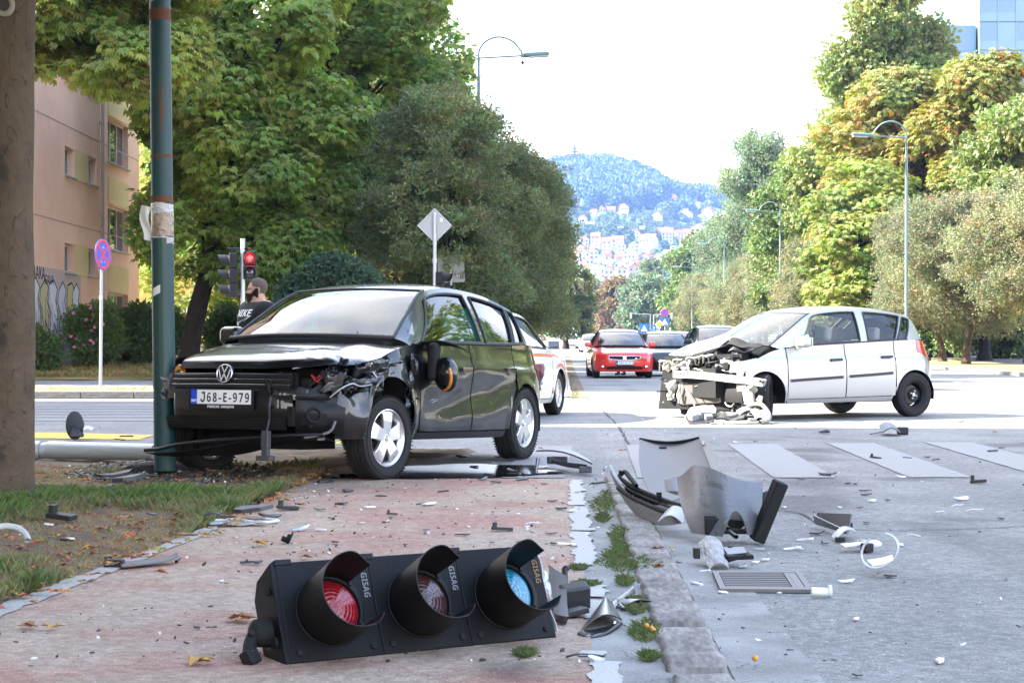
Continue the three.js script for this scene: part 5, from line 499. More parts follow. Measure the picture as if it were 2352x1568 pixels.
// ---------------------------------------------------------------- traffic
const hatchS = (L, Wd, H, o = {}) => { const k = L / 4.2, h = H / 1.47, g = golfS; return { ...g, L, W: Wd, fa: g.fa * k, wb: g.wb * k, Lc: g.Lc * k, Lr: g.Lr * k, low: g.low.map(r => [r[0] * k, r[1]]), top: g.top.map(r => [r[0] * k, r[1] * h]), topFront: g.topFront.map(r => [r[0], r[1] * h]), topRear: g.topRear.map(r => [r[0], r[1] * h]), nose: g.nose.map(r => [r[0] * h, r[1]]), tail: g.tail.map(r => [r[0] * h, r[1] * k]), rail: g.rail.map(r => [r[0] * k, r[1] * k, r[2] * h, r[3] * Wd / .893]), belt0: g.belt0 * h, ...o }; };
const stdWin = [[[.10, .24], [.475, .475]], [[.51, .515], [.735, .745]], [[.755, .765], [.90, .84]]];
function traffic(name, label, spec, X, Z, deg, o, extra) { const root = thing(name, label, 'car', [0, 0, 0], 0, o.group), sh = shape(spec); const k = spec.L / 4.2; buildCar(root, sh, { doorA: 1.33 * k, doorB: 2.3 * k, doorC: 3.24 * k, tF: .13, hoodT: .15, bumperTop: [[0, .80], [.05, .84], [.13, .9]], lamp: [.06, .17, .72, .97], tailLamp: [.78, .88, .62, .95], sA: .27, sD: .84, windows: stdWin, intakes: [[-.075, .075, .14, t => .36]], wheel: { w: .2, rim: .2, rimMat: M.alloy, style: 'simple' }, noseUp: o.paint, glass: o.glass || darkGlass, ...o }); if (extra) extra(root, sh); place(root, X, Z, deg, rise(Z)); return root; }
traffic('red_hatchback', 'bright red hatchback waiting in the lane with its headlights facing the camera', hatchS(4.26, .91, 1.46, { crease: .02 }), 3.34, 51.5, -1.5, { paint: paint([.74, .028, .018], { roughness: .35 }), hi: true, plate: 'J65-O-211', plateBand: 'BIH', plateF: .53, lamp: [.062, .175, .70, .97], lampLit: true, intakes: [[-.082, .082, .13, t => .37 + Math.abs(t) * -.9]], noseUp: paint([.74, .028, .018], { roughness: .35 }), screen: glassM }, (r, sh) => {
  const gr = obj('grille', patch(sh, -.062, .062, t => .70 + Math.abs(t) * 1.1, .93, 20, 6, 1, .006), M.blackMatte, r); obj('grille_edge', [tube([-.062, -.05, -.03, 0, .03, .05, .062].map(t => { const q = sh.low(Math.abs(t), .69 + Math.abs(t) * 1.1); return [q[0] - .012, q[1], Math.sign(t) * q[2]]; }), .008), tube([-.062, -.03, 0, .03, .062].map(t => { const q = sh.low(Math.abs(t), .935); return [q[0] - .012, q[1], Math.sign(t) * q[2]]; }), .008), ...[-1, 1].map(s => { const a = sh.low(.062, .768), b = sh.low(.062, .935); return bar([a[0] - .012, a[1], a[2] * s], [b[0] - .012, b[1], b[2] * s], .008); })], M.chrome, r);
  const q = sh.low(0, .82); const lg = obj('badge', [box(.012, .03, .105, q[0] - .02, q[1] + .028, .0), box(.012, .03, .105, q[0] - .02, q[1] - .028, .0), box(.012, .022, .12, q[0] - .02, q[1], .0, -.35), ], M.chrome, r); const q2 = sh.low(.04, .8); obj('badge', [box(.01, .025, .05, q2[0] - .016, q2[1], q2[2])], M.chrome, r);
  for (const s of [-1, 1]) { const f = obj('fog_lamp', patch(sh, .088, .125, .20, .36, 8, 5, s, .008), M.blackMatte, r), a = sh.low(.108, .29); obj('lens', sph(.05, a[0] - .012, a[1], a[2] * s, [.4, .8, 1.2]), M.chrome, f); } });
traffic('small_black_car', 'small black car with round headlight half hidden behind the red one', hatchS(3.72, .84, 1.42), 4.95, 54.5, -1, { paint: blackPaint, lamp: [.1, .19, .72, .99], lampLit: true });
traffic('dark_grey_car', 'dark grey car with black mirrors waiting behind the torn bonnet of the silver wreck', hatchS(4.4, .92, 1.6), 6.55, 52.5, -3, { paint: paint([.06, .065, .075]), mirror: plasticM, glass: darkGlass });
traffic('white_waiting_car', 'white car half hidden to the left of the dark grey car', hatchS(4.2, .88, 1.46), 6.35, 63, -2, { paint: paint([.72, .72, .71]), lampLit: true });
traffic('silver_departing_car', 'silver grey car with red tail lamps seen from behind, right of the red car', hatchS(4.3, .89, 1.44), 8.45, 101, 178, { paint: paint([.36, .38, .40], { metalness: .4 }) });
traffic('white_oncoming_car', 'white car coming up the road left of the red one', hatchS(4.4, .90, 1.42), 6.3, 136, -1, { paint: paint([.78, .78, .77]) });
traffic('small_oncoming_car', 'white car behind the first white one, farther up the road', hatchS(4.3, .88, 1.5), 6.0, 178, -1, { paint: paint([.74, .74, .73]) });
traffic('small_oncoming_car', 'grey car at the end of the line of oncoming cars', hatchS(4.3, .88, 1.5), 6.1, 212, -1, { paint: paint([.4, .4, .41]) });
traffic('small_oncoming_car', 'yellow green car far up the road beside the white van', hatchS(4.2, .88, 1.5), 6.3, 262, -1, { paint: paint([.55, .55, .18]) });
{ const v = thing('white_van', 'white delivery van far up the road above the oncoming cars', 'van', [8.7, rise(235), -235]); obj('body', [T(new RoundedBoxGeometry(2.3, 2.0, 4, 3, .2), 0, 2.0, -1.2), T(new RoundedBoxGeometry(2.0, 1.1, 1.6, 3, .25), 0, 1.0, 1.0)], mat([.8, .8, .8], { roughness: .4 }), v); obj('windscreen', box(1.7, .6, .05, 0, 1.55, 1.35, -.5), M.black, v); for (const s of [-1, 1]) { obj('headlight', box(.3, .2, .06, s * .75, .95, 1.8), M.chrome, v); obj('wheel', cyl(.35, .35, .24, s * .95, .35, .9, 0, 0, Math.PI / 2), M.rubber, v); obj('wheel', cyl(.35, .35, .24, s * .95, .35, -2.3, 0, 0, Math.PI / 2), M.rubber, v); } }
traffic('white_patrol_car', 'white hatchback with orange stripe, half hidden behind the rear of the black car', hatchS(4.1, .86, 1.48), .12, 26.3, 196, { paint: paint([.74, .74, .73]), hi: true, wheel: { w: .19, rim: .205, rimMat: M.alloy, style: 'simple', spokes: 14 } }, (r, sh) => { for (const s of [-1, 1]) { obj('stripe', patch(sh, .20, .78, .86, .92, 40, 2, s, .003), mat([.55, .12, .03], { roughness: .4 }), r); obj('stripe', [grid((u, v) => { const a = Math.PI * u, rr = sh.S.aR + .03 + v * .05, x = sh.S.fa - Math.cos(a) * rr, y = sh.S.wr + Math.sin(a) * rr; return [x, y, s * (sh.S.W * .988 + .006)]; }, 24, 2)], mat([.55, .12, .03], { roughness: .4 }), r); } });

// ---------------------------------------------------------------- street furniture
const rustC = tex(512, (u, v, i, j) => { const a = pf(u, v, 6, 111, 5), b = pf(u, v, 40, 113, 3), c = mixc([.04, .20, .20], [.08, .27, .29], a); return a > .60 && b > .40 ? mixc(c, [.33, .19, .12], sstep(.60, .66, a)) : c.map(x => x + (b - .5) * .06); });
const poleM = mat('#fff', { map: rustC, roughness: .5, bumpMap: asphaltB, bumpScale: .001 });
{ const p = at(379, 1075, 13.05), t = thing('lamp_post', 'tall green rusty lamp post that the black car has hit', 'lamp post', [p[0], .08, p[2]]); t.rotation.z = .012;
  const rust = mat([.13, .055, .03], { roughness: .9 });
  obj('post', [T(lathe([[.083, 0], [.081, 1.5], [.079, 3.3], [.077, 3.55], [.074, 3.6], [.07, 9]], 40), 0, 0, 0)], poleM, t); obj('rust_band', [cyl(.0785, .0787, .085, 0, 3.41, 0, 0, 0, 0, 40), cyl(.0806, .0806, .05, 0, 2.03, 0, 0, 0, 0, 40), cyl(.0802, .0802, .025, 0, 2.35, 0, 0, 0, 0, 40)], rust, t);
  // raised door panel in the lower part
  const rr = new THREE.Shape(); rr.moveTo(-.06, 0); rr.lineTo(-.06, 1.02); rr.quadraticCurveTo(-.06, 1.09, 0, 1.09); rr.quadraticCurveTo(.06, 1.09, .06, 1.02); rr.lineTo(.06, 0); rr.quadraticCurveTo(.06, -.06, 0, -.06); rr.quadraticCurveTo(-.06, -.06, -.06, 0);
  const g = grid((u, v) => { const a = lerp(-1.15, .55, u) , r = .0865; return [Math.sin(a) * r, .62 + v * 1.12, Math.cos(a) * r]; }, 18, 20); obj('service_door', slabOf(g, .003), mat([.006, .045, .036], { roughness: .4 }), t);
  const wrapM = mat([.55, .54, .52], { roughness: .22, clearcoat: .6, bumpMap: barkB, bumpScale: .03 }), wr = (y0, y1, sd) => grid((u, v) => { const a = u * 6.283, rr = .0835 + .003 * fbm3(Math.cos(a) * 3, v * 6, Math.sin(a) * 3 + sd); return [Math.sin(a) * rr, lerp(y0, y1, v) + .012 * fbm3(a, v * 3, sd) * (v < .1 || v > .9 ? 1 : 0), Math.cos(a) * rr]; }, 50, 16);
  obj('tape', [wr(1.92, 2.0, 1), wr(1.70, 1.75, 3)], wrapM, t); obj('tape_residue', [wr(1.75, 1.925, 2)], mat([.30, .22, .15], { roughness: .3, clearcoat: .5, bumpMap: barkB, bumpScale: .03 }), t);
  obj('torn_paper', slabOf(grid((u, v) => [-.075 - u * .075 - .02 * Math.sin(v * 5), 1.97 - v * .26 + .02 * u, .03 + .02 * Math.sin(u * 4 + v * 3)], 8, 12), .002), mat([.72, .71, .69], { roughness: .8 }), t);
  obj('sticker', grid((u, v) => { const a = -.8 + u * .75, r = .0885; return [Math.sin(a) * r, 1.30 + v * .06 + u * .03, Math.cos(a) * r]; }, 6, 2), mat([.72, .72, .70]), t);
  obj('clamp', [cyl(.083, .083, .06, 0, 3.63, 0, 0, 0, 0, 32), box(.05, .06, .012, .095, 3.63, 0), box(.06, .06, .012, -.10, 3.63, 0), cyl(.012, .012, .03, .105, 3.63, .01, Math.PI / 2), cyl(.012, .012, .03, -.105, 3.63, .01, Math.PI / 2)], M.galv, t); obj('clamp_rim', [tor(.084, .006, 0, 3.72, 0, Math.PI / 2)], M.galv, t);
  obj('conduit', [tube([[-.03, 4.6, .115], [-.025, 3.9, .115], [-.03, 3.55, .12]], .02), tube([[-.03, 3.5, .12], [-.07, 3.68, .12], [-.09, 3.72, .10]], .013, 12, 8), bar([-.06, 3.62, .12], [-.13, 3.53, .14], .011)], mat([.5, .5, .5], { roughness: .35 }), t);
  obj('bumper_shred', toCreasedNormals(slabOf(grid((u, v) => { const a = -.2 + u * 1.9; return [Math.sin(a) * .11 + .03 * fbm3(u * 4, v * 4, 1) + .02, .54 + v * .16 - u * .05 + .03 * fbm3(u * 5, v * 5, 7), Math.cos(a) * .11 + .03 * fbm3(u * 5, v * 6, 9)]; }, 14, 10), .003), .4), mat([.06, .06, .065], { roughness: .25, clearcoat: .6 }), t); }
{ const a = at(60, 1040, 15.0), b = at(356, 1036, 14.6); const t = thing('fallen_pole', 'grey metal pole lying on the ground behind the linden trunk', 'pole', [0, 0, 0]); obj('pole', [bar([a[0] - 1.2, .11, a[2]], [a[0] + .12, .11, a[2]], .082, .082, 30), bar([a[0] + .12, .11, a[2]], [a[0] + .26, .115, a[2]], .066, .08, 30), bar([a[0] + .2, .115, a[2]], [b[0], .12, b[2]], .078, .072, 30)], mat([.42, .45, .46], { roughness: .45, metalness: .4, bumpMap: barkB, bumpScale: .004 }), t); }
const SB = M.signalBlack;
function visor(R, L0, gap = 1.6, dir = -Math.PI / 2) { return slabOf(grid((u, v) => { const a = dir + gap / 2 + u * (6.2832 - gap), k = 1 - Math.abs(u * 2 - 1); return [Math.cos(a) * R * (1 + .03 * v), Math.sin(a) * R * (1 + .03 * v), v * L0 * (.5 + .5 * Math.sqrt(k))]; }, 36, 6), .003); }
function lensDome(R) { return lathe(Array.from({ length: 13 }, (_, i) => [R * Math.sin(i / 12 * 1.5708), .02 * Math.cos(i / 12 * 1.5708)]), 40).rotateX(Math.PI / 2); }
// signal head: box with n lamps one above the other, faces +z
function head(t, n, R, cols, o = {}) { const p = R * 2.95, Wd = R * 2.7, D = .16; for (let i = 0; i < n; i++) { const y = (n - 1) * p / 2 - i * p; const h = obj('lamp_case', [T(new RoundedBoxGeometry(Wd, p - .006, D, 3, .02), 0, y, -D / 2), tor(R * 1.08, .008, 0, y, .004)], SB, t); obj('visor', T(visor(R * 1.12, o.vl || R * 1.9), 0, y, 0), SB, h); obj('lens', T(lensDome(R), 0, y, .001), cols[i], h); } }
const lens = (c, o = {}) => mat(c, { roughness: .12, clearcoat: 1, ...o });
const deadLens = lens([.03, .03, .03]);
{ const p = at(557, 800, 34.5); const t = thing('traffic_light', 'traffic light post with three lamp head and red pedestrian signal beside the bearded man', 'traffic light', [p[0], .05, p[2]]); obj('post', [bar([0, 0, 0], [0, 3.05, 0], .045), cyl(.05, .05, .02, 0, 3.05, 0)], M.galv, t);
  const h = new THREE.Group(); h.name = 'signal_head'; t.add(h); h.position.set(-.26, 2.33, .03); h.rotation.y = -1.45; head(h, 3, .1, [deadLens, deadLens, deadLens], { vl: .24 });
  const w = new THREE.Group(); w.name = 'pedestrian_signal'; t.add(w); w.position.set(.155, 2.53, .09); w.rotation.y = .12; head(w, 2, .095, [deadLens, deadLens], { vl: .14 });
  const fig = mat([.9, .03, .03], { emissive: new THREE.Color(1, .05, .05), emissiveIntensity: .35 }); obj('red_figure_lamp', [sph(.018, 0, .055, 0, [1, 1, .3]), box(.045, .06, .01, 0, .012, 0), box(.018, .06, .01, -.014, -.04, 0), box(.018, .06, .01, .014, -.04, 0), box(.014, .055, .01, -.03, .015, 0), box(.014, .055, .01, .03, .015, 0)].map(g => T(g, 0, .14, .03)), fig, w);
  const red = new THREE.PointLight(new THREE.Color(1, .05, .05), .15, 3); red.position.set(.155, 2.67, .17); t.add(red);
  obj('bracket', [bar([0, 2.86, 0], [-.3, 2.86, .03], .018), bar([0, 1.93, 0], [-.3, 1.93, .03], .018), bar([0, 2.86, 0], [.16, 2.86, .05], .018)], SB, t); }
{ const p = at(998, 760, 42); const t = thing('road_sign', 'grey back of a diamond road sign on a galvanized post above the black car', 'road sign', [p[0], .05, p[2]]); obj('post', [bar([0, 0, .0], [0, 4.15, 0], .045), cyl(.056, .056, .12, 0, 2.98, 0), cyl(.05, .05, .06, 0, 3.4, 0)], M.galv, t);
  const s = new THREE.Shape(), q = .42, c = .05; s.moveTo(-c, q - c); s.quadraticCurveTo(0, q, c, q - c); s.lineTo(q - c, c); s.quadraticCurveTo(q, 0, q - c, -c); s.lineTo(c, -q + c); s.quadraticCurveTo(0, -q, -c, -q + c); s.lineTo(-q + c, -c); s.quadraticCurveTo(-q, 0, -q + c, c); s.closePath(); const gb = mat([.33, .335, .32], { roughness: .5, metalness: .2 }); const pan = obj('panel', T(ext(s, .004), 0, 3.83, -.055), gb, t); obj('rim', [[0, q - .01, q - .01, 0], [q - .01, 0, 0, -q + .01], [0, -q + .01, -q + .01, 0], [-q + .01, 0, 0, q - .01]].map(([a, b, d, e]) => bar([a, 3.83 + b, -.05], [d, 3.83 + e, -.05], .010)), M.galv, pan); obj('label', box(.06, .08, .002, .16, 3.97, -.049), M.white, pan);
  const h = new THREE.Group(); h.name = 'signal_head'; t.add(h); h.position.set(.22, 2.42, -.02); h.rotation.y = 1.35; head(h, 2, .1, [deadLens, deadLens], { vl: .22 }); obj('bracket', [bar([0, 2.7, 0], [.2, 2.7, 0], .018), bar([0, 2.14, 0], [.2, 2.14, 0], .018), box(.16, .5, .12, .16, 1.84, 0)], SB, t); }
{ const p = at(1047, 760, 46); const t = thing('road_sign', 'back of a square road sign on a leaning post behind the two lamp signal', 'road sign', [p[0], .05, p[2]]); t.rotation.z = .05; obj('post', bar([0, 0, 0], [0, 3.1, 0], .035), M.galv, t); const s = new THREE.Shape(); s.absarc(.30, .30, .05, 0, Math.PI / 2); s.absarc(-.30, .30, .05, Math.PI / 2, Math.PI); s.absarc(-.30, -.30, .05, Math.PI, Math.PI * 1.5); s.absarc(.30, -.30, .05, Math.PI * 1.5, Math.PI * 2); obj('panel', T(ext(s, .004, .004), .02, 2.95, -.06), mat([.34, .33, .31], { roughness: .55 }), t); obj('label', box(.09, .06, .003, .2, 2.76, -.048), M.white, t); }
{ const p = at(230, 898, 37); const t = thing('no_stopping_sign', 'round blue and red no stopping sign on a thin post at the side street', 'road sign', [p[0], .1, p[2]]); obj('post', bar([0, 0, 0], [.03, 3.1, 0], .033), mat([.36, .36, .37], { roughness: .5, metalness: .3 }), t);
  const d = new THREE.Group(); d.name = 'panel'; t.add(d); d.position.set(.06, 2.82, .05); d.rotation.y = 1.28; obj('disc', cyl(.335, .335, .012, 0, 0, 0, Math.PI / 2, 0, 0, 44), mat([.02, .07, .42], { roughness: .45 }), d); obj('red_ring', [tor(.29, .034, 0, 0, .004, 0, 0, 0, 6.283, 6, 44).scale(1, 1, .35), box(.052, .52, .008, 0, 0, .007, 0, 0, .785), box(.052, .52, .008, 0, 0, .008, 0, 0, -.785)], mat([.55, .02, .03], { roughness: .45 }), d); obj('plate_text', [box(.09, .05, .003, 0, .15, .009), box(.05, .04, .003, -.06, -.16, .009), box(.05, .04, .003, .05, -.16, .009)], mat([.2, .25, .5]), d); obj('sticker', box(.05, .09, .07, 0, 1.9, 0), M.white, t); }
// street lamps: post, arched brace, level arm, flat head
function streetLamp(label, X, Z, s, H = 10.2, base = 0) { const t = thing('street_lamp', label, 'street lamp', [X, base, -Z]), m = poleFar; obj('post', lathe([[.09, 0], [.07, 2], [.058, H - 1.3], [.04, H - 1.2], [.04, H - .62]], 16), m, t); const y = H - .62; obj('arm', [tube([[0, y, 0], [.5 * s, y + .03, 0], [1.42 * s, y + .08, 0]], .03), tube([[.0, y - .1, 0], [.02 * s, y + .25, 0], [.22 * s, y + .52, 0], [.62 * s, y + .66, 0], [1.05 * s, y + .52, 0], [1.34 * s, y + .16, 0], [1.36 * s, y + .05, 0]], .032, 40, 8)], m, t); obj('sensor', [sph(.055, 1.36 * s, y - .14, 0), cyl(.012, .012, .12, 1.36 * s, y - .04, 0)], M.signalBlack, t); obj('lamp_head', [T(new RoundedBoxGeometry(.78, .13, .26, 3, .05), 1.8 * s, y + .12, 0, 0, 0, .05 * s), T(new RoundedBoxGeometry(.3, .12, .16, 2, .03), 1.45 * s, y + .09, 0)], mat([.12, .21, .20], { roughness: .5 }), t); obj('lamp_glass', T(new RoundedBoxGeometry(.6, .05, .2, 2, .02), 1.86 * s, y + .05, 0, 0, 0, .05 * s), mat([.5, .5, .48], { roughness: .2 }), t); }
const poleFar = mat([.15, .20, .20], { roughness: .5 });
streetLamp('green street lamp rising from the dark trees on the left, its arm over the road', -1.03, 54, 1, 10.5); streetLamp('street lamp hidden in the dark trees with only its head showing beside the hill', .55, 98, 1, 10.4);
[[2083, 70, 'nearest green street lamp on the right before the yellow chestnut'], [1793, 111, 'second green street lamp on the right before the dark round tree'], [1664, 149, 'third street lamp on the right above the olive green trees'], [1590, 196, 'fourth street lamp on the right, before the white terraced building'], [1556, 240, 'small far street lamp, farthest on the right']].forEach(([px, Z, l]) => streetLamp(l, (px - W / 2) * Z / F, Z, -1, 9.9 - rise(Z) * .5, rise(Z)));
// small far signs and signals at the next crossing
const blue = mat([.03, .16, .55], { roughness: .5 }), whiteS = mat([.8, .8, .8]), yel = mat([.75, .42, .03]);
function sign(name, label, px, py, Z, build) { const p = at(px, py, Z); const t = thing(name, label, 'road sign', [p[0], rise(Z), p[2]]); const y = p[1] - rise(Z); obj('post', bar([0, 0, -.04], [0, y + .3, -.04], .04), M.galv, t); build(t, y); }
const tri = (t, y, s) => obj('triangle', T(ext([[-.22 * s, -.18 * s], [.22 * s, -.18 * s], [0, .22 * s]], .01), 0, y, .02), whiteS, t);
sign('crossing_sign', 'blue pedestrian crossing sign nearest to the red car', 1480, 754, 150, (t, y) => { obj('panel', box(.78, .78, .03, 0, y, 0), blue, t); tri(t, y, 1.3); });
sign('crossing_sign', 'blue pedestrian crossing sign under the round purple one', 1527, 739, 150, (t, y) => { obj('panel', box(.74, .74, .03, 0, y, 0), blue, t); tri(t, y, 1.3); obj('disc', cyl(.34, .34, .03, 0, y + .78, 0, Math.PI / 2, 0, 0, 24), mat([.22, .10, .5]), t); obj('red_ring', tor(.3, .05, 0, y + .78, .02), mat([.5, .05, .2]), t); });
sign('priority_sign', 'yellow and white diamond sign by the far traffic light', 1515, 745, 146, (t, y) => { obj('panel', box(.56, .56, .02, 0, y, 0, 0, 0, .785), whiteS, t); obj('yellow_field', box(.38, .38, .02, 0, y, .012, 0, 0, .785), yel, t); });
sign('lane_sign', 'blue lane arrow panel between the far signs', 1506, 758, 152, (t, y) => { obj('panel', box(.62, .95, .03, 0, y, 0), blue, t); for (const x of [-.14, .14]) obj('arrow', [box(.05, .55, .01, x, y - .05, .02), T(ext([[-.1, 0], [.1, 0], [0, .14]], .01), x, y + .2, .015)], whiteS, t); });
sign('cycle_sign', 'small round blue sign below the lane panel', 1498, 764, 148, (t, y) => { obj('panel', cyl(.26, .26, .03, 0, y, 0, Math.PI / 2), blue, t); obj('symbol', [tor(.07, .015, -.08, y - .04, .02), tor(.07, .015, .08, y - .04, .02), bar([-.08, y - .04, .02], [.05, y + .06, .02], .014)], whiteS, t); });
for (const [px, py, l, h] of [[1522, 760, 'far traffic light on green at the right beside the blue signs', 2], [1276, 752, 'far traffic light on green at the left end of the dark trees', 1], [1258, 757, 'far traffic light on green, left of the other one under the dark trees', 1]]) { const Z = 140, p = at(px, py, Z), t = thing('traffic_light', l, 'traffic light', [p[0], rise(Z), p[2]]); const y = p[1] - rise(Z); obj('post', bar([0, 0, -.1], [0, y + .5, -.1], .05), M.galv, t); obj('head', box(.28, .86, .2, 0, y, 0), SB, t); for (let i = 0; i < 3; i++) obj('lens_lamp', sph(.09, 0, y + .26 - i * .26, .09, [1, 1, .5], 10), i === 2 ? mat([.05, .7, .45], { emissive: new THREE.Color(.05, .9, .6), emissiveIntensity: .3 }) : deadLens, t); const gl = new THREE.PointLight(new THREE.Color(.05, .9, .6), .1, 2); gl.position.set(0, y - .26, .25); t.add(gl); }
for (const [px, y0, Z, hgt, arm, l] of [[1494, 722, 170, 6, -1.9, 'slender post with a short arm left of the far diamond sign'], [1502, 723, 172, 6, 1.8, 'slender post with a short arm right of the far blue signs'], [1303, 743, 210, 6.5, 2.6, 'signal gantry arm across the far end of the road on the left']]) { const p = at(px, y0, Z), t = thing('signal_mast', l, 'mast', [p[0], rise(Z), p[2]]); const y = p[1] - rise(Z); obj('post', bar([0, 0, 0], [0, y, 0], .06), M.galv, t); obj('arm', bar([0, y, 0], [arm, y + .1, 0], .04), M.galv, t); obj('signal', box(.22, .6, .2, arm, y + .1 - (Math.abs(arm) > 2 ? .0 : .2), 0), M.galv, t); }
[[1540, 754, 152, 'white slender bollard post right of the far signals'], [1529, 763, 154, 'second white slender post near the far pedestrians']].forEach(([px, py, Z, l]) => { const p = at(px, py, Z); one('marker_post', l, 'post', [bar([0, 0, 0], [0, p[1] - rise(Z), 0], .06), sph(.062, 0, p[1] - rise(Z), 0)], whiteS, [p[0], rise(Z), p[2]]); });
{ const Z = 430, a = at(1285, 757, Z), t = thing('footbridge', 'pale footbridge with railing crossing the far end of the road', 'bridge', [a[0], 0, a[2]]); const y = a[1] - .6, m = mat([.45, .45, .44]); obj('deck', box(16, .8, 3, 6, y, 0), m, t); for (let i = 0; i < 12; i++) obj('baluster', bar([-1.4 + i * 1.35, y, 1.3], [-1.4 + i * 1.35, y + 1.6, 1.3], .06), m, t); obj('handrail', bar([-2, y + 1.6, 1.3], [14, y + 1.6, 1.3], .07), m, t); for (const x of [-1, 5.8, 13]) obj('pier', box(.6, y, 1, x, y / 2, 0), m, t); }

// ---------------------------------------------------------------- buildings
const plaster = (c, d, seed) => mat('#fff', { map: tex(512, (u, v, i, j) => { const a = pf(u, v, 5, seed, 5), st = pf(u, v * .12, 40, seed + 9, 3); return mixc(c, d, a * 1.5 - .3 + (st - .5) * .5).map(x => x + (h3(i, j, 3) - .5) * .03); }, true, 1 / 4), roughness: .92 });
const frameW = mat([.68, .68, .66], { roughness: .5 }), paneM = mat([.03, .035, .04], { roughness: .03, clearcoat: 1 });
// wall in a vertical plane with openings: w x h rectangle, holes [x0,y0,x1,y1]
function wallWith(w, h, th, holes) { const s = new THREE.Shape([[0, 0], [w, 0], [w, h], [0, h]].map(p => new THREE.Vector2(...p))); for (const [a, b, c, d] of holes) s.holes.push(new THREE.Path([[a, b], [a, d], [c, d], [c, b]].map(p => new THREE.Vector2(...p)))); const g = new THREE.ExtrudeGeometry(s, { depth: th, bevelEnabled: false }); const P = g.attributes.position, uv = g.attributes.uv; for (let i = 0; i < P.count; i++) uv.setXY(i, P.getX(i), P.getY(i)); return g; }
function windowAt(t, [x0, y0, x1, y1], z, n, tilt) { const w = x1 - x0, h = y1 - y0, f = .07; const win = obj('window', [box(w, f, .07, x0 + w / 2, y0 + f / 2, z, 0, 0, 0, .008), box(w, f, .07, x0 + w / 2, y1 - f / 2, z, 0, 0, 0, .008), ...Array.from({ length: n + 1 }, (_, i) => box(f, h - 2 * f, .07, lerp(x0 + f / 2, x1 - f / 2, i / n), (y0 + y1) / 2, z, 0, 0, 0, .008))], frameW, t); obj('sill', box(w + .16, .05, .3, x0 + w / 2, y0 - .03, z + .14, 0, 0, 0, .008), mat([.42, .40, .38]), win); for (let i = 0; i < n; i++) { const a = lerp(x0 + f, x1, i / n), b = lerp(x0, x1 - f, (i + 1) / n); obj('pane', plain(b - a, h - 2 * f, .012, (a + b) / 2, (y0 + y1) / 2, z - .01), paneM, win); } obj('curtain', plain(w * .42, h * .92, .01, x0 + w * (tilt ? .7 : .3), (y0 + y1) / 2, z - .05), mat([.5, .48, .44], { roughness: 1 }), win); }
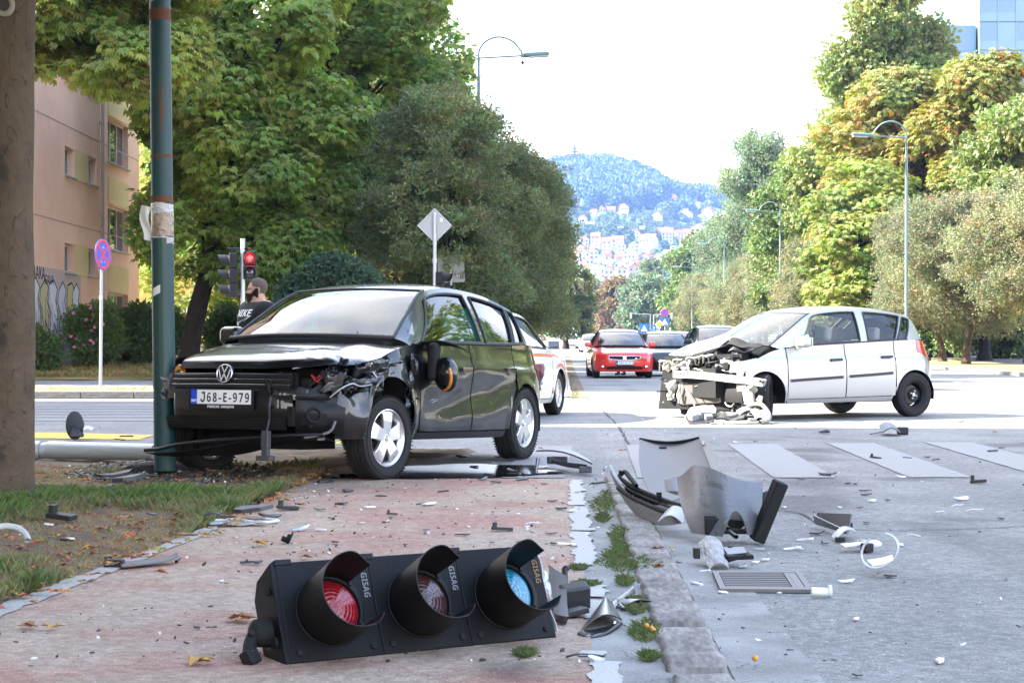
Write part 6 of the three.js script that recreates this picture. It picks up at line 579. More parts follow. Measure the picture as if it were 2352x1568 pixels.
{ const Z0 = 40, X = -13.55, t = thing('apartment_building', 'pink apartment building with yellow panels, graffiti on its base, behind the sign', 'building', [X, .3, -Z0]); t.rotation.y = Math.PI / 2;   // local x runs away from the camera, +z faces the road
  const Lw = 23.2, H = 16, wins = [], z2x = z => z - Z0; const pink = plaster([1, .82, .70], [.96, .76, .64], 121), yelw = plaster([.92, .82, .60], [.86, .75, .53], 125), grey = plaster([.45, .45, .45], [.55, .55, .55], 127);
  for (let k = 0; k < 5; k++) { const y = 3.0 + (k - .0) * 2.95; wins.push([z2x(52.7), y - .1, z2x(53.8), y + .78, 1], [z2x(55.6), y - .1, z2x(56.7), y + .78, 1], [z2x(58.3), y - 2.55 + .5, z2x(61.4), y - .55, 3, k], [z2x(45.2), y - .6, z2x(46.6), y + .8, 1], [z2x(42.2), y - .6, z2x(44), y + .8, 2]); }
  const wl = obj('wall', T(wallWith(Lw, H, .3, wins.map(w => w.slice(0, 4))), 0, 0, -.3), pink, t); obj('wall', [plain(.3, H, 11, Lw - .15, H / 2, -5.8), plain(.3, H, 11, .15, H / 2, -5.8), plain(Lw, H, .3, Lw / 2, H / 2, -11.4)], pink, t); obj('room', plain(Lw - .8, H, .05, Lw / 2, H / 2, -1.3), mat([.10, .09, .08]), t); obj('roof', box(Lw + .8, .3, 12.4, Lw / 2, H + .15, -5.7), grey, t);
  wins.forEach(w => windowAt(t, w, -.2, w[4], w[5] === 2));
  for (let k = 0; k < 5; k++) { const y = 3.0 + k * 2.95; obj('yellow_panel', plain(1.78, .95, .02, z2x(54.7), y + .34, .012), yelw, t); if (k < 4) obj('yellow_panel', plain(3.1, .88, .02, z2x(59.85), y - .55 + .49, .012), yelw, t); }
  obj('plinth', plain(Lw - 13, .9, .06, 15.5, .25, .04), grey, t); obj('cellar_wall', plain(5.4, .95, .5, 11.6, .25, .3), grey, t);
  const graf = canvasTex(1024, 384, (c, w, h) => { c.fillStyle = '#c9b3aa'; c.fillRect(0, 0, w, h); c.lineJoin = 'round'; const L1 = (x, y, s, col, edge, lw, sh) => { c.beginPath(); sh.forEach((p, i) => c[i ? 'lineTo' : 'moveTo'](x + p[0] * s, y + p[1] * s)); c.closePath(); c.fillStyle = col; c.fill(); c.strokeStyle = edge; c.lineWidth = lw; c.stroke(); }; const blob = (x, s, col, k) => L1(x, 60, s, col, '#23232a', 9, [[0, .1 + .2 * (k % 2)], [.5, 0], [.9, .25], [.7, .6], [1, 1], [.9, 1.6], [.55, 1.3], [.5, 1.75], [.1, 1.7], [.2, 1], [-.1, .7]]); blob(60, 170, '#d9d8de', 0); blob(230, 160, '#c9bd8e', 1); blob(390, 170, '#dcdbe2', 0); blob(570, 165, '#d2d1da', 1); blob(750, 170, '#cfc08a', 0); blob(860, 150, '#dddce2', 1); c.strokeStyle = '#3a3a48'; c.lineWidth = 7; for (let i = 0; i < 22; i++) { c.beginPath(); c.moveTo(60 + i * 42, 120 + (i * 53) % 140); c.lineTo(80 + i * 43, 240 + (i * 37) % 120); c.stroke(); } c.fillStyle = '#26262e'; c.font = 'bold 84px sans-serif'; c.fillText('АAKA', 90, 62); c.font = 'bold 66px sans-serif'; c.fillText('GAVA', 300, 84); });
  obj('graffiti', grid((u, v) => [8.6 + u * 6.0, .74 + v * 2.2, .016], 2, 2), mat('#fff', { map: graf, roughness: .9 }), t); obj('drainpipe', [bar([17.2, .6, .09], [17.2, H, .09], .055), ...[2, 5, 8, 11, 14].map(y => box(.16, .06, .12, 17.2, y, .06))], mat([.42, .36, .32]), t); obj('render_joint', [1, 2, 3, 4].map(k => plain(Lw - .1, .035, .006, Lw / 2, 1.45 + k * 2.95, .003)), mat([.52, .36, .28]), t); obj('meter_box', box(1.1, .9, .25, 12.1, 1.1, .7), mat([.55, .53, .50]), t); }
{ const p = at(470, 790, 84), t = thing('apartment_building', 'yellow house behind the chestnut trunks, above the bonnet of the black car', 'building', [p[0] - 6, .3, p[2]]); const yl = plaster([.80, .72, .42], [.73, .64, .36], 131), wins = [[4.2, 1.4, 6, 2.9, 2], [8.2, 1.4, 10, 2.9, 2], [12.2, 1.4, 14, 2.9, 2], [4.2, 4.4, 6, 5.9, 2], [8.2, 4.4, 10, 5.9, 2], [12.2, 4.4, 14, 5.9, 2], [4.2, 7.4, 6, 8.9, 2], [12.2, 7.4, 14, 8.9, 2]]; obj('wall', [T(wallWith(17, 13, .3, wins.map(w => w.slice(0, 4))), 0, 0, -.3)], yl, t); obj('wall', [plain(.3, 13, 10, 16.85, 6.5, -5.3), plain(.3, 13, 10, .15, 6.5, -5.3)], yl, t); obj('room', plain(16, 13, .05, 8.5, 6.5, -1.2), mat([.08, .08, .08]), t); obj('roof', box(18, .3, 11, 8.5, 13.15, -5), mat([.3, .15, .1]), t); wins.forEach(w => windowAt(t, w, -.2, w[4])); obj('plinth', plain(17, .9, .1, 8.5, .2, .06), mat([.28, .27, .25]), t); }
{ // block outside the picture on the left whose shadow lies over the near road
  const t = thing('apartment_block', 'tall apartment block outside the picture on the left that shades the crossing', 'building', [-31, 0, 34]); t.rotation.y = Math.PI / 2; const wl = plaster([.66, .62, .56], [.58, .55, .50], 141); obj('wall', [plain(58, 35, 14, 29, 17.5, -7.2), plain(9, 24, 14, 62.6, 12, -7.6)], wl, t); const g = []; const f = box(1.6, 1.5, .12, 0, 0, 0); for (let i = 0; i < 16; i++) for (let j = 0; j < 11; j++) g.push(T(f.clone(), 3 + i * 3.45, 2 + j * 3.05, -.16)); obj('window_row', g, paneM, t).userData.kind = 'stuff'; obj('roof', box(58.6, .4, 15, 29, 35.2, -7.2), mat([.2, .2, .2]), t); }
{ // glass tower, top right
  const Z = 190, a = at(2250, 180, Z), t = thing('glass_tower', 'light blue glass office tower at the upper right above the yellow chestnut', 'building', [a[0], 0, a[2]]); const gp = mat([.06, .15, .24], { roughness: .08, clearcoat: .4 }), gl = mat([.09, .19, .28], { roughness: .12, clearcoat: .4 }), fr = mat([.16, .24, .33], { roughness: .5 }); obj('core', [plain(23.6, 58, 20, 12, 29, -10.3), plain(4.0, 36, 18, -2.0, 18, -10.3), plain(4, 30, 16, -5.8, 15, -10.3)], mat([.12, .2, .29], { roughness: .4 }), t);
  const pane = box(1.94, 2.04, .1, 0, 0, 0, 0, 0, 0, .02), pane2 = box(1.94, 1.0, .1, 0, 0, 0, 0, 0, 0, .02); for (let i = 0; i < 12; i++) for (let j = 7; j < 19; j++) { if (i > 6 && j > 17) continue; const o = obj('pane', pane, (i * 7 + j * 3) % 5 ? gp : gl, t); o.position.set(1.1 + i * 2.0, j * 3.1 + 1, -.2); const q = obj('pane', pane2, gl, t); q.position.set(1.1 + i * 2, j * 3.1 + 2.6, -.2); }
  for (let i = 0; i < 2; i++) for (let j = 7; j < 11; j++) { const o = obj('pane', pane, gl, t); o.position.set(-3 + i * 2, j * 3.1 + 1, -1.2); } obj('mullion', [...Array.from({ length: 13 }, (_, i) => plain(.1, 58, .16, .1 + i * 2, 29, -.16))], fr, t).userData.kind = 'stuff';
  const q = at(2340, 690, 118), b = thing('white_building', 'pale building seen between the trunks at the right edge', 'building', [q[0] - 6, rise(118), q[2]]); obj('wall', plain(16, 6.4, 8, 6, 3.2, -4), mat([.68, .68, .67]), b); for (let i = 0; i < 6; i++) for (let j = 0; j < 2; j++) obj('window', box(1.3, 1.4, .1, -.6 + i * 2.5, 1.5 + j * 2.7, .02), paneM, b); obj('roof', box(16.6, .3, 8.6, 6, 6.5, -4), M.grey, b); }

// ---------------------------------------------------------------- the hill, its wood, houses and tower
const winG = plain(1.1, 1.3, .1);
const ridge = table([[700, 470], [1000, 430], [1180, 402], [1270, 393], [1330, 387], [1400, 388], [1450, 401], [1500, 416], [1540, 438], [1580, 452], [1640, 466], [1750, 480], [1950, 500], [2352, 520], [3200, 560]]);
const HZ0 = 560, HZ1 = 2200; function hillAt(px, k) { const Z = lerp(HZ0, HZ1, k), top = ridge(px), s = k <= 1 ? Math.pow(k, .84) : 1, yp = lerp(768, top, s) + (k > 1 ? (k - 1) * 500 : 0); const X = (px - W / 2) * Z / F; return [X, CAMH + (HOR - yp) * Z / F + fbm3(X / 90, Z / 90, 3) * 7 * Math.min(1, k * 3), -Z]; }
const kOf = (px, py) => Math.pow(clamp((768 - py) / (768 - ridge(px))), 1 / .84);
const hvA = (zx, zy) => [1237.8 + zx * .19005, 498.6 + zy * .19005], hvB = (zx, zy) => [1186.2 + zx * .37283, 275.1 + zy * .37283];
const hillList = [ // zoomed view coordinates (centre x, foot y, width)
    ['A', 440, 370, 130, 'r', 'w', 2], ['A', 520, 420, 190, 'p', 'w', 2], ['A', 540, 330, 150, 'r', 'w', 2], ['A', 690, 370, 130, 'p', 'k', 4], ['A', 830, 350, 150, 'r', 'w', 2], ['A', 960, 265, 130, 'g', 'w', 2], ['A', 960, 345, 160, 'r', 'w', 2], ['A', 850, 430, 120, 'o', 'c', 1], ['A', 1150, 400, 130, 'g', 'w', 2], ['A', 1220, 260, 150, 'g', 'c', 2], ['A', 1160, 300, 160, 'r', 'w', 2], ['A', 1330, 385, 230, 'o', 'c', 3], ['A', 1530, 300, 220, 'r', 'w', 3], ['A', 1530, 240, 150, 'r', 'w', 2], ['A', 1690, 315, 110, 'r', 'k', 1], ['A', 1680, 240, 90, 'r', 'w', 2], ['A', 1800, 250, 120, 'r', 'c', 2], ['A', 1780, 195, 110, 'p', 'w', 1], ['A', 1930, 190, 180, 'r', 'w', 2], ['A', 1820, 380, 150, 'g', 'w', 3],
    ['A', 520, 530, 180, 'r', 'w', 2], ['A', 660, 490, 130, 'r', 'w', 2], ['A', 820, 520, 110, 'r', 'c', 1], ['A', 1010, 470, 150, 'r', 'w', 1], ['A', 960, 550, 100, 'r', 'k', 1], ['A', 1100, 560, 180, 'g', 'w', 3], ['A', 1310, 490, 200, 'r', 'c', 1], ['A', 1290, 580, 170, 'r', 'k', 2], ['A', 1440, 590, 150, 'p', 'c', 2], ['A', 470, 660, 160, 'g', 'w', 3], ['A', 600, 590, 130, 'r', 'w', 1], ['A', 590, 670, 150, 'r', 'k', 2], ['A', 690, 710, 150, 'g', 'w', 2], ['A', 840, 690, 140, 'g', 'w', 3], ['A', 990, 700, 180, 'g', 'w', 3], ['A', 1190, 660, 160, 'r', 'w', 2], ['A', 1280, 680, 160, 'r', 'w', 2], ['A', 1420, 660, 90, 'o', 'w', 1], ['A', 1330, 730, 150, 'r', 'w', 1],
    ['A', 540, 790, 160, 'g', 'w', 2], ['A', 690, 800, 160, 'g', 'w', 3], ['A', 850, 810, 140, 'r', 'w', 3], ['A', 990, 810, 150, 'r', 'c', 3], ['A', 1130, 790, 180, 'r', 'k', 3], ['A', 390, 870, 100, 'r', 'k', 2], ['A', 740, 900, 180, 'r', 'w', 2], ['A', 430, 1010, 200, 'p', 'y', 4], ['A', 790, 1000, 150, 'r', 'w', 2], ['A', 1040, 890, 110, 'r', 'c', 1], ['A', 440, 1100, 180, 'r', 'k', 3], ['A', 600, 1090, 140, 'r', 'w', 3], ['A', 410, 1200, 160, 'o', 'y', 3], ['A', 680, 1190, 70, 'r', 'w', 1], ['A', 430, 1310, 150, 'g', 'y', 2], ['A', 560, 1010, 90, 'g', 'w', 2], ['A', 1110, 470, 100, 'r', 'w', 1], ['A', 1000, 400, 120, 'o', 'w', 2],
    ['B', 410, 645, 65, 'r', 'w', 2], ['B', 463, 655, 45, 'g', 'w', 1], ['B', 520, 555, 65, 'r', 'w', 1], ['B', 585, 565, 60, 'r', 'c', 1], ['B', 655, 570, 70, 'r', 'w', 2], ['B', 462, 570, 50, 'r', 'w', 1], ['B', 775, 545, 45, 'p', 'w', 1], ['B', 840, 555, 65, 'r', 'c', 2], ['B', 865, 625, 80, 'o', 'w', 2], ['B', 1040, 635, 100, 'g', 'w', 3], ['B', 950, 505, 85, 'o', 'w', 2], ['B', 1085, 498, 60, 'r', 'w', 1], ['B', 1120, 545, 30, 'g', 'w', 3], ['B', 1180, 600, 90, 'r', 'w', 3], ['B', 1150, 510, 50, 'r', 'w', 1], ['B', 1210, 540, 60, 'r', 'w', 2], ['B', 1265, 545, 50, 'r', 'c', 2], ['B', 1235, 625, 100, 'g', 'k', 2], ['B', 1140, 640, 60, 'r', 'w', 2], ['B', 660, 610, 60, 'g', 'w', 1], ['B', 720, 630, 40, 'r', 'c', 1], ['B', 370, 545, 45, 'r', 'w', 1], ['B', 1300, 590, 60, 'r', 'w', 2], ['B', 480, 600, 45, 'r', 'k', 1], ['B', 610, 650, 36, 'o', 'c', 1], ['B', 1030, 720, 70, 'r', 'w', 2], ['B', 1330, 660, 70, 'r', 'w', 2]];
hillList.forEach(h => { [h.px, h.py] = (h[0] === 'A' ? hvA : hvB)(h[1], h[2]); h.wpx = h[3] * (h[0] === 'A' ? .19 : .373); });
struct('hill', grid((u, v) => { const q = hillAt(lerp(-800, 4200, u), v * 1.35); return q; }, 160, 80), mat([.07, .12, .045], { roughness: 1 }));
{ const r = rng(300), crown = (sd) => { const rr = rng(sd), l = []; for (let i = 0; i < 150; i++) { const d = rdir(rr); if (d.y < -.5) d.y = -d.y; const o = d.clone().multiplyScalar(.75 + .25 * rr()); o.y *= 1.1; l.push([o, d.clone().add(rdir(rr).multiplyScalar(.8)).normalize(), rdir(rr), .34, .30]); } const g = leafGeo(l), core = new THREE.IcosahedronGeometry(.78, 2); const P = core.attributes.position; for (let i = 0; i < P.count; i++) { const k = 1 + .3 * fbm3(P.getX(i) * 2 + sd, P.getY(i) * 2, P.getZ(i) * 2); P.setXYZ(i, P.getX(i) * k, P.getY(i) * k, P.getZ(i) * k); } core.computeVertexNormals(); return merge([g, core]); };
  const hs = hillList; const N = 5600, im = new THREE.InstancedMesh(crown(1), mat('#fff', { roughness: .9 }), N), m = new THREE.Matrix4(), q = new THREE.Quaternion(), c = new THREE.Color(); let n = 0, tr = 0; while (n < N && tr++ < N * 5) { const px = 1180 + r() * 620, k = Math.pow(r(), .62) * 1.02, p = hillAt(px, k), wood = fbm3(p[0] / 70, p[2] / 70, 8, 3); const py = HOR - (p[1] - CAMH) * F / -p[2]; if (py > 500 && wood < -.05 && r() < .7) continue; const s = (py < 500 ? 8.0 : 3.4) * (.55 + r() * .8), topY = py - s * 1.8 * F / -p[2], hw = s * F / -p[2]; if (hs.some(h => py > h.py - 1 && topY < h.py - 2 && Math.abs(px - h.px) < h.wpx * .42 + hw * .7 && py < h.py + 60)) continue; q.setFromAxisAngle(V(0, 1, 0), r() * 6.28); m.compose(V(p[0], p[1] + s * .55, p[2]), q, V(s, s * (.9 + r() * .5), s)); im.setMatrixAt(n, m); const t = r(); c.setRGB(lerp(.045, .12, t), lerp(.095, .17, t), lerp(.035, .05, t)); im.setColorAt(n, c); n++; } im.count = n; im.name = 'hill_woods'; im.userData = { label: 'dense blue green woods and garden trees covering the hill', category: 'woods', kind: 'stuff' }; scene.add(im); }
{ // houses of the hillside: foot of the house in the picture, its width there, roof colour, wall colour, storeys
  const roofs = { r: mat([.44, .085, .03], { roughness: .9 }), o: mat([.48, .14, .05], { roughness: .9 }), g: mat([.20, .21, .25], { roughness: .8 }), p: mat([.34, .11, .08], { roughness: .9 }) }, walls = { w: mat([.50, .48, .45]), c: mat([.48, .40, .30]), k: mat([.44, .30, .24]), y: mat([.42, .41, .40]) }, dk = mat([.06, .07, .08], { roughness: .2 });
  const rn = { r: 'red', o: 'terracotta', g: 'grey', p: 'brown red' }, wn = { w: 'white', c: 'cream', k: 'pinkish', y: 'pale grey' };
  const list = hillList;
  const r = rng(401), band = py => py < 490 ? 'high up' : py < 545 ? 'in the upper rows' : py < 585 ? 'mid slope' : py < 625 ? 'in the densest rows' : py < 680 ? 'low down' : 'at the foot', side = px => px < 1330 ? 'beside the street trees' : px < 1400 ? 'left of the red car roof' : px < 1470 ? 'above the red car' : px < 1550 ? 'right of the red car' : 'by the right trees';
  const seen = {}; list.forEach((h, i) => { const k = kOf(h.px, h.py), p = hillAt(h.px, k), Z = -p[2], w = h.wpx * Z / F, dpt = w * (.75 + r() * .3), st = h[6], H = (h[0] === 'A' ? 2.7 : 2.9) * st, yaw = (r() - .5) * 1.1, gable = r() < .5; let lab = `${st > 2 ? 'tall' : st === 1 ? 'low' : ''} ${wn[h[5]]} house with ${rn[h[4]]} roof ${band(h.py)} ${side(h.px)}`.trim(); const base = lab, c = seen[base] = (seen[base] || 0) + 1; if (c > 1) lab = base.replace(' house', ' small house') + ['', ', third', ', fourth', ', fifth'][c - 2];
    const t = thing('hillside_house', lab, 'house', [p[0], p[1] - .5, p[2]], yaw, 'houses on the hillside'); const bx = w * .8, bz = dpt * .8; obj('wall', plain(bx, H + 2.5, bz, 0, H / 2 - 1, 0), walls[h[5]], t); const rh = bx * .36, ov = .6; let g; if (gable) { g = ext([[-bx / 2 - ov, 0], [bx / 2 + ov, 0], [0, rh]], bz + ov * 2).translate(0, H + .25, -bz / 2 - ov); const gw = ext([[-bx / 2, 0], [bx / 2, 0], [0, rh * .9]], bz + .2).translate(0, H + .2, -bz / 2 - .1); obj('wall', gw, walls[h[5]], t); g = merge([slabRoof(bx, bz, H + .25, rh, ov, 0)]); } else g = slabRoof(bz, bx, H + .25, rh * 1.05, ov, 1); if (!gable) obj('wall', ext([[-bz / 2, 0], [bz / 2, 0], [0, rh * .9]], bx).translate(0, H + .2, -bx / 2).rotateY(Math.PI / 2), walls[h[5]], t); const rf = obj('roof', g, roofs[h[4]], t); obj('chimney', plain(.7, 1.5, .7, bx * .2, H + rh, -bz * .1), walls.k, rf);
    const nw = Math.max(2, Math.round(bx / 3.2)); for (let s = 0; s < st; s++) for (let q = 0; q < nw; q++) { if (r() < .15) continue; const o = obj('window', winG, dk, t); o.position.set(lerp(-bx / 2, bx / 2, (q + .5) / nw), 1.5 + s * 2.7, bz / 2 + .02); } });
  // white terraced building and stepped white block
  const blk = (label, px, py, Z, parts) => { const p = at(px, py, Z), t = thing('terraced_building', label, 'building', [p[0], 0, p[2]]); const sc = Z / F; for (const [dx, y0, y1, w, d, dz] of parts) { const h = (y0 - y1) * sc, yb = CAMH + (HOR - y0) * sc; obj('wall', plain(w * sc, h, d, dx * sc, yb + h / 2, dz), walls.w, t); const n = Math.max(1, Math.round(w * sc / 3)), m2 = Math.max(1, Math.round(h / 3)); for (let i = 0; i < n; i++) for (let j = 0; j < m2; j++) { if ((i * 3 + j * 5) % 4 === 0) continue; const o = obj('window', winG, dk, t); o.position.set(dx * sc + (i + .5 - n / 2) * 3, yb + h - 1.6 - j * 3, dz + d / 2 + .03); } obj('roof', plain(w * sc + .3, .35, d + .3, dx * sc, yb + h + .1, dz), walls.w, t); } };
  blk('white terraced apartment building standing between the orange tree and the right hand trees', 1470, 720, 520, [[-18, 722, 668, 13, 12, 0], [0, 728, 660, 30, 12, -2], [24, 722, 644, 26, 14, -8], [45, 720, 632, 24, 14, -14]]);
  blk('stepped white apartment block climbing the slope behind the right hand trees', 1560, 600, 800, [[-40, 600, 585, 20, 12, 0], [-22, 600, 575, 20, 12, -4], [0, 600, 565, 26, 12, -8], [24, 600, 556, 26, 12, -12], [48, 600, 548, 26, 12, -16]]);
}
function slabRoof(w, d, y, rh, ov, turn) { const a = Math.atan2(rh, w / 2), l = Math.hypot(rh, w / 2) + ov; const g = merge([-1, 1].map(s => plain(l, .25, d + ov * 2, s * (w / 4 + ov * .4 * Math.cos(a)), y + rh / 2 - ov * .4 * Math.sin(a), 0, 0, 0, -s * a))); if (turn) g.rotateY(Math.PI / 2); return g; }
{ const p = hillAt(1320, .97), t = thing('transmission_tower', 'slender telecommunication tower with round platforms on top of the hill', 'tower', [p[0], p[1], p[2]]); const s = 2130 / F, m = mat([.10, .12, .16], { roughness: .7 }); const y = k => k * s; obj('shaft', lathe([[y(4.2), 0], [y(3.2), y(40)], [y(3.0), y(60)], [y(1.6), y(70)]], 18), m, t); for (const [yy, r0, hh] of [[38, 11, 3], [47, 13.5, 4], [55, 11, 3], [62, 9, 2], [67, 5.5, 1.6]]) obj('platform', [cyl(y(r0), y(r0 * .9), y(hh * .5), 0, y(yy), 0, 0, 0, 0, 28), cyl(y(r0 * .82), y(r0 * .82), y(hh), 0, y(yy - hh * .4), 0, 0, 0, 0, 28)], m, t); obj('collar', lathe([[y(3), y(28)], [y(8), y(35)], [y(3), y(37)]], 20), m, t); obj('mast', [bar([0, y(66), 0], [0, y(86), 0], y(1.2), y(.7)), bar([0, y(86), 0], [0, y(104), 0], y(.6), y(.25))], mat([.2, .12, .12]), t); }

// ---------------------------------------------------------------- people: one continuous body from a distance field
function surfaceNets(fn, lo, hi, c) {
  const n = lo.map((l, k) => Math.max(2, Math.ceil((hi[k] - l) / c) + 1)), [nx, ny, nz] = n, val = new Float32Array(nx * ny * nz), id = (i, j, k) => (k * ny + j) * nx + i;
  for (let k = 0; k < nz; k++) for (let j = 0; j < ny; j++) for (let i = 0; i < nx; i++) val[id(i, j, k)] = fn(lo[0] + i * c, lo[1] + j * c, lo[2] + k * c);
  const vi = new Int32Array(nx * ny * nz).fill(-1), P = [], ix = [];
  const E = [[0, 1], [2, 3], [4, 5], [6, 7], [0, 2], [1, 3], [4, 6], [5, 7], [0, 4], [1, 5], [2, 6], [3, 7]];
  for (let k = 0; k < nz - 1; k++) for (let j = 0; j < ny - 1; j++) for (let i = 0; i < nx - 1; i++) {
    const q = [0, 1, 2, 3, 4, 5, 6, 7].map(b => val[id(i + (b & 1), j + (b >> 1 & 1), k + (b >> 2))]); let m = 0; q.forEach((v, b) => { if (v < 0) m |= 1 << b; }); if (m === 0 || m === 255) continue;
    let s = [0, 0, 0], cnt = 0; for (const [a, b] of E) if ((q[a] < 0) !== (q[b] < 0)) { const t = q[a] / (q[a] - q[b]); for (let d = 0; d < 3; d++) s[d] += lerp(a >> d & 1, b >> d & 1, t); cnt++; }
    vi[id(i, j, k)] = P.length / 3; P.push(lo[0] + (i + s[0] / cnt) * c, lo[1] + (j + s[1] / cnt) * c, lo[2] + (k + s[2] / cnt) * c);
  }
  const quad = (a, b, d, e, f) => { if (Math.min(a, b, d, e) < 0) return; f ? ix.push(a, b, d, a, d, e) : ix.push(a, d, b, a, e, d); };
  for (let k = 1; k < nz - 1; k++) for (let j = 1; j < ny - 1; j++) for (let i = 1; i < nx - 1; i++) { const v = val[id(i, j, k)] < 0;
    if (v !== val[id(i + 1, j, k)] < 0) quad(vi[id(i, j - 1, k - 1)], vi[id(i, j, k - 1)], vi[id(i, j, k)], vi[id(i, j - 1, k)], v);
    if (v !== val[id(i, j + 1, k)] < 0) quad(vi[id(i - 1, j, k - 1)], vi[id(i - 1, j, k)], vi[id(i, j, k)], vi[id(i, j, k - 1)], v);
    if (v !== val[id(i, j, k + 1)] < 0) quad(vi[id(i - 1, j - 1, k)], vi[id(i, j - 1, k)], vi[id(i, j, k)], vi[id(i - 1, j, k)], v); }
  const g = new THREE.BufferGeometry(); g.setAttribute('position', new THREE.Float32BufferAttribute(P, 3)); g.setAttribute('uv', new THREE.Float32BufferAttribute(new Float32Array(P.length / 3 * 2), 2)); g.setIndex(ix); g.computeVertexNormals(); return g;
}
const cap = (x, y, z, a, b, ra, rb) => { const dx = b[0] - a[0], dy = b[1] - a[1], dz = b[2] - a[2], t = clamp(((x - a[0]) * dx + (y - a[1]) * dy + (z - a[2]) * dz) / (dx * dx + dy * dy + dz * dz)); return Math.hypot(x - a[0] - dx * t, y - a[1] - dy * t, z - a[2] - dz * t) - lerp(ra, rb, t); };
const ell = (x, y, z, c, r) => { const k = Math.hypot((x - c[0]) / r[0], (y - c[1]) / r[1], (z - c[2]) / r[2]); return (k - 1) * Math.min(...r); };
const smin = (a, b, k) => { const h = clamp(.5 + .5 * (b - a) / k); return lerp(b, a, h) - k * h * (1 - h); };
// body space: metres, feet at y 0, facing +z; b = build (1 slim, 1.2 heavy)
function bodyField(o) { const b = o.build || 1, st = o.stride || 0;
  const caps = [[[0, 1.0, 0], [0, 1.22, .01], .135 * b, .145 * b], [[-.07 * b, 1.34, .0], [.07 * b, 1.34, .0], .125 * b, .125 * b], [[-.16 * b, 1.43, -.01], [.16 * b, 1.43, -.01], .075 * b, .075 * b], [[0, 1.42, -.02], [0, 1.56, .005], .068 * b, .060 * b]];
  const arms = [], legs = []; for (const s of [-1, 1]) { const sw = s * st * .5; arms.push([[s * .20 * b, 1.42, -.01], [s * .245 * b, 1.15, -.02 + sw * .3], .060 * b, .046 * b], [[s * .245 * b, 1.15, -.02 + sw * .3], [s * .255 * b, .90, .07 + sw * .6], .044 * b, .030]); const hx = s * .255 * b, hz = .07 + sw * .6; arms.push([[hx, .89, hz], [hx, .83, hz + .015], .033, .036]); for (let f = 0; f < 4; f++) arms.push([[hx - s * .004, .82, hz + .037 - f * .019], [hx - s * .012, .762 + (f === 3 ? .014 : 0), hz + .048 - f * .018], .0105, .0095], [[hx - s * .012, .762 + (f === 3 ? .014 : 0), hz + .048 - f * .018], [hx - s * .028, .728 + (f === 3 ? .02 : 0), hz + .05 - f * .018], .0092, .008]); arms.push([[hx - s * .01, .865, hz + .03], [hx - s * .02, .80, hz + .062], .014, .0105]);
    const lz = -s * st * .42; legs.push([[s * .088 * b, .95, 0], [s * .096 * b, .52, lz * .5 + .02], .095 * b, .060 * b], [[s * .096 * b, .52, lz * .5 + .02], [s * .10 * b, .09, lz], .056 * b, .037]); legs.push([[s * .10 * b, .05, lz - .04], [s * .112 * b, .035, lz + .15], .042, .034]); }
  return { torso: (x, y, z) => { let d = 9; for (const c of caps) d = smin(d, cap(x, y, z, ...c), .07); return d; }, arms: (x, y, z) => { let d = 9; for (const c of arms) d = Math.min(d + 0, smin(d, cap(x, y, z, ...c), c[2] < .02 ? .006 : .025)); return d; }, legs: (x, y, z) => { let d = 9; for (const c of legs) d = smin(d, cap(x, y, z, ...c), .03); return d; } };
}
function headField(o) { const Y = 1.555; return (x, y0, z) => { const y = y0 - Y, ax = Math.abs(x); let d = ell(x, y, z, [0, .115, -.012], [.076, .092, .098]); d = smin(d, ell(x, y, z, [0, .045, .030], [.056, .072, .062]), .04); d = smin(d, ell(x, y, z, [0, -.012, .062], [.026, .022, .022]), .03); d = smin(d, cap(x, y, z, [0, .085, .086], [0, .048, .108], .010, .015), .012); d = smin(d, ell(ax, y, z, [.014, .044, .094], [.010, .008, .012]), .008); d = smin(d, cap(ax, y, z, [.012, .098, .082], [.045, .098, .066], .011, .010), .02); d = smin(d, ell(ax, y, z, [.045, .05, .062], [.02, .02, .02]), .025); d = Math.max(d, -ell(ax, y, z, [.031, .080, .096], [.017, .010, .014])); d = smin(d, cap(x, y, z, [-.02, .014, .086], [.02, .014, .086], .008, .008), .008); d = smin(d, cap(x, y, z, [-.016, .002, .085], [.016, .002, .085], .008, .008), .008); const ear = Math.max(ell(ax, y, z, [.080, .065, -.010], [.013, .034, .022]), -ell(ax, y, z, [.092, .068, .0], [.010, .018, .012])); d = smin(d, ear, .008); return smin(d, cap(x, y, z, [0, -.12, -.03], [0, .02, -.015], .066, .060), .03); }; }
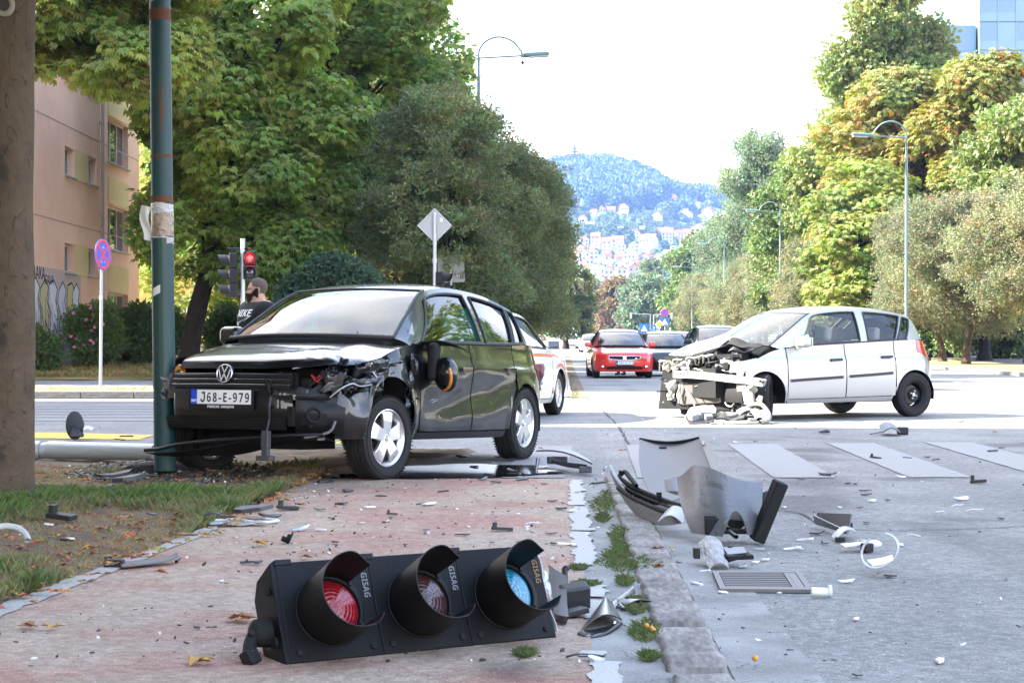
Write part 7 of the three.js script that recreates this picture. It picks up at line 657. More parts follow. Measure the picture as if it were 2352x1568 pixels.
function person(label, pos, yaw, o) {
  const t = thing('person', label, 'person', pos, yaw, o.group), B = bodyField(o), Hd = headField(o), c = o.cell || .012, hr = o.turn || 0, ch = Math.cos(hr), sh = Math.sin(hr), skin = mat(o.skin || [.42, .24, .17], { roughness: .55 }), s = o.scale || 1; t.scale.setScalar(s);
  const head = (x, y, z) => Hd(x * ch - z * sh, y, x * sh + z * ch), top = 1.5;
  const body = (x, y, z) => smin(smin(B.torso(x, y, z), B.arms(x, y, z), .03), B.legs(x, y, z), .05);
  const bodyG = surfaceNets((x, y, z) => smin(body(x, y, z), y > 1.38 ? head(x, y, z) : 9, .02), [-.42, -.02, -.35], [.42, 1.52, .4], c), headG = surfaceNets((x, y, z) => Math.max(smin(body(x, y, z), head(x, y, z), .02), 1.5 - y), [-.14, 1.49, -.16], [.14, 1.80, .18], o.cell > .02 ? .01 : .0045);
  obj('body', [bodyG, headG], skin, t);
  const sleeve = o.sleeve ?? 1.2; obj('shirt', surfaceNets((x, y, z) => { const d = smin(B.torso(x, y, z), y > sleeve ? B.arms(x, y, z) : 9, .035) - .012 - .004 * fbm3(x * 14, y * 9, z * 14); return Math.max(d, (o.hem || .92) - y, y - 1.475 - z * .25 - .03 * Math.abs(x) * 4, -(d + .02)); }, [-.42, .85, -.32], [.42, 1.56, .32], c), mat(o.shirt, { roughness: .9 }), t);
  obj('trousers', surfaceNets((x, y, z) => { const d = smin(B.legs(x, y, z), ell(x, y, z, [0, .96, 0], [.15 * (o.build || 1), .12, .12 * (o.build || 1)]), .05) - .014; return Math.max(d, (o.legEnd || .09) - y, y - 1.02, -(d + .02)); }, [-.3, .02, -.4], [.3, 1.08, .4], c), mat(o.trousers, { roughness: .95 }), t);
  obj('shoe', [-1, 1].map(q => surfaceNets((x, y, z) => { const d = B.legs(x, y, z) - .010; return Math.max(d, y - .10, q > 0 ? -x : x); }, [-.26, -.03, -.35], [.26, .13, .42], Math.max(c, .014))), mat(o.shoes || [.05, .05, .05]), t);
  const at3 = (x, y, z) => [x * ch + z * sh, y + 1.555, -x * sh + z * ch];
  for (const q of [-1, 1]) { const e = at3(q * .031, .080, .078); obj('eye', sph(.0115, ...e, [1, 1, 1], 10), mat([.55, .52, .5], { roughness: .2 }), t); const p = at3(q * .031, .080, .0875); obj('pupil', sph(.005, ...p, [1, 1, 1], 8), M.dark, t); const b0 = at3(q * .014, .103, .094), b1 = at3(q * .048, .104, .074); obj('eyebrow', bar(b0, b1, .005), mat([.03, .022, .018]), t); }
  const lx = (x, y, z) => [x * ch - z * sh, y - 1.555, x * sh + z * ch];
  if (o.hair) obj('hair', surfaceNets((x, y, z) => { const q = lx(x, y, z), d = Math.min(head(x, y, z)) - (o.hairT || .004), line = q[1] - (.125 + .05 * clamp((q[2] - .02) * 14)) + (q[2] < -.02 ? .09 : 0) + (Math.abs(q[0]) > .05 ? .02 : 0); return Math.max(d, -line, -(d + .012)); }, [-.15, 1.56, -.17], [.15, 1.82, .16], .006), mat(o.hair, { roughness: .95 }), t);
  if (o.beard) obj('beard', surfaceNets((x, y, z) => { const q = lx(x, y, z); let d = head(x, y, z) - .012; d = smin(d, ell(q[0], q[1], q[2], [0, -.052, .060], [.050, .072, .046]), .03); const up = q[1] - (.036 + .06 * sstep(.03, .072, Math.abs(q[0])) * sstep(.075, .01, q[2])), mouth = ell(q[0], q[1], q[2], [0, .010, .10], [.020, .006, .03]); return Math.max(d, up, -.010 - q[2], -q[1] - (.055 + .075 * sstep(.02, .055, q[2])), -mouth); }, [-.13, 1.44, -.10], [.13, 1.66, .17], .0055), mat(o.beard, { roughness: 1 }), t);
  if (o.glasses) obj('sunglasses', [-1, 1].map(q => T(sph(.024, 0, 0, 0, [1, .75, .3]), ...at3(q * .031, .082, .098))).concat([bar(at3(-.07, .086, .085), at3(.07, .086, .085), .004), bar(at3(-.074, .086, .08), at3(-.08, .08, -.01), .003), bar(at3(.074, .086, .08), at3(.08, .08, -.01), .003)]), M.black, t);
  if (o.logo) { const surf = (x, y) => { let z = .32; for (let i = 0; i < 60; i++) { const d = B.torso(x, y, z) - .016; if (d < .001) break; z -= d * .8; } return z; }; const wrapOn = g => { const P = g.attributes.position; for (let i = 0; i < P.count; i++) P.setZ(i, surf(P.getX(i), P.getY(i)) + .004 + P.getZ(i)); g.computeVertexNormals(); return g; };
    const sw = new THREE.Shape(); sw.moveTo(.17, .075); sw.quadraticCurveTo(-.02, -.04, -.10, -.035); sw.quadraticCurveTo(-.17, -.02, -.11, .06); sw.quadraticCurveTo(-.12, .0, -.06, .005); sw.quadraticCurveTo(0, .012, .17, .075); const tx = text('NIKE', .075, .001); tx.applyMatrix4(new THREE.Matrix4().set(1.25, .25, 0, 0, 0, 1, 0, 0, 0, 0, 1, 0, 0, 0, 0, 1)); const both = merge([tx.translate(.01, 1.385, 0), T(new THREE.ShapeGeometry(sw, 20).toNonIndexed(), .0, 1.285, 0)]); obj('shirt_logo', wrapOn(both), whiteS, t); }
  return t;
}
{ const p = at(590, 700, 18.4); person('bearded man in a black printed T-shirt standing behind the black car, looking left', [p[0], -.02, p[2]], -.95, { build: 1.2, turn: -.45, shirt: [.012, .012, .013], trousers: [.03, .03, .04], skin: [.44, .235, .16], hair: [.10, .075, .06], hairT: .0015, beard: [.012, .010, .009], logo: true, scale: .99 }); }
{ const p = at(1427, 760, 57.2); person('bald man with sunglasses standing behind the red car, only his head showing', [p[0], 0, p[2]], -.6, { build: 1.1, cell: .024, shirt: [.1, .12, .2], trousers: [.05, .05, .07], glasses: true, scale: .955 }); }
[[1530, 265, 'pedestrian in a pale top and dark trousers far away on the right footway', [.6, .55, .5], [.02, .02, .03], .4], [1546, 262, 'pedestrian in pink and white clothes far away on the right footway', [.7, .45, .42], [.6, .5, .48], -.3], [1553, 268, 'pedestrian in white far away on the right footway', [.7, .68, .65], [.55, .5, .5], .3], [1571, 260, 'pedestrian in a blue shirt far away, behind the white waiting car', [.04, .14, .55], [.05, .06, .15], -.4], [1283, 395, 'far pedestrian in red on the cycle path', [.6, .05, .04], [.2, .2, .3], .4], [1291, 390, 'far pedestrian in white on the cycle path beside the one in red', [.7, .7, .7], [.1, .15, .3], -.3]].forEach(([px, Z, l, sh, tr, st]) => { const X = (px - W / 2) * Z / F; person(l, [X, rise(Z), -Z], st > 0 ? 0 : Math.PI, { cell: .035, shirt: sh, trousers: tr, stride: st, hair: [.04, .03, .02], hairT: .012 }); });

// ---------------------------------------------------------------- the fallen traffic signal on the cycle path
{ const t = thing('fallen_traffic_light', 'black three lamp traffic signal torn off its post, lying on the cycle path', 'traffic light'); const o = G(668, 1524, .02), e = G(1278, 1462, .02), ex = V(e[0] - o[0], 0, e[2] - o[2]), Ln = ex.length(); ex.normalize(); const n = V(-ex.z, 0, ex.x), tl = .43, fz = n.clone().multiplyScalar(Math.cos(tl)).add(V(0, Math.sin(tl), 0)), up = V(0, Math.cos(tl), 0).sub(n.clone().multiplyScalar(Math.sin(tl)));
  t.quaternion.setFromRotationMatrix(new THREE.Matrix4().makeBasis(ex, up, fz)); t.position.set(o[0], .024, o[2]);
  const U = Ln / 3, Hh = .325, D = .17, house = mat([.011, .0112, .012], { map: dustC, specularIntensity: .32, roughness: .45, bumpMap: asphaltB, bumpScale: .0006 }), lensB = tex(128, (u, v) => .5 + .25 * Math.sin(u * 6.283 * 14) + .25 * Math.sin(v * 6.283 * 10), false), lb = { bumpMap: lensB, bumpScale: .003, clearcoat: .6 }, cols = [lens([.26, .008, .014], lb), lens([.06, .022, .022], lb), lens([.01, .17, .27], lb)], vis = mat([.010, .0095, .0085], { map: dustC, specularIntensity: .55, roughness: .55 });
  for (let i = 0; i < 3; i++) { const x = U * (i + .5); const c = new THREE.Group(); c.name = 'lamp_case'; t.add(c); c.position.set(x, Hh / 2, 0);
    const w = U - .008, s = new THREE.Shape(); s.moveTo(-w / 2, -Hh / 2); s.lineTo(w / 2, -Hh / 2); s.lineTo(w / 2, Hh / 2); s.lineTo(-w / 2, Hh / 2); const ho = new THREE.Path(); ho.absarc(0, -.005, .113, 0, 6.2832); s.holes.push(ho); obj('door', T(new THREE.ExtrudeGeometry(s, { depth: .02, bevelEnabled: true, bevelSize: .004, bevelThickness: .004, bevelSegments: 2, curveSegments: 40 }), 0, 0, -.024), house, c);
    const g = ext([[-.02, -Hh / 2], [-.02, Hh / 2], [-D * .75, Hh / 2 - .02], [-D, Hh / 2 - .07], [-D, -Hh / 2 + .07], [-D * .75, -Hh / 2 + .02]], U - .004, .003); obj('back_shell', T(g.rotateY(-Math.PI / 2), U / 2 - .002, 0, .0).scale(1, 1, 1), house, c);
    obj('lens', T(lensDome(.104).scale(1, 1, 2), 0, -.005, -.012), cols[i], c); obj('rim', [tor(.109, .008, 0, -.005, .003, 0, 0, 0, 6.2832, 8, 44), tor(.117, .005, 0, -.005, .002, 0, 0, 0, 6.2832, 8, 44)], vis, c);
    const gap = 1.45, dir = .10 + i * .03, R = .118; obj('visor', slabOf(grid((u, v) => { const a = dir + gap / 2 + u * (6.2832 - gap), k = 1 - Math.abs(u * 2 - 1), len = .235 * (.78 + .22 * sstep(0, .35, k)), rr = R * (1 + .05 * v); return [Math.cos(a) * rr, -.005 + Math.sin(a) * rr, v * len]; }, 56, 10), .0035), vis, c); obj('visor_lug', [box(.012, .03, .02, Math.cos(dir + gap / 2) * R, Math.sin(dir + gap / 2) * R - .005, .01), box(.012, .03, .02, Math.cos(dir - gap / 2) * R, Math.sin(dir - gap / 2) * R - .005, .01)], vis, c);
    for (const [a, b] of [[-.13, -.135], [.13, -.135], [.13, .14]]) obj('screw', [cyl(.010, .011, .010, a, b, .003, Math.PI / 2, 0, 0, 12), box(.012, .003, .004, a, b, .009)], M.blackMatte, c);
    obj('maker_name', T(text('GISAG', .021, .001), .142, .07, .0015, 0, 0, -Math.PI / 2), i < 2 ? mat([.16, .165, .17], { roughness: .6 }) : mat([.16, .10, .04]), c); }
  obj('hinge', [U, 2 * U].map(x => box(.05, .022, .03, x, Hh + .004, -.012)).concat([box(.06, .02, .03, .03, Hh + .004, -.012)]), vis, t);
  obj('end_cap', [ext([[-.006, 0], [-.006, Hh], [-D * .75, Hh - .02], [-D, Hh - .07], [-D, .07], [-D * .75, .02]], .012, .004).rotateY(-Math.PI / 2)], house, t); for (const [y, z, r] of [[.08, -.05, .018], [.25, -.045, .014], [.16, -.13, .02]]) obj('bolt', cyl(r, r, .016, -.018, y, z, 0, 0, Math.PI / 2, 14), M.blackMatte, t);
  obj('mounting_knob', [cyl(.045, .05, .05, -.03, .13, -.10, 0, 0, Math.PI / 2, 24), sph(.045, -.055, .13, -.10, [.6, 1, 1])], M.blackMatte, t); obj('mounting_arm', [tube([[-.06, .13, -.10], [-.085, .10, -.09], [-.105, .055, -.07], [-.105, .03, -.06]], .022, 20, 10), box(.05, .05, .045, -.105, .045, -.065, 0, .4, .3), cyl(.010, .010, .02, -.085, .125, -.075, Math.PI / 2)], M.blackMatte, t);
  obj('broken_base', toCreasedNormals(slabOf(grid((u, v) => [Ln + .01 + .02 * fbm3(u * 4, v * 4, 1), .02 + .28 * u, -.02 - v * .14 + .01 * fbm3(u * 8, v * 8, 5)], 12, 8), .004), .4), mat([.30, .31, .32], { roughness: .5 }), t); }

// ---------------------------------------------------------------- large broken parts
// a sheet between four corners given by picture place and distance, with thickness and bulge
let ZK = 1; const az = (x, y, Z) => at(x, y, Z * ZK);
function sheet(c, nu, nv, bulge, th = .006) { const P = c.map(q => q.length === 3 && q[0] > 20 ? az(...q) : q); return slabOf(grid((u, v) => { const b = bulge ? bulge(u, v) : [0, 0, 0]; return [0, 1, 2].map(k => lerp(lerp(P[0][k], P[1][k], u), lerp(P[3][k], P[2][k], u), v) + b[k]); }, nu, nv), th); }
const piece = (name, label, cat, parts, group) => { const t = thing(name, label, cat, [0, 0, 0], 0, group); parts.forEach(([n, g, m]) => obj(n, g, m, t)); const b = new THREE.Box3().setFromObject(t), c = b.getCenter(V(0, 0, 0)); t.position.set(c.x, Math.max(b.min.y, .004), c.z); t.children.forEach(k => k.geometry.translate(-c.x, -b.min.y, -c.z)); return t; };
const silverP = paint([.135, .135, .138], { map: scuffC, bumpMap: scuffC, bumpScale: .002, metalness: 0, roughness: .5, clearcoat: .35, clearcoatRoughness: .25 }), innerP = mat([.10, .103, .11], { roughness: .5, metalness: .2 });
ZK = 0.93;
piece('silver_wing', 'silver car wing standing on edge with its dull inner side showing, behind the broken bumper', 'car part', [
  ['panel', sheet([[1470, 1008, 12.9], [1612, 1004, 12.5], [1668, 1118, 11.6], [1512, 1165, 11.6]], 24, 20, (u, v) => [-.03 * Math.sin(u * 3.14) * v + (u < .12 ? -.05 * Math.sin(v * 3.1) : 0), -.035 * Math.sin(u * 3.14) * (1 - v), .10 * Math.sin(u * 3.14) * Math.sin(.4 + v * 2.2) * -1], .004), innerP],
  ['edge_lip', [tube([0, .25, .5, .75, 1].map(u => { const a = az(lerp(1470, 1612, u), lerp(1008, 1004, u) + 10 * Math.sin(u * 3.14), lerp(12.9, 12.5, u)); return a; }), .010, 30, 6)], M.blackMatte],
  ['flange', sheet([[1606, 1003, 12.5], [1624, 1004, 12.44], [1668, 1112, 11.55], [1646, 1108, 11.6]], 4, 16, (u, v) => [0, 0, .02 * u], .012), mat([.05, .05, .055], { roughness: .4 })],
  ['clip', [0, 1, 2].map(i => { const a = az(1518 + i * 5, 1028, 12.4); return sph(.012, ...a, [1, .8, .5], 8); }), M.black], ['clip', [[1615, 1020, 12.3], [1630, 1050, 12.1], [1643, 1080, 11.85]].map(q => box(.015, .04, .012, ...az(...q))), M.galv]]);
{ ZK = .885; const bz = (u, v) => { const k = Math.sin(u * 3.1416); return [0, .0, .20 * k * (1 - .15 * v) + .05 * Math.sin(v * 3.1)]; };
  const g = sheet([[1556, 1112, 10.75], [1752, 1124, 10.35], [1738, 1238, 10.15], [1590, 1238, 10.2]], 44, 26, (u, v) => { const tip = .085 * Math.exp(-(((u - .20) / (u < .2 ? .12 : .5)) ** 2)) * (1 - v), dip = -.012 * Math.sin(clamp((u - .35) / .65) * 3.14) * (1 - v), hole = v > .72 && u > .42 && u < .82 ? .13 * (v - .72) / .28 * Math.sin((u - .42) / .4 * 3.14) : 0, left = u < .25 ? -.02 * (1 - u * 4) * Math.sin(v * 3.1) : 0, [a, b, c] = bz(u, v); return [a + left, b + tip + dip + hole, c + .018 * Math.exp(-(((u - .62) / .16) ** 2 + ((v - .45) / .3) ** 2)) * -1]; }, .005);
  const ribs = []; for (let i = 0; i < 17; i++) { const u = i / 16, x = lerp(1424, 1560, u), y = lerp(1108, 1176, Math.pow(u, .75)), Z = lerp(11.9, 10.75, u), a = az(x, y, Z), b = az(x + 10, y + 26, Z - .14); ribs.push(bar(a, b, .009, .009, 6)); }
  const rail = (dy, dz, r) => tube([0, .2, .4, .6, .8, 1].map(u => az(lerp(1420, 1562, u), lerp(1106, 1174, Math.pow(u, .75)) + dy, lerp(11.9, 10.75, u) + dz)), r, 40, 6);
  piece('broken_bumper', 'large silver bumper cover broken off and curled up, lying across the kerb', 'car part', [['cover', g, silverP],
    ['cover_end', sheet([[1401, 1090, 12.0], [1560, 1168, 10.8], [1568, 1205, 10.6], [1420, 1128, 11.85]], 30, 8, (u, v) => { const s = Math.sin(u * 3.14); return [-.02 * s, -.09 * s - .02 * v, .02]; }, .006), silverP],
    ['grille', [...ribs, rail(0, 0, .012), rail(12, -.06, .008), rail(27, -.14, .014), sheet([[1424, 1112, 11.95], [1562, 1182, 10.85], [1566, 1200, 10.7], [1434, 1138, 11.85]], 20, 3, null, .004)], M.blackMatte], ['tab', [box(.03, .045, .012, ...az(1514, 1152, 11.1)), box(.02, .03, .012, ...az(1425, 1098, 11.9)), tube([az(1420, 1108, 11.9), az(1432, 1096, 11.9), az(1448, 1110, 11.7), az(1462, 1128, 11.5)], .014, 16, 6)], M.blackMatte],
    ['foam', sheet([[1535, 1120, 10.95], [1562, 1114, 10.9], [1556, 1150, 10.8], [1540, 1145, 10.85]], 6, 6, (u, v) => [0, 0, .03 * Math.sin(u * 3)], .03), M.grey], ['strip', sheet([[1400, 1082, 12.0], [1406, 1080, 12.0], [1440, 1130, 11.7], [1434, 1135, 11.7]], 3, 10, (u, v) => [0, -.02 * Math.sin(v * 3.1), 0], .01), mat([.45, .46, .47])],
    ['black_bar', [box(.065, .33, .09, ...az(1766, 1188, 10.1), .06, .2, -.37)], M.blackMatte], ['bracket', [sheet([[1742, 1150, 10.4], [1768, 1140, 10.35], [1755, 1185, 10.25], [1742, 1195, 10.25]], 5, 5, (u, v) => [0, 0, .03 * Math.sin(u * 4)], .01), ...[0, 1, 2, 3].map(i => box(.03, .012, .03, ...az(1742 + i * 2, 1195 + i * 9, 10.2)))], M.black],
    ['fog_lamp_frame', [box(.075, .085, .05, ...az(1636, 1222, 10.08)), box(.07, .03, .045, ...az(1634, 1205, 10.1))], M.blackMatte], ['inner_frame', [tube([az(1655, 1215, 10.2), az(1675, 1228, 10.1), az(1700, 1232, 10.1), az(1712, 1225, 10.2)], .01, 20, 6), tube([az(1660, 1212, 10.25), az(1680, 1238, 10.05), az(1692, 1247, 9.95)], .012, 16, 6), sheet([[1650, 1200, 10.3], [1715, 1200, 10.3], [1715, 1240, 10.3], [1650, 1240, 10.3]], 2, 2, null, .004)], M.black],
    ['under_tray', sheet([[1525, 1195, 10.8], [1575, 1190, 10.6], [1568, 1218, 10.45], [1512, 1212, 10.55]], 8, 5, (u, v) => [0, .04 * Math.sin(u * 3.1), 0], .005), mat([.5, .5, .52], { roughness: .4 })]]); }
ZK = 0.905;
piece('lamp_reflector', 'crumpled silver lamp reflector with black mount lying below the broken bumper', 'car part', [['reflector', sheet([[1605, 1252, 9.05], [1656, 1250, 9.0], [1674, 1308, 8.72], [1630, 1312, 8.72]], 16, 18, (u, v) => [0, .03 * Math.sin(u * 3.14) + .004 * Math.sin(v * 22 + u * 3), .01 * fbm3(u * 5, v * 5, 2)], .005), mat([.36, .36, .36], { roughness: .4, metalness: .4, bumpMap: barkB, bumpScale: .02 })], ['mount', [box(.13, .02, .07, ...az(1695, 1280, 8.85), .1, .3), box(.075, .035, .03, ...az(1690, 1265, 8.95), 0, .2), sheet([[1665, 1272, 8.95], [1712, 1268, 8.9], [1716, 1282, 8.82], [1668, 1296, 8.8]], 4, 3, null, .012)], M.blackMatte], ['side', box(.03, .05, .06, ...az(1600, 1272, 8.95)), M.black], ['shell', sheet([[1662, 1268, 8.95], [1708, 1266, 8.92], [1715, 1280, 8.84], [1672, 1284, 8.84]], 5, 4, (u, v) => [0, .015, 0], .003), M.grey]]);
ZK = 0.945;
piece('black_undertray', 'long black plastic tray with broken ends lying behind the rear wheel of the black car', 'car part', [['tray', sheet([[1232, 1062, 15.3], [1262, 1052, 15.3], [1352, 1076, 14.7], [1360, 1094, 14.3]], 16, 6, (u, v) => [0, .07 + .04 * Math.sin(v * 3.1) - .03 * u, 0], .012), mat([.045, .05, .06], { roughness: .4 })], ['edge', [box(.10, .05, .05, ...az(1345, 1084, 14.4)), bar(az(1236, 1060, 15.0), az(1231, 1090, 14.6), .018, .008), tube([az(1262, 1062, 15), az(1300, 1072, 14.8), az(1345, 1078, 14.5)], .02, 16, 6), box(.16, .06, .08, ...az(1280, 1062, 15.0), 0, .2)], mat([.045, .05, .06], { roughness: .4 })]]);
ZK = 0.965;
piece('bent_silver_trim', 'dark curved trim strip with silver face lying on the right lane', 'car part', [['strip', sheet([[1868, 1200, 10.1], [1880, 1194, 10.1], [1958, 1224, 9.6], [1940, 1236, 9.5]], 18, 5, (u, v) => [0, .03 - .06 * Math.sin(u * 3.1) + .06 * v * u, 0], .006), mat([.10, .10, .105], { roughness: .35 })], ['face', sheet([[1912, 1238, 9.45], [1960, 1222, 9.55], [1966, 1230, 9.45], [1920, 1246, 9.35]], 8, 4, (u, v) => [0, .03 * Math.sin(u * 3.1), 0], .006), mat([.35, .35, .36], { roughness: .4, metalness: .4 })], ['hook', [bar(az(1881, 1196, 10.1), az(1884, 1186, 10.1), .012, .006), bar(az(1955, 1218, 9.6), az(1957, 1206, 9.6), .012, .006), box(.05, .025, .03, ...az(1930, 1244, 9.35))], M.black]]);
ZK = 0.92;
piece('lamp_ring', 'clear plastic lamp ring standing on the road to the right', 'car part', [['ring', T(new THREE.TorusGeometry(.098, .009, 6, 40, 5.2).scale(.8, 1, 1.6), ...az(2021, 1284, 8.7), -.5, .3, -1.2 + .0).translate(0, 0, 0), mat([.75, .77, .80], { roughness: .1, transmission: .5, thickness: 0 })], ['rim', sheet([[1992, 1300, 8.45], [2050, 1288, 8.5], [2052, 1298, 8.4], [2005, 1312, 8.3]], 10, 4, (u, v) => [0, -.01 + .0 * u, .03 * Math.sin(u * 3.1)], .005), mat([.78, .78, .80], { roughness: .15 })]].map((q, i) => i === 0 ? [q[0], (() => { const a = az(2021, 1282, 8.6); return T(new THREE.TorusGeometry(.09, .007, 6, 40, 5.4).scale(.78, 1, 1.8), 0, 0, 0, -.25, .35, 2.2).translate(...a); })(), q[2]] : q));
ZK = 0.98;
piece('bulb_socket', 'small black bulb socket with clear bulb beside the lamp ring', 'car part', [['socket', box(.05, .045, .05, ...az(1992, 1264, 8.75), 0, .4), M.black], ['bulb', [sph(.025, ...az(2008, 1256, 8.8), [1.6, .8, .8])], mat([.7, .72, .75], { roughness: .1 })], ['plate', sheet([[1930, 1258, 8.8], [1990, 1252, 8.9], [1992, 1258, 8.8], [1940, 1264, 8.75]], 6, 3, null, .006), mat([.6, .6, .62], { roughness: .3 })]]);
ZK = 1;
piece('black_box_part', 'black plastic box with a grey flap lying in front of the wrecked silver car', 'car part', [['box', box(.12, .085, .09, ...az(2074, 993, 19.7)), M.black], ['flap', [sheet([[2020, 984, 20.0], [2058, 986, 19.9], [2068, 1000, 19.3], [2030, 998, 19.4]], 8, 5, (u, v) => [0, .05 * Math.sin(u * 3.1), 0], .012), bar(az(2000, 1001, 19.2), az(2030, 995, 19.5), .008)], mat([.10, .10, .11], { roughness: .5 })]]);
ZK = 0.985;
piece('signal_bracket', 'broken black signal bracket with clear film beside the right end of the fallen traffic signal', 'signal part', [['casting', [sheet([[1266, 1322, 7.2], [1305, 1352, 6.9], [1300, 1448, 6.35], [1280, 1440, 6.4]], 8, 10, (u, v) => [0, 0, .03 * Math.sin(u * 3)], .03), box(.11, .10, .07, ...az(1320, 1385, 6.75), .3, .3, .1), box(.10, .02, .09, ...az(1316, 1420, 6.55), 0, .3, .2)], mat([.022, .022, .023], { roughness: .55 })], ['hook', [bar(az(1298, 1345, 6.95), az(1297, 1320, 7.0), .011, .013), sph(.014, ...az(1300, 1319, 7.0))], M.black], ['film', sheet([[1240, 1312, 7.15], [1262, 1335, 7.0], [1282, 1440, 6.45], [1270, 1400, 6.6]], 8, 12, (u, v) => [.01 * Math.sin(v * 9), .0, .03 * Math.sin(u * 5 + v * 6)], .002), mat([.6, .62, .63], { roughness: .25, transmission: .4, thickness: 0 })]]);
const glossB = mat([.008, .008, .009], { roughness: .32, clearcoat: .15 });
ZK = 0.985;
piece('glossy_visor', 'glossy black cone shaped visor broken off, lying right of the fallen signal', 'signal part', [['cone', sheet([[1385, 1388, 6.75], [1398, 1386, 6.8], [1428, 1432, 6.42], [1332, 1460, 6.22]], 24, 14, (u, v) => [0, .035 * Math.sin(u * 3.14) * (.3 + v), .05 * Math.sin(u * 3.14) * v], .004), glossB], ['rim', [tube([az(1330, 1462, 6.15), az(1350, 1474, 6.1), az(1385, 1466, 6.15), az(1426, 1438, 6.35)], .008, 20, 6), sheet([[1334, 1456, 6.2], [1428, 1432, 6.38], [1420, 1446, 6.28], [1350, 1474, 6.1]], 10, 4, (u, v) => [0, -.01 * Math.sin(u * 3), 0], .003)], M.black], ['screw', sph(.008, ...az(1411, 1438, 6.33)), M.chrome]]);
ZK = 1;
piece('broken_visor', 'black curved plastic blade behind the glossy visor, its thin tip on the kerb', 'signal part', [['blade', [sheet([[1400, 1396, 6.85], [1452, 1362, 7.05], [1458, 1372, 6.95], [1412, 1412, 6.65]], 10, 5, (u, v) => [0, .02 * Math.sin(v * 3.1), 0], .004), sheet([[1412, 1402, 6.8], [1440, 1408, 6.65], [1538, 1397, 6.78], [1500, 1411, 6.63]].map((q, i) => i === 0 ? [1408, 1398, 6.8] : q), 6, 14, (u, v) => [0, .02 + .015 * Math.sin(v * 5), 0], .004), sheet([[1418, 1404, 6.72], [1535, 1396, 6.8], [1538, 1401, 6.74], [1430, 1417, 6.6]], 16, 4, (u, v) => [0, .02 * (1 - Math.sin(u * 3.1)) , 0], .004)], glossB]]);
ZK = 0.985;
piece('black_strip', 'dark flat strip with a black yellow tipped holder lying across the path border', 'car part', [['strip', sheet([[272, 1307, 8.05], [408, 1292, 8.2], [410, 1301, 8.1], [280, 1316, 7.9]], 14, 3, (u, v) => [0, .012 + .02 * Math.pow(u, 8), 0], .007), mat([.10, .105, .11], { roughness: .5 })], ['holder', [box(.085, .05, .06, ...az(262, 1303, 8.0)), box(.03, .06, .04, ...az(248, 1298, 8.05), 0, .4)], M.black], ['tip', box(.018, .02, .03, ...az(289, 1303, 8.05)), mat([.5, .32, .03])], ['hook', [bar(az(404, 1296, 8.15), az(414, 1288, 8.2), .008, .004)], M.black]]);
ZK = 1;
piece('mirror_disc', 'black round cover standing upright on the side street beside the fallen pole', 'car part', [['cover', [T(new THREE.SphereGeometry(.16, 28, 16, 0, 6.2832, 0, 1.1).scale(1, .45, 1), 0, 0, 0, Math.PI / 2 - .2, .5, 0).scale(.68, 1.1, .8).translate(...az(170, 986, 18.6))], mat([.03, .03, .03], { roughness: .7 })], ['torn_rim', [sheet([[168, 955, 18.8], [186, 976, 18.8], [186, 1012, 18.3], [160, 1012, 18.3]], 10, 12, (u, v) => [.03 * Math.sin(v * 9) * (u > .8), 0, -.04 * Math.sin(u * 3.1)], .01)], M.blackMatte], ['shard', sheet([[190, 990, 18.7], [214, 992, 18.6], [208, 997, 18.4], [192, 998, 18.4]], 5, 3, (u, v) => [0, .02 * Math.sin(u * 3.1), 0], .006), mat([.6, .6, .6])]]);
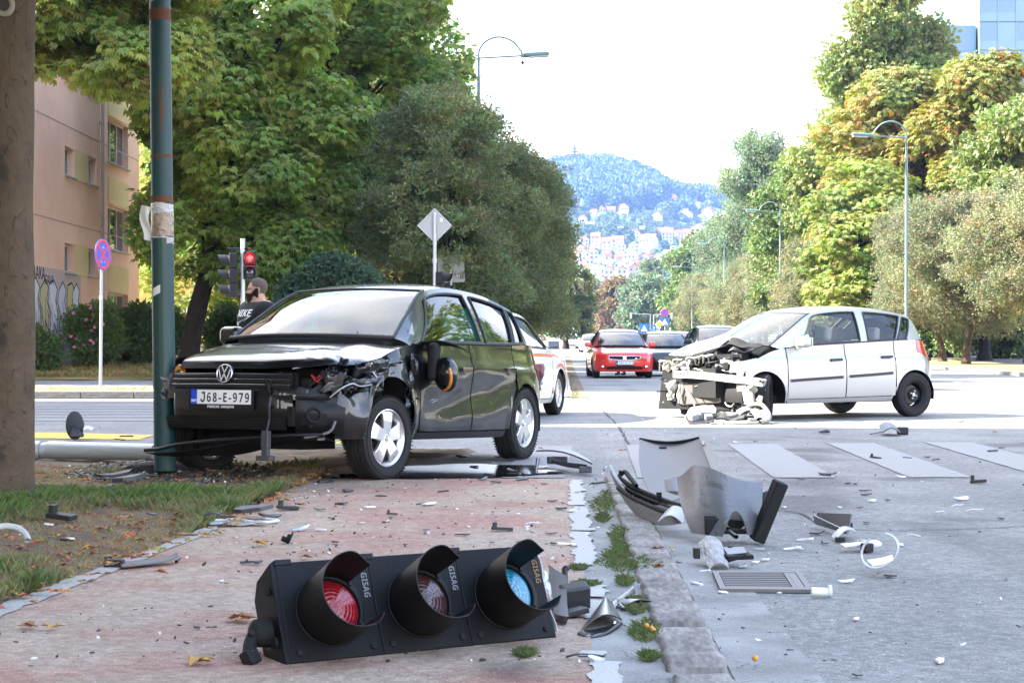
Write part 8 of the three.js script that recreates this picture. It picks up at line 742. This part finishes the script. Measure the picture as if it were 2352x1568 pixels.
{ const g = new THREE.IcosahedronGeometry(1, 4), P = g.attributes.position; for (let i = 0; i < P.count; i++) { const k = 1 + .22 * fbm3(P.getX(i) * 2.5, P.getY(i) * 4, P.getZ(i) * 4, 4) + .10 * fbm3(P.getX(i) * 14, P.getY(i) * 14, P.getZ(i) * 14, 2); P.setXYZ(i, P.getX(i) * k * .235, P.getY(i) * k * .05, P.getZ(i) * k * .10); } g.computeVertexNormals(); ZK = 1; const a = az(357, 1076, 13.2); one('asphalt_lump', 'rough black lump of asphalt torn up beside the foot of the green pole', 'asphalt', g, mat([.03, .03, .031], { roughness: .95 }), [a[0], .09, a[2]], [0, .06, .03]);
  const h = G(1884, 1372); piece('plastic_cylinder', 'white plastic cylinder cap lying beside the drain grate', 'plastic part', [['tube', cyl(.017, .017, .07, h[0], .018, h[2], 0, 0, Math.PI / 2 - .05, 16), mat([.72, .72, .70])], ['flange', cyl(.024, .024, .012, h[0] + .04, .022, h[2], 0, 0, Math.PI / 2, 16), mat([.62, .72, .72])]]);
  const k = G(662, 1248, .02); piece('rubber_plug', 'small black rubber plug lying on the red path behind the fallen signal', 'plastic part', [['plug', [cyl(.022, .026, .02, k[0], .045, k[2], 0, 0, 1.2, 18), cyl(.014, .014, .04, k[0] - .015, .04, k[2], 0, 0, 1.2, 14)], M.blackMatte], ['flange', cyl(.03, .03, .006, k[0] + .012, .05, k[2], 0, 0, 1.2, 20), M.blackMatte]]);
  const w = [az(478, 1217, 9.8), az(540, 1214, 9.85), az(600, 1222, 9.7), az(640, 1215, 9.8), az(610, 1208, 9.9)].map(p => [p[0], .035, p[2]]); piece('clear_strip', 'bent strip of clear plastic lying near the path border', 'plastic part', [['strip', tube(w, .008, 40, 6), mat([.6, .62, .62], { roughness: .2 })], ['sliver', sheet([[478, 1219, 9.7], [610, 1216, 9.75], [612, 1221, 9.65], [482, 1224, 9.6]].map(q => { const p = az(...q); return [p[0], .032, p[2]]; }), 10, 2, (u, v) => [0, .008 * Math.sin(u * 9), 0], .004), mat([.5, .53, .55], { roughness: .2 })]]);
  const wr = G(12, 1262, .06); piece('white_ring', 'pale bent plastic ring at the left edge in the grass', 'plastic part', [['ring', T(tor(.10, .016, 0, 0, 0, -.9, .3, 0, 4.2), wr[0], .10, wr[2]), mat([.42, .41, .38], { roughness: .6 })]]); }
// ---------------------------------------------------------------- small fragments, each lying by itself
{ const r = rng(555), shapes = []; for (let k = 0; k < 8; k++) { const n = 4 + k % 4, pts = []; for (let i = 0; i < n; i++) { const a = i / n * 6.283 + (r() - .5) * .7, q = .35 + r() * .3; pts.push([Math.cos(a) * q * (1.1 + .5 * (k % 2)), Math.sin(a) * q]); } const g = ext(pts, .12 + .12 * r(), .02).rotateX(-Math.PI / 2); const P = g.attributes.position, bend = (r() - .3) * .5; for (let i = 0; i < P.count; i++) P.setY(i, P.getY(i) + bend * P.getX(i) ** 2); g.computeVertexNormals(); shapes.push(g); }
  shapes.push(merge([box(1, .3, .5, 0, .15, 0), box(.2, .7, .3, -.35, .4, 0)]), merge([box(1.1, .18, .22, 0, .1, 0, 0, 0, .05), box(.3, .2, .5, .35, .12, .1)]), merge([tube([[-.6, .1, 0], [-.2, .3, .1], [.2, .15, -.1], [.6, .12, .05]], .06, 16, 5)]));
  const kinds = { b: [mat([.016, .016, .018], { roughness: .5 }), 'black plastic'], d: [mat([.055, .058, .065], { roughness: .45 }), 'dark grey plastic'], w: [mat([.70, .70, .69], { roughness: .4 }), 'white plastic'], c: [mat([.62, .66, .70], { roughness: .1, transmission: .4, thickness: 0 }), 'clear plastic'], s: [mat([.40, .40, .41], { roughness: .35, metalness: .4 }), 'silver painted'], o: [mat([.55, .24, .04], { roughness: .3 }), 'orange plastic'] };
  // picture place, width in pixels, kind, shape (or -1)
  const list = [[900, 1180, 26, 'b', 8], [1018, 1128, 26, 'b', 9], [970, 1155, 20, 'd'], [985, 1155, 34, 'w'], [1062, 1226, 34, 'b', 9], [1153, 1213, 52, 'b', 8], [1225, 1202, 36, 'w', 10], [1266, 1226, 16, 'd'], [690, 1215, 30, 'c'], [735, 1216, 16, 'w'], [785, 1155, 24, 'd'], [848, 1164, 22, 'w'], [875, 1138, 16, 'b'], [800, 1125, 30, 'd'], [735, 1170, 16, 'd'], [770, 1245, 22, 'b'], [577, 1289, 50, 'd', 9], [450, 1440, 24, 'b'], [485, 1440, 24, 'b', 9], [575, 1168, 72, 'd', 1], [660, 1165, 52, 'b', 8], [500, 1185, 60, 'd', 10], [430, 1228, 40, 'd', 9], [375, 1246, 14, 'b'], [150, 1240, 30, 'b'], [160, 1237, 18, 'w'], [140, 1185, 70, 'b', 8], [350, 1180, 30, 'd'], [110, 1205, 18, 'w'], [120, 1150, 40, 'b', 9], [620, 1187, 30, 'd'], [685, 1110, 34, 'b', 1], [700, 1098, 22, 'w'], [740, 1105, 22, 'd'], [760, 1105, 20, 'b'], [395, 1118, 60, 'b', 9], [300, 1098, 60, 'd', 1], [265, 1090, 50, 'b', 3], [330, 1090, 40, 'd', 9], [505, 1120, 22, 'd'], [555, 1085, 20, 'b'], [600, 1085, 16, 'b'], [470, 1080, 16, 'b'], [640, 1090, 14, 'b'], [500, 1100, 16, 'd'], [570, 1110, 16, 'b'], [545, 1125, 26, 'd'], [430, 1098, 18, 'b'], [455, 1112, 14, 'd'], [230, 1100, 18, 'b'], [200, 1085, 20, 'd'], [160, 1090, 16, 'b'], [250, 1115, 24, 'b'], [1300, 1247, 44, 'w', 9], [1345, 1505, 80, 'd', 10], [1365, 1512, 40, 'c'], [1445, 1486, 24, 'w'], [1210, 1210, 12, 'w'], [1350, 1058, 14, 'd'], [1375, 1108, 18, 'b'], [1368, 1112, 12, 'b'], [1325, 1130, 14, 'd'], [1355, 1112, 14, 'b'], [1465, 1135, 30, 'w'], [1290, 1168, 22, 'd'], [1310, 1172, 24, 'w'], [1270, 1248, 16, 'b'], [1270, 1150, 18, 'b'], [1110, 1100, 22, 'd', 3], [1140, 1105, 20, 'b'], [1175, 1080, 20, 'd'], [1125, 1088, 28, 'b', 9], [1090, 1070, 18, 'b'], [1060, 1050, 16, 'b'], [1145, 1048, 20, 'b'], [1200, 1100, 22, 'd'], [1250, 1110, 14, 'b'],
    [1895, 992, 24, 'd', 3], [1575, 1020, 24, 'd', 10], [1560, 1013, 14, 'd'], [1690, 1015, 14, 'w'], [1735, 1013, 12, 'd'], [2205, 967, 20, 'w'], [2285, 990, 14, 'o'], [2012, 1050, 28, 'b', 8], [2085, 1050, 20, 'b', 9], [2130, 1048, 14, 'b'], [2150, 1055, 18, 'b', 9], [2248, 1105, 38, 'b', 8], [2280, 1035, 22, 'd'], [2300, 1028, 14, 'b'], [1988, 1125, 16, 'b'], [1990, 1137, 14, 'b'], [1930, 1165, 16, 'w'], [1900, 1090, 24, 'd'], [1912, 1092, 12, 'w'], [1840, 1098, 14, 'b'], [1950, 1110, 16, 'b'], [1965, 1110, 14, 'd'], [2005, 1150, 18, 'w'], [2038, 1148, 16, 'b'], [1975, 1165, 12, 'b'], [1990, 1200, 14, 'b'], [2200, 1160, 30, 'w', 10], [2160, 1175, 20, 'c', 9], [2210, 1145, 28, 'w', 3], [2240, 1170, 34, 'w', 10], [2300, 1190, 16, 'd'], [2070, 1095, 14, 'w'], [2190, 1085, 12, 'w'], [1768, 1158, 16, 'w'], [1800, 1165, 14, 'w'], [1820, 1258, 40, 'w', 9], [1850, 1238, 38, 'w', 9], [1875, 1225, 24, 'b'], [1895, 1248, 18, 'd', 8], [1965, 1258, 60, 'w', 10], [1990, 1245, 44, 'w', 10], [2045, 1322, 24, 'b'], [1945, 1335, 22, 'w'], [1965, 1422, 16, 'w', 3], [2160, 1516, 34, 'w'], [1970, 1550, 26, 'd'], [1735, 1290, 20, 'w'], [1765, 1270, 14, 'c'], [1760, 1285, 20, 'w'], [1745, 1260, 20, 'c'], [1840, 1260, 20, 'c'], [1705, 1300, 24, 'c', 2], [1500, 1255, 14, 'w'], [1515, 1250, 10, 'd'], [1600, 1340, 22, 'w'], [1660, 1360, 20, 'w'], [1790, 1362, 12, 'w'], [1620, 1310, 26, 'w', 9], [2100, 1230, 26, 'w', 10], [2070, 1250, 16, 'w'], [1560, 1290, 16, 'd'], [1540, 1255, 12, 'o'], [1545, 1265, 10, 'o'], [290, 1000, 30, 'd', 9], [275, 1008, 24, 'b', 9], [255, 1055, 28, 'b'], [720, 1128, 14, 'w'], [830, 1200, 12, 'w'], [760, 1190, 12, 'd'], [930, 1250, 12, 'd'], [1190, 1180, 12, 'w'], [1130, 1245, 12, 'd'], [880, 1330, 10, 'b'], [520, 1340, 12, 'd'], [310, 1400, 10, 'b'], [660, 1330, 10, 'd'], [540, 1500, 10, 'b'], [210, 1500, 14, 'b'], [70, 1530, 12, 'd'], [1155, 1300, 10, 'd'], [980, 1215, 12, 'd'], [1100, 1150, 10, 'b']];
  const cnt = {}; list.forEach(([px, py, w, k, s], i) => { const onPath = px < 1400 && py > 1060, verge = px < 640 && py > 1070 && px < 640 - (py - 1120) * 1.2, y = verge ? .06 : onPath ? .022 : .004, p = G(px, py + w * .1, y), size = w * -p[2] / F; const size2 = size ; const gI = s === undefined ? Math.floor(r() * 8) : s; const sz = w >= 50 ? 'large' : w >= 28 ? 'palm sized' : w >= 18 ? 'small' : 'tiny'; const o = one('fragment', `${sz} ${gI === 10 ? 'thin curved' : gI === 9 ? 'narrow' : gI === 8 ? 'blocky' : 'flat'} ${kinds[k][1]} fragment ${landmark(px, py)}`, 'fragment', shapes[gI], kinds[k][0], [p[0], y + .003, p[2]], [(r() - .5) * .2, gI >= 8 ? (r() - .5) * .9 : r() * 6.28, (r() - .5) * .25], 'fragments strewn over the crash site'); o.scale.set(size2 * .95, size2 * (.4 + r() * .35), size2 * (.6 + r() * .4)); });
  // crumbs too small to count: grit and glass
  const im = new THREE.InstancedMesh(shapes[2], mat('#fff', { roughness: .5 }), 5200), m = new THREE.Matrix4(), q = new THREE.Quaternion(), c = new THREE.Color(); let n = 0; while (n < 4700) { let px, py; const z = r(); if (z < .5) { px = 1176 + (r() + r() + r() - 1.5) * 1300; py = 960 + Math.pow(r(), 1.3) * 560; } else if (z < .75) { px = 150 + r() * 620; py = 1062 + Math.pow(r(), 1.6) * 90; } else { px = 500 + r() * 900; py = 1080 + Math.pow(r(), 1.5) * 240; } const near = n > 3800; if (near) { const a = r() * 6.283, k = Math.sqrt(r()); px = 400 + Math.cos(a) * k * 230; py = 1082 + Math.sin(a) * k * 26; } const s = near ? .006 + Math.pow(r(), 3) * .03 : .0025 + Math.pow(r(), 4) * .014; const vg = px < 640 && py > 1040, y = vg ? .065 : px < 1390 && py > 1100 ? .02 : .002, p = G(px, py, y); q.setFromEuler(new THREE.Euler(r() * .6, r() * 6.28, r() * .6)); m.compose(V(p[0], y, p[2]), q, V(s * 1.4, s, s)); im.setMatrixAt(n, m); const t = near ? .1 : r(), v = t < (vg ? .75 : .45) ? .02 : t < .7 ? .12 : .6; c.setRGB(v, v * .97, v * .93); im.setColorAt(n++, c); } im.name = 'glass_grit'; im.userData = { label: 'crumbs of glass, plastic and asphalt strewn over the crash site', category: 'debris', kind: 'stuff' }; scene.add(im); }
renderer.render(scene, camera);
